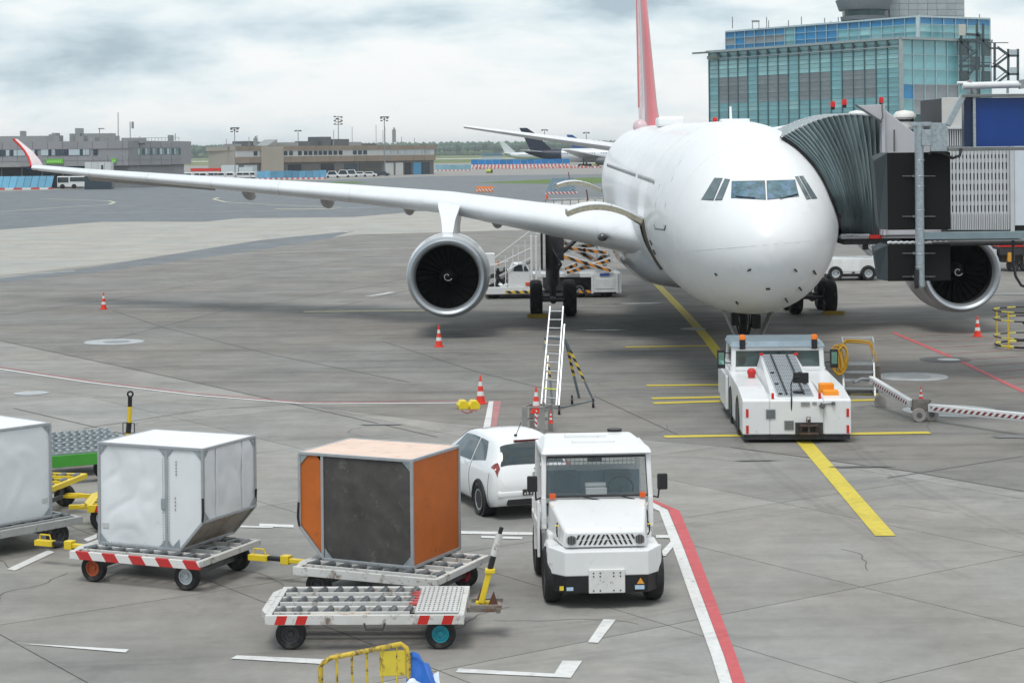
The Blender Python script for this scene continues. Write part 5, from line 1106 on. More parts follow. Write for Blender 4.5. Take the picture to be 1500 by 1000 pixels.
q = MB(); q.beam(apx, apx.lerp(A1_, .18), .05); q.beam(apx.lerp(A1_, .66), A1_, .05); q.beam(apx, apx.lerp(A2_, .2), .05); q.beam(apx.lerp(A2_, .6), A2_, .05); q.beam(P(798, 495, 52.2), P(797, 512, 52.1), .05); q.beam(P(806, 555, 51.8), P(809, 590, 51.6), .05); q.each('brace_leg', steelb, ld)
q = MB(); q.beam(apx.lerp(A1_, .18), apx.lerp(A1_, .66), .055); q.beam(apx.lerp(A2_, .2), apx.lerp(A2_, .6), .055); q.beam(P(798, 495, 52.2), P(806, 555, 51.8), .05); q.each('striped_leg', stripes('ladder_yellow_black', (.72, .50, .03), (.03, .03, .03), 5.5, axis='Z', diag=.5), ld)
for u, v in ((869, 597), (819, 607), (797, 603), (838, 592)):
    g = G(u, v); q = MB(); q.cyl((g.x-.03, g.y, .09), (g.x+.03, g.y, .09), .09, n=16); q.beam((g.x, g.y, .09), (g.x, g.y+.03, .24), .05); q.build('castor', black, ld, smooth=40)

# cone holder stand behind the car
hb = P(787, 640, 46.5); hs = thing('cone_stand', 'small grey metal stand holding traffic cones, just behind the hatchback', 'stand', (hb.x, 46.5, 0))
q = MB()
for x, y in ((-.30, -.25), (.12, -.32), (.33, .1), (-.12, .3)):
    q.hexa([(x-.06, y-.02, .0), (x+.06, y-.02, 0), (x+.06, y+.02, 0), (x-.06, y+.02, 0), (x-.07, y-.02, .62), (x+.07, y-.02, .62), (x+.07, y+.02, .62), (x-.07, y+.02, .62)])
q.tube([(-.34, -.25, .62), (.12, -.34, .62), (.36, .1, .62), (-.12, .32, .62)], .022, 6, closed=True); q.tube([(-.32, -.25, .3), (.12, -.32, .3), (.33, .1, .3), (-.12, .3, .3)], .02, 6, closed=True)
q.build('stand_frame', mat('dusty_grey_steel', (.28, .28, .27), .6, .2, var=.2), hs)
q = MB(); q.box(-.06, -.0, -.36, -.345, .15, .55); q.build('striped_tape', redwhite_s, hs)
c_ = cone('traffic cone held upright in the grey stand behind the hatchback', (hb.x-.02, 46.42, .45), .66); 
c_ = cone('small traffic cone on the right leg of the grey stand behind the hatchback', (hb.x+.33, 46.3, .22), .30)

# stair platform with yellow hose, right of the tug
sp_ = G(1259, 580); st = thing('step_platform', 'small grey service steps with a coiled yellow hose, right of the tug', 'service steps', (sp_.x, sp_.y, 0), R(-8))
q = MB()
for sx in (-.42, .42):
    q.beam((sx, 0, 0), (sx, .55, .85), .05); q.beam((sx, 1.2, 0), (sx, 1.1, .85), .05); q.beam((sx, .55, .85), (sx, 1.15, .85), .05); q.beam((sx, .55, .85), (sx, .50, 1.42), .04); q.beam((sx, 1.12, .85), (sx, 1.1, 1.5), .04); q.beam((sx, .50, 1.42), (sx, 1.1, 1.5), .04); q.beam((sx, .08, .05), (sx, 1.2, .05), .05)
q.beam((-.42, 1.1, 1.5), (.42, 1.1, 1.5), .05); q.build('side_rail', mat('pale_step_rail', (.50, .52, .53), .45, .2), st)
for z, y in ((.22, .10), (.43, .24), (.64, .38)):
    q = MB(); q.box(-.4, .4, y-.02, y+.24, z-.04, z+.01); s1_ = q.build('step', dgrey, st); q = MB(); q.box(-.4, .4, y-.04, y-.021, z-.05, z+.015); q.build('step_nosing', alum, s1_)
q = MB(); q.box(-.4, .4, .55, 1.12, .80, .86); s1_ = q.build('platform', dgrey, st); q = MB(); q.box(-.4, .4, .53, .549, .79, .87); q.build('platform_edge', alum, s1_)
q = MB(); q.box(.44, .62, .7, 1.3, .15, .75); q.build('side_box', mat('brown_grey_box', (.16, .14, .12), .6), st, bevel=.01)
hose = mat('yellow_hose', (.62, .34, .02), .45, var=.1)
q = MB(); pts = []
for i in range(90):
    a = i/89*5.5*2*math.pi; rr_ = .24+.07*math.sin(i*.37); pts.append((-.50+.10*math.sin(i*.21)+rr_*.62*math.cos(a), .25+.05*math.sin(i*.5), .98+rr_*1.55*math.sin(a)-.08))
q.tube(pts, .024, 6); q.tube([(-.5, .45, 1.35), (-.3, 1.0, 1.43), (.1, 1.06, 1.42), (.36, 1.02, 1.38), (.48, .95, 1.1), (.5, .95, .85)], .026, 6); q.tube([(-.5, .45, 1.30), (-.3, 1.0, 1.38), (.1, 1.06, 1.36), (.34, 1.02, 1.33), (.44, .95, 1.0)], .026, 6)
o = q.build('coiled_hose', hose, None, smooth=60); o.location = st.location; o.rotation_euler = st.rotation_euler; tag(o, 'yellow hose coiled over the rail of the grey service steps', 'hose')
for sx in (-.42, .42): pass
# towbar
tbw = thing('aircraft_towbar', 'long white aircraft towbar with red hatching and small wheels, right of the tug', 'towbar', (0, 0, 0))
pA, pB, pB2, pC = P(1276, 556, 50.2), P(1334, 591, 47.6), P(1362, 597, 47.4), P(1530, 614, 44.2)
q = MB(); q.beam(pA, pB, .15, .20); q.beam(pB2, pC, .15, .20); q.build('bar', wp, tbw, bevel=.02)
q = MB(); 
for a_, b_, f0 in ((pA, pB, .1), (pB2, pC, .03)):
    d_ = (b_-a_).cross(Vector((0, 0, 1))).normalized(); d_ = d_ if d_.dot(a_) < 0 else -d_; d_ = d_*.079; q.beam(a_.lerp(b_, f0)+d_, b_+d_, .012, .08)
q.build('hatched_tape', stripes('towbar_tape', (.72, .72, .72), (.22, .03, .04), 6, axis='Y', diag=1), tbw)
hub = P(1348, 594, 47.6); q = MB(); q.bx(hub, (.42, .3, .26)); q.bx(hub+Vector((.0, 0, -.2)), (.3, .2, .2)); q.beam(hub+Vector((-.1, -.1, -.1)), hub+Vector((-.12, -.1, -.38)), .06); q.beam(hub+Vector((.2, 0, -.1)), hub+Vector((.22, .0, -.38)), .06); q.cyl(hub+Vector((-.22, -.1, .15)), hub+Vector((.26, -.05, .13)), .04); q.build('axle_block', mat('brown_grey_casting', (.22, .20, .18), .6, .3, var=.3), tbw, bevel=.02)
pale_rim = mat('grey_tyre', (.33, .31, .29), .7, var=.2)
for dx, dy in ((-.08, -.22), (.26, -.1)):
    g = Vector((hub.x+dx, hub.y+dy, .17)); q = MB(); q.cyl(g+Vector((0, -.05, 0)), g+Vector((0, .05, 0)), .17, n=24); o = q.build('wheel', pale_rim, tbw, smooth=40, bevel=.01)
    q = MB(); q.cyl(g+Vector((0, -.056, 0)), g+Vector((0, .056, 0)), .07, n=16); q.build('hub', dgrey, o)
g = Vector((pA.x+.22, pA.y-.1, .15)); q = MB(); q.cyl(g+Vector((0, -.04, 0)), g+Vector((0, .04, 0)), .16, n=20); q.build('wheel', pale_rim, tbw, bevel=.01)
q = MB(); q.beam(g, pA+Vector((.2, 0, -.05)), .06); q.tube([pA, pA+Vector((-.3, -.2, .05)), pA+Vector((-.55, -.5, .0))], .05, 8); q.build('tow_head', steel, tbw)
cone('small traffic cone standing on top of the white towbar', (hub.x+.02, hub.y, hub.z+.13), .36)
# round yellow-black guard rail, right edge
rc = G(1528, 514); rg = thing('round_guard_rail', 'round yellow and black guard rail standing at the right edge of the stand', 'guard rail', (rc.x, rc.y+1.0, 0))
yb_m = stripes('rail_yellow_black', (.70, .60, .08), (.03, .03, .03), 1.6, diag=.0)
for z, rad in ((1.28, 1.36), (.98, 1.34), (.40, 1.34), (.12, 1.30)):
    q = MB(); q.tube([(rad*math.cos(a*math.pi/20), rad*.95*math.sin(a*math.pi/20), z) for a in range(40)], .024 if z > .2 else .04, 6, closed=True); q.build('ring', yb_m, rg, smooth=60)
for a in range(5):
    q = MB(); x, y = 1.34*math.cos(a*math.pi/2.5), 1.28*math.sin(a*math.pi/2.5); q.tube([(x, y, .05), (x, y, 1.28)], .024, 6); q.build('post', yellow, rg)
q = MB(); q.tube([(-.7, -1.1, .98), (-.2, -1.25, .42)], .03, 6); q.build('brace', black, rg)

# ---- container loader behind the left main gear
lg = G(820, 437); lo = thing('cargo_loader', 'white scissor lift cargo loader with orange-black arms behind the left landing gear', 'cargo loader', (lg.x, lg.y, 0), R(3))
s_ = lg.y/2800.0     # metres per photo pixel there
def lx(u): return (u-820)*s_
q = MB(); q.box(lx(712), lx(780), 0, 2.6, .22, .55); q.box(lx(850), lx(907), .0, 2.4, .95, 1.15); q.box(lx(780), lx(868), .3, 2.4, .95, 1.12); q.box(lx(868), lx(905), -.02, 2.3, .25, .95); q.box(lx(907), lx(911), 0, 2.4, .2, 1.15)
for u in (779, 786, 868, 905): q.box(lx(u)-.05, lx(u)+.05, -.05, .05, .2, 1.1 if u > 800 else 2.9)
q.build('chassis', wp, lo, bevel=.02)
q = MB(); q.box(lx(872), lx(900), -.04, -.025, .42, .86); q.build('side_panel', mat('pale_panel', (.72, .73, .74), .4), lo, bevel=.01)
q = MB(); q.box(lx(879), lx(893), -.05, -.02, 1.02, 1.12); q.build('blue_label', mat('blue_label', (.03, .08, .35), .4), lo)
q = MB(); q.box(lx(740), lx(780), -.04, 0, .26, .38); q.build('hazard_strip', stripes('loader_yellow_black', (.75, .5, .05), (.03, .03, .03), 2.6), lo)
q = MB(); q.box(lx(848), lx(868), -.04, 0, .24, .36); q.build('hazard_strip', stripes('loader_orange_black', (.75, .3, .05), (.03, .03, .03), 2.6), lo)
ob = stripes('scissor_orange_black', (.78, .30, .06), (.04, .04, .04), 2.4, diag=1)
for (u0, z0), (u1, z1), y in [((828, 1.15), (898, 1.75), .1), ((820, 2.0), (898, 1.2), .0), ((822, 2.35), (893, 2.05), .3), ((826, 1.3), (850, 1.55), .35), ((870, 1.6), (895, 2.0), .5), ((820, 2.75), (840, 2.9), .2), ((830, 2.1), (890, 2.45), 1.9), ((830, 2.5), (895, 1.3), 2.0)]:
    q = MB(); q.beam((lx(u0), y, z0), (lx(u1), y, z1), .10, .24); a_ = q.build('scissor_arm', wp, lo, bevel=.01)
    q = MB(); q.beam((lx(u0+3), y-.055, z0+(z1-z0)*.05), (lx(u1-3), y-.055, z1-(z1-z0)*.05), .012, .13); q.build('striped_tape', ob, a_)
    q = MB(); q.cyl((lx((u0+u1)/2), y-.08, (z0+z1)/2), (lx((u0+u1)/2), y-.05, (z0+z1)/2), .09, n=12); q.build('pivot', black, a_)
q = MB(); q.box(lx(786), lx(905), 0, 2.5, 2.95, 3.2); q.build('lift_platform', wp, lo, bevel=.02)
q = MB(); q.box(lx(745), lx(777), .1, 1.5, .55, 1.30); q.prism([(lx(748), 1.30), (lx(753), 1.62), (lx(772), 1.62), (lx(777), 1.30)], 'xz', .1, 1.5); cb = q.build('driver_cab', wp, lo, bevel=.03)
q = MB(); q.prism([(lx(752), 1.28), (lx(755), 1.56), (lx(765), 1.56), (lx(767), 1.28)], 'xz', .08, .10); q.prism([(lx(768), 1.28), (lx(768), 1.5), (lx(771), 1.5), (lx(775), 1.28)], 'xz', .08, .10); q.build('cab_window', glass_dark, cb)
q = MB(); q.box(lx(770), lx(778), .02, .1, .62, .75); q.build('red_light', mat('red_orange_lens', (.7, .1, .04), .3), lo)
q = MB()
for a, b in [((725, 1.9), (779, 3.15)), ((725, 1.55), (779, 2.35)), ((745, 1.35), (779, 1.9)), ((712, 1.5), (745, 1.75))]: q.tube([(lx(a[0]), .05, a[1]), (lx(b[0]), .05, b[1])], .025, 6)
for u, z0, z1 in [(725, .55, 1.95), (741, .55, 2.0), (752, 1.5, 2.3), (760, 1.6, 2.5), (770, 1.6, 2.7), (779, .5, 3.1)]: q.tube([(lx(u), .05, z0), (lx(u), .05, z1)], .022, 6)
q.build('hand_rail', wp, lo)
q = MB(); q.box(lx(712), lx(726), .3, .9, 1.55, 2.1); q.build('control_panel', wp, lo, bevel=.03)
q = MB()
for i in range(14): q.tube([(lx(713+random.random()*34), .4+random.random(), .6+random.random()*.5), (lx(713+random.random()*34), .4+random.random(), .9+random.random()*.5)], .05+.05*random.random(), 6)
q.build('machinery', dark, lo)
q = MB(); q.tube([(lx(733), .3, 1.0), (lx(779), .3, 1.75)], .12, 6); q.build('conveyor_arm', mat('grey_conveyor', (.35, .35, .34), .6), lo)
q = MB(); q.box(lx(729), lx(732), .2, .3, 1.55, 1.75); q.build('beacon', orange_lens, lo)
q = MB(); q.box(lx(712), lx(907), .2, 2.3, .16, .24); q.box(lx(800), lx(866), .4, 2.3, .35, .95); q.build('underside', dark, lo)
for u in (850, 724, 890):
    tw_ = wheel(lo, (lx(u), .45, .36), .36, .25, silver_rim, .55); tw_.rotation_euler = (0, 0, R(90))
q = MB(); q.prism([(lx(786), 1.0), (lx(793), 1.0), (lx(792), 1.55)], 'xz', -.03, 0); q.build('white_triangle', wp, lo)

# second loader platform seen above the wing
up = P(845, 300, 92); ul = thing('lift_platform', 'raised white lift platform with railings seen above the wing beside the fuselage', 'lift platform', (up.x, 92, 0))
sc_ = 92/2800; zt_ = up.z
q = MB(); q.box(-46*sc_, 45*sc_, 0, 3, zt_-.3, zt_); q.box(-1.4, -1.2, .2, .4, 0, zt_-.3); q.box(1.0, 1.2, .2, .4, 0, zt_-.3); q.box(-1.4, -1.2, 2.2, 2.4, 0, zt_-.3); q.box(1.0, 1.2, 2.2, 2.4, 0, zt_-.3); q.build('platform', wp, ul, bevel=.02)
q = MB()
for z in (.28,): q.tube([(-46*sc_, .05, zt_+z), (40*sc_, .05, zt_+z)], .03, 6)
for k in range(8): q.tube([(-46*sc_+k*.4, .05, zt_), (-46*sc_+k*.4, .05, zt_+.28)], .025, 6)
q.build('hand_rail', steel, ul)
q = MB(); q.box(-45*sc_, -42*sc_, 0, .1, zt_+.28, zt_+.5); q.build('orange_light', mat('orange_red_lamp', (.8, .12, .03), .3), ul)

# ---- belt loader behind the nose, under the jet bridge
bg_ = G(1272, 411); bl = thing('belt_loader', 'white belt loader with raised conveyor behind the airliner nose, under the jet bridge', 'belt loader', (bg_.x, bg_.y, 0))
k_ = bg_.y/2800
q = MB(); q.box(-62*k_, 20*k_, 0, 2.0, .35, 1.15); q.build('body', wp, bl, bevel=.04)
q = MB(); q.box(-52*k_, -12*k_, -.02, -.005, .48, 1.05); q.build('side_door', mat('clean_white_panel', (.82, .83, .84), .35), bl, bevel=.01)
q = MB(); q.prism([(12.5*k_*math.cos(a*math.pi/10), .30+14*k_*math.sin(a*math.pi/10)) for a in range(11)], 'xz', -.012, .2); q.build('wheel_arch', black, bl)
for x in (0, -48*k_):
    for y in (.02, 1.9):
        tw_ = wheel(bl, (x, y, .38), .38, .26, silver_rim, .55); tw_.rotation_euler = (0, 0, R(90))
q = MB(); q.box(-60*k_, 15*k_, .1, 1.9, .2, .35); q.build('underside', dark, bl)
q = MB(); q.beam((8*k_, .6, 1.3), (-50*k_, .6, 3.4), .9, .25); q.build('conveyor', mat('grey_belt', (.25, .26, .27), .5, var=.2), bl, bevel=.02)
q = MB(); q.tube([(12*k_, .1, 1.5), (-45*k_, .1, 3.6)], .05, 6); q.tube([(24*k_, 1.2, 1.4), (-35*k_, 1.2, 3.6)], .05, 6); q.build('hand_rail', alum, bl)
for x in (-45*k_, -24*k_):
    q = MB(); q.box(x, x+.15, -.03, 0, .38, .45); q.build('marker', black, bl)
# dark tractor at far right
rt = G(1490, 398); rv = thing('cargo_truck', 'dark flatbed vehicle with red edge beyond the right engine', 'truck', (rt.x, rt.y, 0)); k_ = rt.y/2800
q = MB(); q.box(-24*k_, 40*k_, 0, 3, .9, 1.35); q.box(-20*k_, 40*k_, .2, 2.8, .5, .9); q.build('flatbed', dark, rv)
q = MB(); q.box(-26*k_, 40*k_, -.03, 3, 1.35, 1.45); q.build('red_edge', red, rv)
q = MB(); q.box(-14*k_, -9*k_, -.1, .2, .55, 1.05); q.box(10*k_, 13*k_, -.1, .2, .4, .9); q.build('amber_lamp', mat('amber_lamp', (.7, .35, .05), .4), rv)
for x in (-5*k_, 14*k_, 30*k_):
    tw_ = wheel(rv, (x, .2, .35), .35, .26, wheeldark, .55); tw_.rotation_euler = (0, 0, R(90))
q = MB(); q.box(-40*k_, -27*k_, .4, 2, .6, 1.2); q.build('white_box', wp, rv)
# ================================================================ JET BRIDGE
fabric = mat('blue_grey_bellows_fabric', (.33, .40, .415), .65, objvar=.2, var=.15, vscale=2.5, stretch=(3, 3, .5), dirt_or_sheen=(.07, .10, .11), dirt_or_sheen_amt=.6, dscale=1.6, dthr=.55)
lilac = mat('lilac_grey_cab_panel', (.50, .50, .53), .45, var=.06, vscale=1)
trim = mat('white_trim', (.72, .74, .75), .45, var=.08)
br = thing('jet_bridge', 'passenger jet bridge with blue-grey concertina canopy docked to the airliner', 'jet bridge', (0, 0, 0))
LE_ = [(1143, 203), (1165, 217), (1187, 239), (1204, 264), (1216, 291), (1226, 318), (1232, 345)]
Lp = []
for u, v in LE_:
    h_ = onhull(u, v, .06); h_ = (AW @ h_) if h_ is not None else None
    if h_ is None or h_.y > 56.5: h_ = P(u, v, 56.2)
    Lp.append(h_)
def cr_(pts, t):
    x = t*(len(pts)-1); i = min(int(x), len(pts)-2); return pts[i].lerp(pts[i+1], x-i)
NPL = 40
def curtain(dy, ztop_add, name, t0=0.0):
    rows = []
    for j in range(NPL+1):
        s = (j/NPL)**1.35; col_ = []
        for k in range(15):
            t = k/14
            a = cr_(Lp, t); b = P(1288, 171+(345-171)*t, 55.3); p = a.lerp(b, s)
            p.z += .30*math.sin(math.pi*s)*(1-t)**1.5 + ztop_add*(1-t); amp = (.07+.10*s)*(1-.35*t)
            p.y += dy + (amp if j % 2 else -amp)*1.2 + .25*math.sin(math.pi*t)*(1-s)*0; p.x += .006*math.sin(k*1.3+j)
            col_.append(p)
        rows.append(col_)
    return rows
r1 = curtain(-.1, 0, 'x'); r2 = curtain(3.1, .0, 'x')
for j in range(NPL//2):
    q = MB(); q.loft([r1[2*j], r1[2*j+1], r1[2*j+2]], caps=False, closed_v=False); q.build('bellows_fold', fabric, br, smooth=25)
q = MB(); q.loft(r2, caps=False, closed_v=False); q.build('rear_bellows', fabric, br)
q = MB(); q.loft([[a[0], b[0]+Vector((0, 0, .02))] for a, b in zip(r1, r2)], caps=False, closed_v=False); q.build('bellows_roof', mat('grey_bellows_roof', (.30, .35, .37), .6, var=.3, vscale=3), br)
q = MB(); q.tube([c[0]+Vector((0, -.03, .0)) for c in r1], .03, 5); q.build('bellows_edge_trim', trim, br); q = MB(); q.tube([c[0]+Vector((0, 0, .03)) for c in r2], .04, 5); q.build('bellows_edge_trim', trim, br); q = MB(); q.tube([p+Vector((0, -.05, 0)) for p in Lp], .04, 6); q.build('fuselage_seal', black, br)
def wbox(mb, u0, u1, v0, v1, Y0, Y1):       # a real box whose front face spans those directions at distance Y0
    vm = (v0+v1)/2; a = P(u0, vm, Y0); b = P(u1, vm, Y0); um = (u0+u1)/2; mb.box(a.x, b.x, Y0, Y1, P(um, v1, Y0).z, P(um, v0, Y0).z); return mb
q = MB(); a = P(1232, 350, 55.2); b = P(1345, 345, 55.2); q.box(a.x, b.x+3.5, 55.2, 59, a.z, b.z); q.build('bridge_floor', mat('pale_floor_edge', (.55, .56, .60), .5), br, bevel=.02)
q = MB(); wbox(q, 1274, 1292, 344, 349.5, 55.1, 55.2); q.build('red_marker', red, br)
q = MB(); wbox(q, 1236, 1320, 350, 358, 55.4, 58.6); wbox(q, 1266, 1272, 350, 366, 55.6, 55.9); wbox(q, 1300, 1500, 352, 360, 55.4, 58.5); q.build('floor_machinery', dark, br)
q = MB()
for i in range(16): q.tube([P(1232+i*2.6, 346-random.random()*2, 55.1), P(1234+i*2.6, 343, 55.1)], .03, 5)
q.build('rubber_fringe', mat('pale_fringe', (.6, .6, .62), .6), br)
# cab
q = MB(); a = P(1290, 345, 54.9); c_ = P(1290, 163, 54.9); d_ = P(1297, 161, 54.9); e_ = P(1346, 200, 54.9); f_ = P(1400, 205, 54.9)
q.prism([(a.x, a.z), (f_.x, a.z), (f_.x, f_.z), (e_.x, e_.z), (d_.x, d_.z), (c_.x, c_.z)], 'xz', 54.9, 58.6); q.build('bridge_cab', lilac, br, bevel=.03)
q = MB(); a = P(1252, 155, 54.8); b = P(1291, 180, 54.8); c_ = P(1291, 153, 54.8); q.prism([(a.x, a.z), (b.x, b.z), (b.x+.02, P(1291, 345, 54.8).z), (b.x+.09, P(1291, 345, 54.8).z), (c_.x+.1, c_.z)], 'xz', 54.75, 54.88); q.build('canopy_hood', lilac, br, bevel=.01)
q = MB(); q.beam(a+Vector((0, -.1, .02)), b+Vector((0, -.1, .02)), .05, .05); q.tube([P(1292, 150, 54.7), P(1293, 172, 54.6), P(1290, 178, 54.6)], .02, 5); q.tube([P(1310, 190, 54.8), P(1310, 222, 54.8)], .025, 5); q.build('edge_cable', dgrey, br)
for (u, v, Y, rad), nme in (((1325, 170, 56, .34), 'a'), ((1255, 170, 56.5, .30), 'b')):
    c_ = P(u, v, Y); q = MB(); q.lathe([(rad*.8, -.35), (rad*.8, -.06), (rad, -.04), (rad*.97, .03), (rad*.7, .13), (.01, .17)], c_, n=22); q.build('roof_vent', mat('cream_vent', (.72, .71, .68), .5, var=.1), br, smooth=50)
    q = MB(); q.cyl(c_-Vector((0, 0, .17)), c_-Vector((0, 0, .10)), rad*.83, n=22); q.build('vent_slot', dark, br)
for u, v in ((1220, 161), (1237, 158), (1291, 155)):
    c_ = P(u, v, 55.6); q = MB(); q.cyl(c_, c_+Vector((0, 0, .10)), .06, n=10); bq = q.build('beacon_socket', black, br)
    q = MB(); q.lathe([(.075, .08), (.075, .2), (.05, .25), (.005, .25)], c_, n=12); q.build('red_beacon', red_lens, br, smooth=50)
# slotted tunnel screen
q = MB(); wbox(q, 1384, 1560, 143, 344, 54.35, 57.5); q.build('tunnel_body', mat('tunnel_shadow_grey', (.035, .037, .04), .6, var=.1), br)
q = MB(); wbox(q, 1380, 1412, 143, 188, 54.28, 54.34); q.build('tunnel_panel', mat('pale_beige_panel', (.58, .58, .56), .5, var=.05), br, bevel=.01)
ribm = mat('ribbed_pale_metal', (.56, .58, .60), .45, .2, var=.06)
xs0 = 1390.0
for i in range(17):
    q = MB(); u = xs0+i*5.28; wbox(q, u+1.0, u+4.2, 216, 336, 54.22, 54.3); q.build('screen_slat', ribm, br)
for k in range(7):
    v = 219+k*15.6+(4 if k == 0 else 0); q = MB(); wbox(q, 1389, 1481, v-2.2 if k else 214, v+3.6 if k < 6 else 336, 54.25, 54.31); q.build('screen_bar', ribm, br)
q = MB()
for i in range(34): u = 1389+i*2.64; wbox(q, u, u+1.3, 313, 337, 54.18, 54.24)
for i in range(12): u = 1388+i*3.4; wbox(q, u, u+1.8, 189, 214, 54.18, 54.30)
q.build('fine_rib', ribm, br)['kind'] = 'stuff'
q = MB(); wbox(q, 1388, 1500, 186, 189, 54.1, 54.35); wbox(q, 1480, 1486, 214, 344, 54.15, 54.34); q.build('screen_frame', ribm, br, bevel=.01)
q = MB(); wbox(q, 1486, 1560, 214, 330, 54.2, 54.34); q.build('white_panel', mat('bluish_white_panel', (.62, .68, .74), .4, var=.03), br, bevel=.01)
q = MB(); a = P(1600, 345, 56); q.cyl((a.x, 56, 0), (a.x, 56, a.z), .3); q.build('support_column', galv, br)

# ================================================================ MAST WITH DARK PANELS
gm = thing('equipment_mast', 'galvanised hanging mast with dark boxes and blue panel in front of the jet bridge', 'mast', (0, 0, 0)); YM = 46.0
q = MB(); t_, b_ = P(1346, 180, YM), P(1348, 418, YM); q.cyl(b_, t_, .108, n=20); q.sphere(b_, .108, 14, 8, .7); pole = q.build('pole', galv, gm, smooth=50)
q = MB()
for v in (235, 258, 273, 308, 336, 357, 372, 391): c_ = P(1347.3, v, YM); q.lathe([(.112, -.012), (.118, 0), (.112, .012)], c_, n=20)
q.build('pole_band', galv, pole)
q = MB(); c_ = P(1343, 395, YM-.1); q.tube([c_, P(1342, 410, YM-.15), P(1343, 422, YM-.12)], .055, 8); q.build('hanging_hose', black, gm, smooth=60)
charcoal = mat('charcoal_box', (.012, .0125, .013), .75, var=.1, vscale=1, spec=.25); chside = mat('blue_charcoal_side', (.05, .062, .07), .6, var=.1, spec=.3)
for (u0, u1, v0, v1), nme in (((1301, 1392, 223, 337), 'u'), ((1301, 1392, 357, 412), 'l')):
    a, b = P(u0, v1, YM+.25), P(u1, v0, YM+.25); q = MB(); q.box(a.x, b.x, YM+.25, YM+1.2, a.z, b.z); bx_ = q.build('dark_box', charcoal, gm, bevel=.015)
    q = MB(); q.hexa([(a.x-.10, YM+.9, a.z), (a.x-.002, YM+.25, a.z), (a.x-.002, YM+1.2, a.z), (a.x-.1, YM+1.2, a.z), (a.x-.22, YM+.85, b.z-.2), (a.x-.002, YM+.25, b.z), (a.x-.002, YM+1.2, b.z), (a.x-.22, YM+1.2, b.z-.08)]); q.build('box_side', chside, bx_, bevel=.02)
    q = MB()
    for v in ((258, 317) if nme == 'u' else (371, 405)):
        c_ = P(1340, v, YM+.2); q.bx(c_, (.10, .08, .05)); q.beam(P(1322, v, YM+.23), P(1370, v, YM+.23), .015, .01)
    q.build('pole_clamp', galv, bx_)
q = MB(); c0 = P(1300, 356, YM+.3); c1 = P(1390, 356, YM+.3)
q.tube([c0.lerp(c1, i/22)+Vector((0, 0, .02*(i % 2))) for i in range(23)], .035, 6); q.build('bubble_edge', mat('milky_plastic', (.6, .63, .66), .3), gm)
q = MB(); a, b = P(1349, 351, YM), P(1560, 338, YM); q.box(a.x, b.x, YM-.05, YM+.12, a.z, b.z); a2 = P(1349, 350.5, YM); q.build('cross_beam', mat('blue_grey_beam', (.22, .29, .32), .4, .4, var=.15), gm, bevel=.01)
q = MB(); a, b = P(1365, 357, YM+.3), P(1560, 352, YM+.3); q.box(a.x, b.x, YM+.2, YM+1.0, a.z, b.z); q.build('under_beam', mat('brown_grey_beam', (.10, .10, .10), .5, .3), gm)
q = MB(); wbox(q, 1363, 1388, 180, 222, YM-.04, YM+.04); wbox(q, 1336, 1365, 179, 185, YM-.1, YM+.1); wbox(q, 1350, 1364, 190, 214, YM-.12, YM+.05); q.build('bracket_plate', galv, gm, bevel=.01)
q = MB(); q.beam(P(1388, 184, YM), P(1411, 140, YM), .13, .13, up=(0, 1, 0)); q.build('diagonal_strut', galv, gm, bevel=.01)
fr_ = mat('grey_frame_steel', (.20, .21, .21), .4, .5, var=.15)
q = MB(); a, b = P(1408, 143, YM), P(1560, 137, YM); q.box(a.x, b.x, YM-.08, YM+.15, a.z, b.z); a, b = P(1388, 221.5, YM), P(1560, 214.5, YM); q.box(a.x, b.x, YM-.08, YM+.15, a.z, b.z); q.build('panel_frame', fr_, gm, bevel=.01)
bluep = mat('deep_blue_gloss_panel', (.003, .045, .23), .30, var=.12, vscale=1.5)
q = MB(); a, b = P(1412, 215, YM+.1), P(1426, 143, YM+.1); q.box(a.x, b.x, YM+.06, YM+.3, a.z, b.z); q.build('narrow_blue_panel', mat('dark_navy_panel', (.005, .02, .07), .2, var=.1), gm)
q = MB(); a, b = P(1429, 215, YM+.1), P(1560, 143, YM+.1); q.box(a.x, b.x, YM+.06, YM+.3, a.z, b.z); q.build('blue_panel', bluep, gm)
q = MB(); wbox(q, 1425.5, 1429.5, 143, 215, YM-.02, YM+.08); q.build('panel_mullion', galv, gm)
q = MB(); q.cyl(P(1410, 126, YM+.4), P(1494, 124, YM+.4), .085, n=14); q.tube([P(1402, 122, YM+.4), P(1425, 121.5, YM+.4)], .04, 8); q.build('white_tube', mat('white_tube_plastic', (.75, .76, .77), .35), gm, smooth=50)
q = MB(); q.beam(P(1420, 117, YM+.4), P(1429, 137, YM+.4), .08); q.beam(P(1418, 118, YM+.4), P(1418, 137, YM+.4), .06); q.beam(P(1476, 126, YM+.4), P(1476, 137, YM+.4), .05); q.beam(P(1496, 117, YM+.4), P(1498, 130, YM+.4), .16); q.each('tube_bracket', steel, gm)
q = MB(); q.tube([P(1408, 218, YM-.1), P(1406, 228, YM-.15), P(1395, 232, YM-.1), P(1380, 224, YM), P(1366, 222, YM), P(1360, 226, YM)], .035, 6); q.build('cable_loop', black, gm, smooth=60)
q = MB(); q.tube([P(1484, 352, YM+.2), P(1484, 385, YM+.2), P(1488, 405, YM+.2), P(1496, 418, YM+.2), P(1515, 424, YM+.2)], .035, 6); q.build('hanging_cable', black, gm, smooth=60)
a = P(1580, 345, YM); q = MB(); q.cyl((a.x, YM, 0), (a.x, YM, P(1580, 120, YM).z), .15); q.build('support_column', galv, gm)

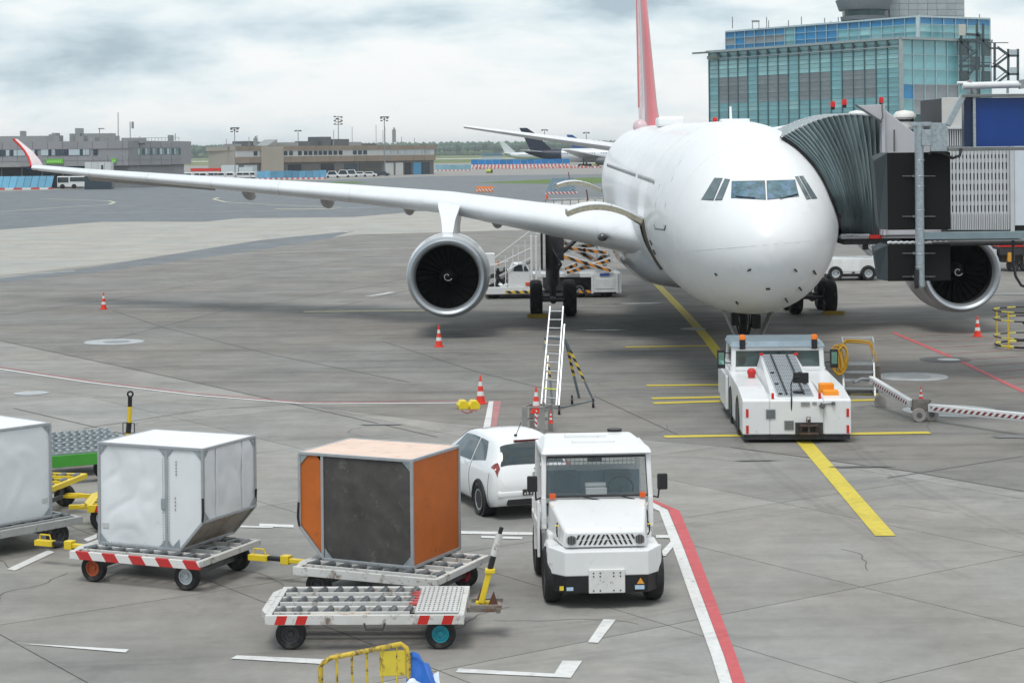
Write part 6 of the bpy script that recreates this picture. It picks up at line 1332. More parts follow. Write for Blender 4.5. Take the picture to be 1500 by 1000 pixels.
# ================================================================ GLASS TOWER BUILDING
gb = thing('glass_office_building', 'teal glass office building with blue glazed top floor and external stairs', 'building', (0, 0, 0))
def gmat(name, col, rough=.12, ov=.09): return mat(name, col, rough, var=.3, vscale=.12, objvar=ov, coat=.6, stretch=(1, 1, 3))
teal = gmat('teal_glass', (.21, .48, .52)); tealp = gmat('pale_teal_glass', (.32, .60, .62), ov=.1); bluep2 = gmat('blue_glass', (.02, .24, .50)); darkg = gmat('dark_teal_glass', (.03, .09, .10)); greyb = mat('grey_blind_mesh', (.29, .32, .34), .7, var=.2, vscale=.6, objvar=.1)
mull = mat('steel_mullion', (.13, .22, .23), .5, .3); mulp = mat('pale_mullion', (.45, .58, .62), .5, .2)
PC = {}
def facade(parent, p0, p1, z1, z0, nc, nr, pick, name='glass_pane', mullm=None, fine=True, gapx=.12):
    p0 = Vector((p0[0], p0[1], 0)); p1 = Vector((p1[0], p1[1], 0)); d = p1-p0; Lc = d.length/nc; dn = d.normalized(); hh = (z1-z0)/nr; ang = math.atan2(dn.y, dn.x); nrm = Vector((dn.y, -dn.x, 0))
    for c in range(nc):
        for r in range(nr):
            m = pick(c, r); key = (round(Lc, 3), round(hh, 3), m.name)
            if key not in PC:
                q = MB(); q.box(-Lc/2+gapx*.5, Lc/2-gapx*.5, 0, .15, -hh/2+.04, hh/2-.04); o = q.build(name, m, parent); PC[key] = o.data
            else: o = bpy.data.objects.new(name, PC[key]); COL.objects.link(o); o.parent = parent
            cen = p0+dn*(Lc*(c+.5))+Vector((0, 0, z1-hh*(r+.5))); o.location = cen; o.rotation_euler = (random.uniform(-.006, .006), random.uniform(-.002, .002), ang+random.uniform(-.012, .012))
    q = MB()
    for c in range(nc+1):
        a = p0+dn*(Lc*c); q.beam(a+nrm*.1+Vector((0, 0, z0)), a+nrm*.1+Vector((0, 0, z1)), .10, .16, up=tuple(nrm))
    for r in range(nr*(2 if fine else 1)+1):
        z = z1-(hh/(2 if fine else 1))*r; q.beam(p0+nrm*.12+Vector((0, 0, z)), p1+nrm*.12+Vector((0, 0, z)), .05, .07)
    q.build('mullion_grid', mullm or mull, parent)
A_, B_ = P(1038, 0, 300), P(1317, 0, 267); C_ = P(1450, 0, 277)
ZT = 6.8+(222-81)*300/2800
grp = [(1, 3), (5, 7), (9, 11), (13, 15)]
def pickL(c, r):
    if 3 <= r <= 5 and any(a <= c <= b for a, b in grp): return greyb
    if r == 6 and c % 4 == 0: return tealp
    if c in (4, 8, 12): return teal
    return tealp if r in (0, 1, 2) else teal
def pickR(c, r):
    if 3 <= r <= 4 and 1 <= c <= 4: return greyb
    if r >= 5: return darkg
    if c >= 5 and r >= 0: return darkg if (c+r) % 2 else teal
    if r == 3 and c == 0: return bluep2
    return teal
facade(gb, (A_.x, A_.y), (B_.x, B_.y), ZT, ZT-14.6, 18, 11, pickL)
facade(gb, (B_.x+.2, B_.y), (C_.x, C_.y), ZT, ZT-14.6, 8, 7, pickR, fine=False, mullm=mulp)
q = MB(); n_ = Vector((0, 1, 0))
q.add([(A_.x, A_.y+.3, 0), (B_.x, B_.y+.3, 0), (C_.x, C_.y+.3, 0), (C_.x+2, C_.y+25, 0), (A_.x+9, A_.y+25, 0), (A_.x, A_.y+.3, ZT), (B_.x, B_.y+.3, ZT), (C_.x, C_.y+.3, ZT), (C_.x+2, C_.y+25, ZT), (A_.x+9, A_.y+25, ZT)], [(0, 1, 6, 5), (1, 2, 7, 6), (2, 3, 8, 7), (3, 4, 9, 8), (4, 0, 5, 9), (5, 6, 7, 8, 9)]); q.build('building_core', mat('building_core_grey', (.10, .15, .16), .5), gb)
q = MB(); q.beam(Vector((A_.x-.3, A_.y-.3, ZT+.15)), Vector((B_.x, B_.y-.4, ZT+.15)), .8, .35); q.beam(Vector((B_.x, B_.y-.4, ZT+.15)), Vector((C_.x, C_.y-.3, ZT+.15)), .8, .35); q.beam(Vector((A_.x, A_.y-.3, ZT-1.0)), Vector((B_.x, B_.y-.4, ZT-1.0)), .3, .16); q.beam(Vector((B_.x+.1, B_.y-.3, 0)), Vector((B_.x+.1, B_.y-.3, ZT)), .6, .5, up=(0, 1, 0)); q.build('roof_edge', mat('grey_roof_edge', (.32, .38, .39), .5, var=.15), gb)
q = MB()
for i in range(18):
    c_ = Vector((A_.x, A_.y-.5, ZT-.6)).lerp(Vector((B_.x, B_.y-.5, ZT-.6)), (i+.9)/18); q.bx(c_, (.25, .3, .5))
q.build('facade_anchor', dgrey, gb)['kind'] = 'stuff'
q = MB(); q.beam(P(1014, 78.5, 299), P(1040, 77, 299), .5, .25); q.beam(P(1036, 85, 298), P(1055, 83, 298), .8, .5); q.build('cleaning_arm', mat('arm_grey', (.15, .18, .16), .5), gb)
A2, B2, C2 = P(1063, 0, 303), P(1343, 0, 272), P(1449, 0, 279); Z2 = 6.8+(222-50)*303/2800
def pickU(c, r):
    if r == 1 and c in (0, 2, 3, 4, 5): return greyb
    if c >= 11 and r > 0: return teal if (c*3+r) % 4 else tealp
    return teal if c in (6,) else bluep2
facade(gb, (A2.x, A2.y), (B2.x, B2.y), Z2, ZT+.3, 18, 3, pickU, name='top_floor_pane', mullm=mulp, fine=False)
facade(gb, (B2.x+.3, B2.y), (C2.x, C2.y), Z2, ZT+.3, 6, 3, lambda c, r: bluep2 if r == 0 else (tealp if (c*5+r) % 4 == 1 else teal), name='top_floor_pane', mullm=mulp, fine=False)
q = MB(); q.add([(A2.x, A2.y+.3, ZT-1), (B2.x, B2.y+.3, ZT-1), (C2.x, C2.y+.3, ZT-1), (C2.x, C2.y+18, ZT-1), (A2.x+7, A2.y+18, ZT-1), (A2.x, A2.y+.3, Z2), (B2.x, B2.y+.3, Z2), (C2.x, C2.y+.3, Z2), (C2.x, C2.y+18, Z2), (A2.x+7, A2.y+18, Z2)], [(0, 1, 6, 5), (1, 2, 7, 6), (2, 3, 8, 7), (3, 4, 9, 8), (4, 0, 5, 9), (5, 6, 7, 8, 9)]); q.build('top_floor_core', MATS['building_core_grey'], gb)
q = MB(); q.beam(Vector((A2.x, A2.y-.2, Z2)), Vector((B2.x, B2.y-.2, Z2)), .3, .25); q.beam(Vector((B2.x, B2.y-.2, Z2)), Vector((C2.x, C2.y-.2, Z2)), .3, .25); q.beam(Vector((B2.x, B2.y-.3, ZT)), Vector((B2.x, B2.y-.3, Z2)), .5, .4, up=(0, 1, 0)); q.build('top_floor_trim', mat('pale_trim', (.50, .60, .63), .4), gb)
q = MB()
for u, h_ in ((1073, 14), (1123, 13), (1126, 8), (1155, 8), (1174, 13), (1208, 11), (1217, 6), (1228, 12), (1343, 16), (1354, 5), (1411, 10), (1435, 14), (1320, 7)):
    a = P(u, 40, 290); zt = Z2 if u < 1449 else ZT; q.cyl((a.x, 290, zt-.3), (a.x, 290, zt+h_*.104), .07, n=6)
a = P(1107, 40, 296); q.box(a.x-.6, a.x+.6, 296, 296.3, Z2+1.0, Z2+1.3); q.cyl((a.x-.5, 296, Z2), (a.x-.5, 296, Z2+1.1), .06); q.cyl((a.x+.5, 296, Z2), (a.x+.5, 296, Z2+1.1), .06)
q.build('roof_aerial', steel, gb)
# external stairs
stm = mat('dark_stair_steel', (.07, .10, .11), .5, .3); q = MB(); YS = 272
def sb(u0, v0, u1, v1, w_=.25, dy=0): q.beam(P(u0, v0, YS+dy), P(u1, v1, YS+dy), w_, w_)
for u in (1408, 1431, 1440): sb(u, 35, u, 125, .3)
for u in (1457, 1477, 1491): sb(u, 63 if u < 1470 else 72, u, 118, .3)
for v in (58, 60, 96, 98): sb(1405, v, 1450, v, .2)
sb(1405, 60, 1425, 75, .3); sb(1405, 56, 1425, 71, .12); sb(1430, 50, 1452, 72, .3); sb(1430, 45, 1452, 67, .12); sb(1410, 90, 1430, 76, .3); sb(1410, 86, 1430, 72, .12); sb(1428, 100, 1412, 118, .3); sb(1430, 92, 1452, 92, .15); sb(1405, 90, 1428, 90, .15); sb(1408, 50, 1436, 52, .3)
for v0 in (71, 98):
    sb(1452, v0, 1463, v0, .25); sb(1463, v0, 1478, v0+11, .3); sb(1461, v0-3, 1477, v0+8, .12); sb(1456, v0+27, 1477, v0+11, .3); sb(1454, v0+23, 1475, v0+6, .12); sb(1477, v0+11, 1492, v0+11, .3)
sb(1450, 63, 1477, 63, .12)
q.build('external_stair', stm, gb)
q = MB(); a = P(1409, 60, 271.5); q.bx(P(1409, 44, 271.5), (1.0, .3, 1.6)); q.build('stair_door', mat('pale_door', (.5, .5, .45), .5), gb)
q = MB(); 
for v0 in (78, 104): a = P(1486, v0, YS); q.bx(a, (1.2, .15, 1.0))
q.each('balustrade_panel', mat('pale_grey_blue', (.45, .52, .55), .5), gb)
# control tower
twc = P(1265, 0, 292); ct_ = thing('control_tower', 'grey control tower cab and shaft rising behind the glass building', 'control tower', (twc.x, 292, 0))
zt0 = 6.8+(222-33)*292/2800; k_ = 292/2800
q = MB(); q.lathe([(33*k_, zt0-.3), (34*k_, zt0+.3), (30*k_, zt0+.35), (31*k_, zt0+1.2), (36*k_, zt0+1.25), (41*k_, zt0+2.7), (41*k_, zt0+2.8)], (0, 0, 0), n=28); q.build('cab_base', mat('tower_grey_metal', (.24, .26, .28), .45, .2, var=.08), ct_, smooth=25)
q = MB(); q.lathe([(38*k_, zt0+2.8), (44*k_, zt0+5.5)], (0, 0, 0), n=28, caps=False); q.build('cab_window_band', darkg, ct_)
q = MB(); q.lathe([(31*k_, zt0+.35), (31.5*k_, zt0+1.2)], (0, 0, 0), n=28, caps=False); q.build('lower_window_band', darkg, ct_)
q = MB(); q.lathe([(45*k_, zt0+5.5), (46*k_, zt0+6.2), (38*k_, zt0+6.6)], (0, 0, 0), n=28); q.build('cab_roof', MATS['tower_grey_metal'], ct_)
q = MB(); q.cyl((0, 0, 0), (0, 0, zt0), 20*k_, n=20); q.build('cab_column', MATS['tower_grey_metal'], ct_)
shm = mat('tower_pale_panel', (.38, .42, .44), .45, .1, objvar=.06)
cx_ = 98*k_
for i in range(8):
    for j in range(10):
        q = MB(); x0 = 40*k_+i*1.45; q.box(x0+.02, x0+1.43, 1.0+(.25*(i-5) if i > 5 else 0), 1.2+(.25*(i-5) if i > 5 else 0), zt0-1.5+j*.95+.02, zt0-1.5+j*.95+.93); q.build('cladding_panel', shm, ct_)
q = MB(); q.box(40*k_, 40*k_+11.6, 1.9, 12, 0, zt0+8); q.build('shaft', MATS['tower_grey_metal'], ct_)

# ================================================================ FAR BUILDINGS
def fw(u, Y): return P(u, 222, Y).x
gw = mat('grey_cladding', (.30, .30, .315), .55, var=.06, vscale=.3, objvar=.05); gwd = mat('dark_grey_opening', (.03, .035, .045), .5); winw = mat('pale_window', (.45, .52, .56), .2, objvar=.25); wind = mat('dark_window', (.05, .07, .09), .15, objvar=.2)
lb = thing('grey_terminal_building', 'long grey two-storey building with window band at the left edge', 'building', (0, 0, 0)); YL = 403; kL = YL/2800
def zL(v): return 6.8+(222-v-5+0)*kL*-1*-1 if False else 6.8+(222-(v-5.5))*kL
q = MB(); SE = (fw(265, 432), 432); q.prism([(fw(-260, YL), YL), (fw(188, YL), YL), SE, (SE[0], 446), (fw(-260, YL), 446)], 'xy', zL(242.5), zL(206)); q.prism([(fw(-260, YL), YL+2), (fw(186, YL), YL+2), (fw(256, 432), 432), (fw(256, 432), 444), (fw(-260, YL), 444)], 'xy', 0, zL(242.6)); q.build('wall', gw, lb)
for i in range(14):
    u0 = -40+i*22
    for (v0, v1) in ((206.5, 217.5), (227, 234.5), (235, 242.5)):
        if u0 > 180: continue
        q = MB(); q.box(fw(u0+.3, YL), fw(min(u0+21.7, 188), YL), YL-.12, YL, zL(v1), zL(v0)); q.build('cladding_panel', gw, lb)
for i, (u0, u1, m) in enumerate([(-30, -20, wind), (-18, -9, winw), (-7, 1, wind), (1, 8, wind), (9, 14, winw), (15.5, 19, wind), (20.5, 25, winw), (26, 37, winw), (38, 51, winw), (51, 55, wind), (60.5, 71, winw), (71, 75, wind), (76, 81, winw), (82, 90.5, wind), (92, 96, wind), (97, 100.5, wind), (101, 117, winw), (117.5, 122, wind), (122, 125.5, winw), (126, 131, winw), (137, 143, wind)]):
    q = MB(); q.box(fw(u0, YL), fw(u1, YL), YL-.22, YL+.1, zL(226.5), zL(218)); q.build('window', m, lb)
S0 = Vector((fw(188, YL), YL, 0)); S1 = Vector((SE[0], SE[1], 0)); sdn = (S1-S0).normalized(); snr = Vector((sdn.y, -sdn.x, 0))
def sidebox(t0, t1, z0, z1, th, nm, m):
    a, b = S0.lerp(S1, t0), S0.lerp(S1, t1); q = MB(); q.hexa([a+snr*th+Vector((0, 0, z0)), b+snr*th+Vector((0, 0, z0)), b-snr*.05+Vector((0, 0, z0)), a-snr*.05+Vector((0, 0, z0)), a+snr*th+Vector((0, 0, z1)), b+snr*th+Vector((0, 0, z1)), b-snr*.05+Vector((0, 0, z1)), a-snr*.05+Vector((0, 0, z1))]); q.build(nm, m, lb)
for k in range(18): sidebox(.16+k*.0465, .16+k*.0465+.040, zL(226.5), zL(217.5), .1, 'window', (winw, mat('teal_far_window', (.16, .28, .30), .2, objvar=.2), wind)[k % 3])
for k in range(5):
    for v0, v1 in ((206.5, 216.5), (227.5, 234.5), (235, 242.3)): sidebox(k*.2+.004, k*.2+.196, zL(v1), zL(v0), .12, 'cladding_panel', gw)
for i in range(6):
    q = MB(); q.box(fw(-60+i*30, YL), fw(-60+i*30+27, YL), YL+1.7, YL+2.2, 0, zL(245)); q.build('garage_opening', gwd, lb)
for i in range(1):
    q = MB(); q.box(fw(163, YL), fw(186, YL), YL+1.8, YL+2.1, 0, zL(243.5)); q.build('lower_wall_panel', mat('pale_grey_cladding', (.33, .33, .33), .5, objvar=.05), lb)
q = MB(); q.box(fw(-60, YL), fw(30, YL), YL-.15, YL, zL(242.8), zL(236.5)); q.build('pale_wall_strip', MATS['pale_grey_cladding'], lb)
q = MB(); q.box(fw(36, YL), fw(124, YL), YL+1.6, YL+1.7, zL(247), zL(243)); q.build('blue_lintel', mat('blue_lintel', (.03, .12, .25), .4), lb)
grn = mat('green_sign', (.16, .55, .05), .4)
for u0, u1 in ((68, 93), (163, 170.5)):
    q = MB(); q.box(fw(u0, YL), fw(u1, YL), YL-.35, YL-.13, zL(238.5), zL(232)); sg = q.build('green_sign', grn, lb)
    q = MB()
    for k in range(int((u1-u0)/3)): q.box(fw(u0+2+k*2.6, YL), fw(u0+3.6+k*2.6, YL), YL-.38, YL-.35, zL(236.4), zL(234.2))
    q.build('sign_lettering', mat('pale_green_lettering', (.5, .8, .3), .4), sg)
rfm = mat('roof_plant_grey', (.32, .33, .33), .5, .2, var=.15); 
for u0, u1, v0, v1, dy in [(-40, 62, 197, 206, 8), (66, 72, 193, 206, 6), (74, 80, 197, 206, 4), (86, 150, 194, 206, 10), (96, 103, 186, 206, 9), (150, 160, 198, 206, 7), (171, 203, 201.5, 206, 5), (241, 245, 198, 206, 4), (8, 11, 189, 206, 12), (60, 70, 195, 206, 7), (110, 118, 198, 206, 3), (128, 136, 200, 206, 2)]:
    q = MB(); q.box(fw(u0, YL), fw(u1, YL), YL+dy, YL+dy+4, zL(v1)-.5, zL(v0)); q.build('roof_plant', rfm, lb)
q = MB()
for u, v0 in ((173.5, 164), (191, 178), (146, 188), (257, 196), (169, 198), (205, 200)): q.cyl((fw(u, YL+3), YL+3, zL(206)), (fw(u, YL+3), YL+3, zL(v0)), .10, n=6)
q.box(fw(141, YL), fw(149, YL), YL+2, YL+3, zL(188.5), zL(187)); q.beam((fw(206, YL), YL+1, zL(202)), (fw(262, YL), YL+1, zL(202)), .08); q.box(fw(189.5, YL), fw(192.5, YL), YL+2.5, YL+3, zL(188), zL(178))
for k in range(12): q.cyl((fw(206+k*5, YL), YL+1, zL(206)), (fw(206+k*5, YL), YL+1, zL(202)), .05, n=5)
q.build('roof_mast', steel, lb)
# white container block on legs
wc = thing('site_container', 'white site container stack in front of the grey building', 'container', (fw(143, 385), 385, 0)); k_ = 385/2800
for i in range(4):
    q = MB(); q.box((-19+i*9.7)*k_, (-19+i*9.7+9.3)*k_, 0, 2.5, 3.0, 5.5); q.build('container_bay', mat('white_container', (.62, .64, .64), .5, objvar=.05), wc)
q = MB(); q.box(-20*k_, 20*k_, .2, 2.4, 0, 3.0); q.build('container_base', wind, wc)
q = MB(); q.box(5*k_, 8*k_, -.05, 0, 3.3, 4.9); q.build('container_window', wind, wc)
# bus
bs_ = thing('airport_bus', 'white airport bus parked in front of the grey building', 'bus', (fw(109, 396), 396, 0)); k_ = 396/2800
q = MB(); q.box(-26*k_, 27*k_, 0, 2.6, .35, 2.6); q.build('body', wp, bs_, bevel=.15)
q = MB(); q.box(-25*k_, -9*k_, -.03, 0, 1.3, 2.4); q.box(-7*k_, 26*k_, -.03, 0, 1.5, 2.4); q.build('window_band', glass_dark, bs_)
for x in (-1*k_, 20*k_, -18*k_):
    q = MB(); q.cyl((x, -.05, .5), (x, .3, .5), .5, n=16); q.build('wheel', rubber, bs_)
q = MB(); q.box(fw(138, 396), fw(160, 396), 397, 400, .3, 2.0); tag(q.build('blue_truck_box', mat('navy_truck', (.02, .06, .2), .4), None, bevel=.1), 'dark blue box trailer beside the white bus', 'trailer')
# blue glazed screens at far left
sc1 = thing('blast_screen_row', 'row of slanted blue screens on red and white bases at the left edge', 'blast screen', (0, 0, 0)); Yb = 392
for i in range(9):
    u0 = -20+i*10.6; q = MB(); a, b = fw(u0, Yb), fw(u0+10, Yb); q.hexa([(a, Yb-.1, .4), (b, Yb-.1, .4), (b, Yb, .4), (a, Yb, .4), (a+.35, Yb+.9, 2.75), (b+.35, Yb+.9, 2.75), (b+.35, Yb+1, 2.75), (a+.35, Yb+1, 2.75)]); q.build('screen_panel', mat('sky_blue_screen', (.12, .34, .50), .25, objvar=.2, coat=.5), sc1)
q = MB(); q.box(fw(-20, Yb), fw(76, Yb), Yb-.5, Yb+.3, 0, .38); q.build('barrier_base', stripes('far_red_white', (.75, .75, .75), (.6, .08, .06), .28, diag=.0), sc1)
# tan building -----------------------------------------------------
tbd = thing('brown_terminal_building', 'long low brown and beige building with white window band in mid distance', 'building', (0, 0, 0))
TA, TB = Vector((fw(345, 530), 530, 0)), Vector((fw(637, 597), 597, 0)); td = TB-TA; TL = td.length; tdn = td.normalized(); ta = math.atan2(td.y, td.x)
tb_root = Matrix.Translation(TA) @ Matrix.Rotation(ta, 4, 'Z'); tbd.matrix_world = tb_root
def tu(u):      # distance along the front wall that is seen in direction u
    k = (u-750-1)/F; return (k*TA.y-TA.x)/(tdn.x-k*tdn.y)
def tzz(v): return 6.8+(222-(v-2.6))*.2
brn = mat('brown_fascia', (.29, .235, .185), .6, var=.08, vscale=.2, objvar=.06); tan = mat('beige_render', (.42, .38, .32), .7, var=.05, vscale=.2); wht = mat('white_window_band', (.60, .61, .60), .5, var=.06, vscale=.3); gst = mat('dim_ground_floor', (.16, .155, .15), .6, var=.15, vscale=.2)
q = MB(); q.prism([(0, 0), (TL, 0), (TL, 40), (26, 40)], 'xy', tzz(219.5), tzz(213.5)); q.prism([(.3, .4), (TL-.3, .4), (TL-.3, 39), (26, 39)], 'xy', 0, tzz(219.6)); q.build('wall', tan, tbd)
n_p = 16
for i in range(n_p):
    x0, x1 = TL*i/n_p+.05, TL*(i+1)/n_p-.05
    for v0, v1 in ((213.5, 219.5), (228.5, 237)):
        q = MB(); q.box(x0, x1, -.35, 0, tzz(v1), tzz(v0)); q.build('fascia_panel', brn, tbd)
q = MB(); q.box(.3, TL-.3, -.0, .35, tzz(228.5), tzz(219.5)); q.build('window_band', wht, tbd)
q = MB(); q.box(tu(385), tu(417), -.6, 0, 0, tzz(214)); q.build('stair_block', tan, tbd)
q = MB(); q.box(.5, TL-.5, .1, .38, 0, tzz(237)); q.build('ground_floor', gst, tbd)
for i, u in enumerate([378, 422, 430, 443, 451.5, 458.5, 466, 473, 480, 487.5, 495, 502.5, 523.5, 531, 538.5]+[567+k*5 for k in range(14)]):
    q = MB(); w_ = 5.2 if i < 15 else 3.2; q.box(tu(u-w_/2), tu(u+w_/2), -.12, -.01, tzz(226.8), tzz(220.8)); q.build('window', wind if i < 15 else mat('pale_blue_window', (.45, .52, .56), .3, objvar=.2), tbd)
for u0, u1, m in [(361, 380, winw), (426, 445, gwd), (474, 493, gwd), (509, 527, wind), (530, 563, mat('dark_brown_door', (.09, .09, .085), .6)), (568, 580, wht), (583, 594, wht), (597, 606, gwd), (609, 620, mat('sky_blue_door', (.08, .30, .50), .4)), (622, 633, wind)]:
    q = MB(); q.box(tu(u0), tu(u1), -.05, .08, 0, tzz(240)); q.build('garage_door', m, tbd)
for u0, u1, v0, v1, dy in [(402, 418, 206, 213, 10), (428, 449, 207, 213, 12), (440, 530, 209.5, 213, 20), (510, 540, 206, 213, 15), (526, 539, 199.5, 213, 14), (540, 565, 203, 213, 14), (565, 590, 207.5, 213, 16), (590, 613, 210, 213, 16), (455, 470, 208, 213, 8), (367, 372, 210, 213, 4), (398, 401, 208, 213, 7)]:
    q = MB(); q.box(tu(u0), tu(u1), dy, dy+6, tzz(v1)-.3, tzz(v0)); q.build('roof_plant', rfm if (u0 % 2) else mat('dark_roof_plant', (.12, .13, .14), .5), tbd)
q = MB()
for u, v0 in ((354, 203), (399, 198), (511, 190), (538, 185), (573, 182), (583, 190), (586, 185), (629, 202), (610, 200), (387, 200)): q.cyl((tu(u), 5, tzz(213)), (tu(u), 5, tzz(v0)), .09, n=5)
for u, v0, v1 in ((397.5, 199, 212), (600, 186, 209)): q.box(tu(u)-.6, tu(u)+.6, 5, 5.5, tzz(v1), tzz(v0+3)); q.cyl((tu(u), 5.2, tzz(v1)), (tu(u), 5.2, tzz(v0)), .3, n=6)
q.prism([(tu(406), tzz(213)), (tu(421), tzz(213)), (tu(421), tzz(204))], 'xz', 3, 8)
q.each('roof_mast', rfm, tbd)

# light masts
def mast(label, u, vt, Y, kind):
    t = thing('light_mast', label, 'light mast', (fw(u, Y), Y, 0), 0, 'floodlight masts'); zt = P(u, vt, Y).z; k = Y/2800
    q = MB(); q.cyl((0, 0, 0), (0, 0, zt), 1.0*k*.8, .55*k, n=8); q.build('pole', mat('mast_grey', (.28, .30, .31), .5, .3), t)
    q = MB()
    if kind == 1: q.box(-6*k, 7*k, -.3, .3, zt-.5*k, zt+1.2*k)
    if kind == 2:
        for z in (0, -4, -8, -11.5): q.box(-5.5*k, 5.5*k, -.15, .15, zt+(z-.4)*k, zt+(z+.4)*k)
    if kind == 3: q.box(-3.5*k, 3.5*k, -.2, .2, zt-.6*k, zt+.3*k)
    q.build('crossbar', dgrey, t)
    for dx, dz in {1: [(-4, -5), (4, -5), (-4.5, -1.5), (4.5, -1.5), (0, -3)], 2: [(-5, 0), (5, -1), (-5, -6), (5, -6), (-5, -11), (5, -11), (-2, -3), (3, -8)], 3: [(-3.5, -1), (3.5, -1)]}[kind]:
        q = MB(); q.bx((dx*k, -.3, zt+dz*k), (3.0*k, .8, 1.6*k)); q.build('floodlight', black, t)
mast('floodlight mast at the left end of the brown building', 344, 188, 522, 1)
mast('slim twin-headed light mast on the left half of the brown building', 437, 191, 640, 3)
mast('tall floodlight mast with four tiers of lamps behind the brown building', 496, 171, 650, 2)
mast('floodlight mast with flat crossbar in front of the brown building', 563.5, 172, 560, 1)
mast('twin-headed light mast behind the dark-tailed airliner', 798, 190, 900, 3)
mast('faint light mast right of the dark-tailed airliner tail, beside the big airliner', 859, 194, 1000, 3)
# parked vans and cars
def van(label, u, Y, v_=None):
    t = thing('parked_van', label, 'van', (fw(u, Y), Y, 0), 0, 'white vans parked by the brown building')
    q = MB(); q.prism([(-.95, .3), (.95, .3), (.95, 1.3), (.78, 2.05), (-.78, 2.05), (-.95, 1.3)], 'xz', 0, 4.6); q.build('body', wp, t, bevel=.08)
    q = MB(); q.prism([(-.82, 1.3), (.82, 1.3), (.7, 1.85), (-.7, 1.85)], 'xz', -.03, 0); q.build('windscreen', glass_dark, t)
    q = MB(); q.box(-.9, .9, -.08, .1, .3, .6); q.cyl((-.85, .6, .33), (-.6, .6, .33), .33); q.cyl((.6, .6, .33), (.85, .6, .33), .33); q.build('bumper', black, t)
    return t
v0 = van('one of the white vans parked in a row left of the blue fence', 262, 508)
for i in range(1, 13): dup(v0, location=(fw(262+i*8.9+random.uniform(-1, 1), 508+random.uniform(-3, 3)), 508+random.uniform(-4, 4), 0))
def pcar(label, u, Y, m=wp, w_=1.8, h_=1.5):
    t = thing('parked_car', label, 'car', (fw(u, Y), Y, 0), 0, 'cars parked before the brown building')
    q = MB(); q.prism([(-2.1, .3), (2.1, .3), (2.1, .75), (1.3, .9), (.7, h_), (-1.1, h_), (-1.8, .95), (-2.1, .9)], 'xz', 0, w_); q.build('body', m, t, bevel=.06)
    q = MB(); q.prism([(-1.5, .92), (1.1, .92), (.6, h_-.08), (-1.0, h_-.08)], 'xz', -.03, 0); q.build('window', glass_dark, t)
    for x in (-1.3, 1.3):
        q = MB(); q.cyl((x, -.02, .33), (x, .25, .33), .33); q.build('wheel', rubber, t)
    return t
for u, Y, m, h_, lb2 in [(487, 528, wp, 1.9, 'white estate car next to the right end of the long blue fence'), (503, 535, wp, 2.1, 'white minibus third from the blue fence end'), (515, 540, wp, 2.1, 'white minibus before the middle garage door of the brown building'), (527, 548, wp, 1.5, 'low white car left of the flat-topped light mast group'), (541, 545, wp, 1.5, 'low white car just left of the flat-topped light mast'), (560, 556, mat('dark_blue_car', (.05, .07, .10), .3), 1.5, 'dark car at the foot of the flat-topped light mast')]:
    pcar(lb2, u, Y, m, h_=h_)
cn = thing('red_canopy_truck', 'red and white tarpaulin truck behind the row of vans', 'truck', (fw(301, 530), 530, 0)); q = MB(); q.box(-4.2, 4.2, 0, 3, 2.2, 3.0); q.build('canopy', mat('signal_red', (.65, .05, .03), .5), cn)
q = MB(); q.box(-4.0, 4.0, .1, 2.9, .5, 2.2); q.build('load_bed', wp, cn); q = MB(); q.box(4.3, 9, 0, 3, 1.0, 3.8); q.box(9.2, 13, 0, 3, .5, 3.2); q.build('white_box_body', mat('bluish_white_box', (.6, .66, .68), .5), cn)
# blue fence near vans and long far fence
def fence(label, u0, u1, Y, h_, m, step, base=None, z0=.1):
    t = thing('construction_fence', label, 'fence', (0, 0, 0)); n = int((u1-u0)/step)
    for i in range(n):
        a, b = fw(u0+i*step+.2, Y), fw(u0+(i+1)*step-.2, Y); q = MB(); q.box(a, b, Y-.04+random.uniform(-.2, .2), Y+.12, z0, h_+random.uniform(-.1, .1)); q.build('fence_panel', m, t)
    if base: q = MB(); q.box(fw(u0, Y), fw(u1, Y), Y-.6, Y-.25, 0, z0+.35); q.build('barrier_base', base, t)
    return t
bf_ = mat('translucent_blue_fence', (.14, .36, .55), .5, objvar=.25, var=.2, vscale=1); rwb = stripes('barrier_red_white_far', (.72, .72, .72), (.62, .16, .14), .7, diag=0.0)
fence('blue fence panels in front of the brown building beside the vans', 376, 478, 505, 2.3, bf_, 10.2, rwb)
fence('pale blue fence right of the brown building', 637, 690, 690, 2.2, mat('pale_blue_fence', (.22, .42, .50), .5, objvar=.1), 10.6, rwb)
fence('bright blue fence under the dark-tailed airliner', 690, 835, 770, 3.6, mat('bright_blue_fence', (.02, .20, .50), .5, objvar=.2), 10.3, rwb, z0=1.3)
q = MB()
for i in range(60):
    x = fw(690+i*3.4+random.uniform(-1, 1), 755); q.box(x, x+.7, 755-random.uniform(0, 14), 755.5, 0, random.uniform(.5, 1.1))
tag(q.build('barrier_row', rwb, None), 'red and white barrier blocks below the bright blue fence', 'barriers', kind='stuff')
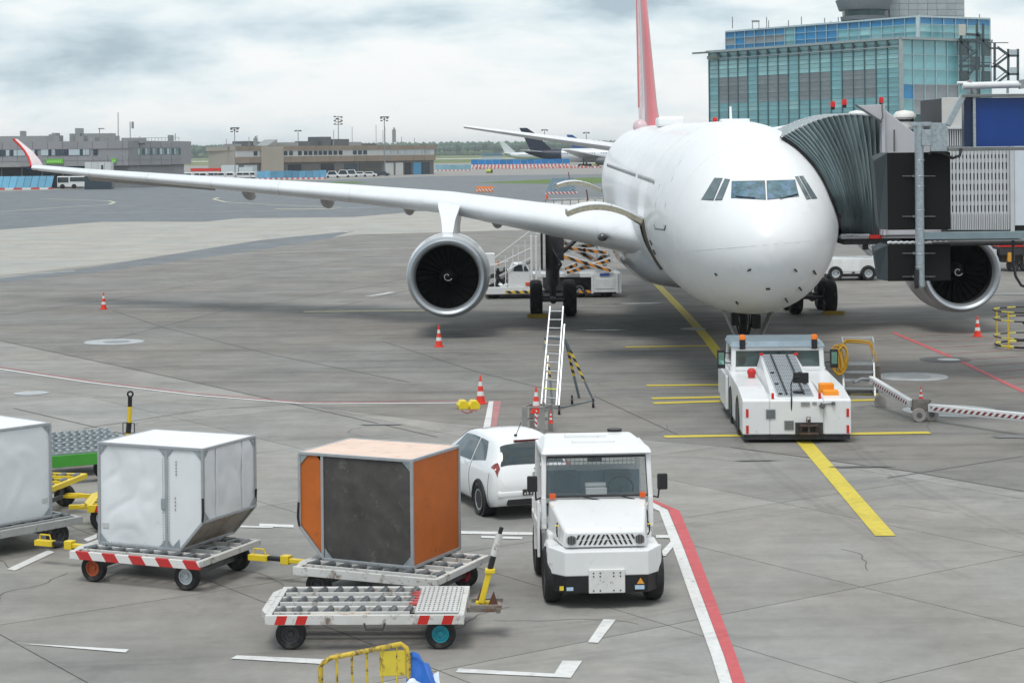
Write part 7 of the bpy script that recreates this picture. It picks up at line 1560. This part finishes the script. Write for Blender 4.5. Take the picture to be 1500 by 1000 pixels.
# far airliners
def jet(label, tailx, Y, s, tailm, bodym, sgn=1, length=58, cat='airliner', withwing=True):
    t = thing('distant_airliner', label, cat, (tailx, Y, 0), R(-9) if sgn > 0 else R(180)); t.scale = (s, s, s)
    q = MB(); rr = []; rb_ = []
    for x, r_, z in [(0, .15, 6.6), (2, .8, 6.3), (6, 1.6, 5.8), (11, 2.4, 5.2), (16, 2.8, 4.95), (22, 2.9, 4.9), (50, 2.9, 4.9), (54, 2.5, 4.7), (57, 1.5, 4.3), (58.5, .2, 4.1)]:
        ring = [Vector((x, r_*math.cos(a*math.pi/12), z+r_*math.sin(a*math.pi/12))) for a in range(24)]
        if x <= 16: rb_.append(ring)
        if x >= 16: rr.append(ring)
    q.loft(rr); q.build('fuselage', bodym, t, smooth=50); q = MB(); q.loft(rb_); q.build('tail_cone', tailm, t, smooth=50)
    q = MB(); q.prism([(2.5, 7.2), (11.5, 7.6), (4.3, 14.5), (1.2, 16.6), (-2.0, 16.6), (.3, 12)], 'xz', -.18, .18); q.build('tail_fin', tailm, t, bevel=.05)
    for sy in (-1, 1):
        q = MB(); q.add([(2, sy*1.0, 6.6), (8, sy*1.2, 6.3), (2.0, sy*9.5, 7.4), (-.3, sy*9.5, 7.4), (2, sy*1.0, 6.8), (8, sy*1.2, 6.6), (2.0, sy*9.5, 7.5), (-.3, sy*9.5, 7.5)], [(0, 1, 2, 3), (4, 5, 6, 7), (0, 1, 5, 4), (1, 2, 6, 5), (2, 3, 7, 6), (3, 0, 4, 7)]); q.build('tailplane', bodym, t)
        if withwing:
            q = MB(); q.add([(25, sy*2.4, 3.2), (36, sy*2.4, 3.6), (22, sy*28, 7.2), (19.5, sy*28, 7.2), (25, sy*2.4, 4.2), (36, sy*2.4, 4.4), (22, sy*28, 7.4), (19.5, sy*28, 7.4)], [(0, 1, 2, 3), (4, 5, 6, 7), (0, 1, 5, 4), (1, 2, 6, 5), (2, 3, 7, 6), (3, 0, 4, 7)]); q.build('wing', wing_grey, t)
            q = MB(); q.lathe([(1.2, 0), (1.6, 1.5), (1.6, 3.5), (1.2, 5.5)], (31, sy*9.5, 2.4), (1, 0, 0), 20); q.build('engine', dgrey, t, smooth=40)
            for xx in (24.0, 25.5, 27.0):
                q = MB(); q.cyl((xx, sy*5.3-.6, .7), (xx, sy*5.3+.6, .7), .7, n=14); q.build('main_wheel', rubber, t)
            q = MB(); q.cyl((25.5, sy*5.3, .7), (25.5, sy*4, 3.8), .3); q.build('gear_leg', dgrey, t)
    q = MB()
    for i in range(36):
        if i not in (17, 18): q.box(14.5+i*.95, 14.5+i*.95+.4, -2.86, -2.8, 5.5, 5.95)
    q.build('cabin_window_row', mat('far_window_dots', (.10, .12, .16), .3), t)
    return t
navy = mat('navy_tail_paint', (.008, .014, .035), .4); jw = mat('far_aircraft_white', (.66, .69, .72), .4, coat=.2)
jet('white airliner with navy tail fin parked in the distance', fw(768, 800), 800, 1.0, navy, jw)
jet('second distant airliner of which only the blue fin tip shows above the white fuselage', fw(835, 1000), 1000, .92, mat('mid_blue_tail', (.015, .08, .28), .4), mat('navy_body', (.01, .015, .06), .4), withwing=False)
wt = jet('small white airliner tail left of the navy tail fin', fw(735, 1250), 1250, .8, jw, jw, withwing=False)
# apron odds and ends in the distance
ob_ = G(710, 281.5); t = thing('orange_barrier', 'orange barrier with slanting white stripes out on the taxiway', 'barrier', (ob_.x, ob_.y, 0)); q = MB(); q.prism([(-.35, 0), (.35, 0), (.12, .95), (-.12, .95)], 'yz', -1.45, 1.45); q.build('barrier_body', mat('orange_plastic', (.75, .22, .03), .5), t, bevel=.03)
q = MB(); q.box(-1.4, 1.4, -.36, -.33, .15, .6); q.build('striped_panel', stripes('orange_white_far', (.75, .75, .75), (.7, .15, .04), 1.8), t)
yb_ = G(717, 253.5); t = thing('marker_drum', 'yellow marker drum with black end on the far apron', 'drum', (yb_.x, yb_.y, 0)); q = MB(); q.cyl((-1, 0, .6), (.5, 0, .6), .6, n=16); q.build('drum_body', mat('drum_yellow', (.45, .5, .05), .5), t); q = MB(); q.cyl((.5, 0, .6), (1.0, 0, .6), .62, n=16); q.build('drum_end', black, t)
yb_ = G(873, 244); t = thing('marker_drum', 'yellow marker drum right of the distant landing gear', 'drum', (yb_.x, yb_.y, 0)); q = MB(); q.cyl((-1.2, 0, .7), (.8, 0, .7), .7, n=16); q.build('drum_body', MATS['drum_yellow'], t); q = MB(); q.cyl((.8, 0, .7), (1.3, 0, .7), .72, n=16); q.build('drum_end', black, t)
bs2 = G(822, 284); t = thing('jet_blast_screen', 'slanted dark blue screen with white chevrons beyond the wing', 'blast screen', (bs2.x, bs2.y, 0)); k_ = bs2.y/2800
q = MB(); q.hexa([(-22*k_, 0, .35), (22*k_, 0, .35), (22*k_, .15, .35), (-22*k_, .15, .35), (-13*k_, 1.2, 2.5), (19*k_, 1.2, 2.5), (19*k_, 1.35, 2.5), (-13*k_, 1.35, 2.5)]); q.build('screen_panel', mat('slate_blue_screen', (.05, .13, .19), .3, var=.3), t)
q = MB(); q.box(-23*k_, 24*k_, -.3, .5, 0, .32); q.build('barrier_base', stripes('blast_red_white', (.75, .75, .75), (.5, .06, .05), 1.6), t)
q = MB()
for cx__ in (-8, 17):
    for zz in (.6, 1.0, 1.4):
        for s__ in (-1, 1): a = Vector((cx__*k_, -.06+(zz+.35-.35)*.55, zz+.35)); q.beam(a, a+Vector((s__*4.5*k_, -.22, -.4)), .10, .05)
q.build('chevron', mat('chevron_white', (.6, .6, .62), .5), t)
for i in range(3):
    pass
# forest on the horizon
fm_ = mat('forest_canopy', (.065, .115, .065), .9, var=.5, vscale=.02, world=True); fm2 = mat('forest_edge_canopy', (.085, .14, .06), .9, var=.4, vscale=.03, world=True)
import bmesh
ico = bmesh.new(); bmesh.ops.create_icosphere(ico, subdivisions=1, radius=1); iv = [v.co.copy() for v in ico.verts]; ifc = [[v.index for v in f.verts] for f in ico.faces]; ico.free()
q = MB(); rs = random.Random(3)
for i in range(2600):
    x = rs.uniform(-1900, 2100); row = rs.choice((0, 1, 2)); Yf = 3700+row*40+rs.uniform(-12, 12); hN = 21+row*2.5+4*_nz.noise(Vector((x*.004, row, 0))); r = rs.uniform(4, 8)
    q.add([Vector((x+v.x*r*rs.uniform(.8, 1.2), Yf+v.y*r, max(.1, hN-r*.8+v.z*r*rs.uniform(.8, 1.2)))) for v in iv], ifc)
q.box(-1900, 2100, 3745, 3800, 0, 19); q.build('forest', fm_, None)
bpy.data.objects['forest']['kind'] = 'stuff'; bpy.data.objects['forest']['label'] = 'dark green forest along the horizon'
q = MB()
for i in range(900):
    x = rs.uniform(-1850, 2050); Yf = 3660+rs.uniform(-15, 15); r = rs.uniform(3, 5.5); q.add([Vector((x+v.x*r, Yf+v.y*r, max(.1, r*.9+v.z*r*rs.uniform(.9, 1.6)))) for v in iv], ifc)
o = q.build('forest_edge', fm2, None); tag(o, 'lighter green shrubs along the foot of the forest', kind='stuff')
fh = thing('farm_shed', 'small blue-white shed at the foot of the far forest', 'shed', (fw(723, 1500), 1500, 0)); q = MB(); q.box(-9, 7, 0, 10, 0, 4.0); q.build('wall', mat('shed_white', (.5, .55, .6), .5), fh); q = MB(); q.prism([(-9.5, 4.0), (7.5, 4.0), (7, 5.5), (-9, 5.5)], 'xz', -.5, 10.5); q.build('roof', mat('shed_blue', (.10, .22, .35), .5), fh)

# thin air that pales the far buildings and the forest
hz = MB(); hz.box(-7000, 7000, -150, 9500, -1, 46); hm = bpy.data.materials.new('thin_haze'); hm.use_nodes = True; hn = hm.node_tree; hn.nodes.clear()
ho = hn.nodes.new('ShaderNodeOutputMaterial'); hv = hn.nodes.new('ShaderNodeVolumePrincipled'); hv.inputs['Color'].default_value = (.86, .93, .97, 1); hv.inputs['Density'].default_value = .00011; hv.inputs['Anisotropy'].default_value = .2
hn.links.new(hv.outputs[0], ho.inputs['Volume']); h_o = hz.build('haze', hm, None); h_o['kind'] = 'stuff'
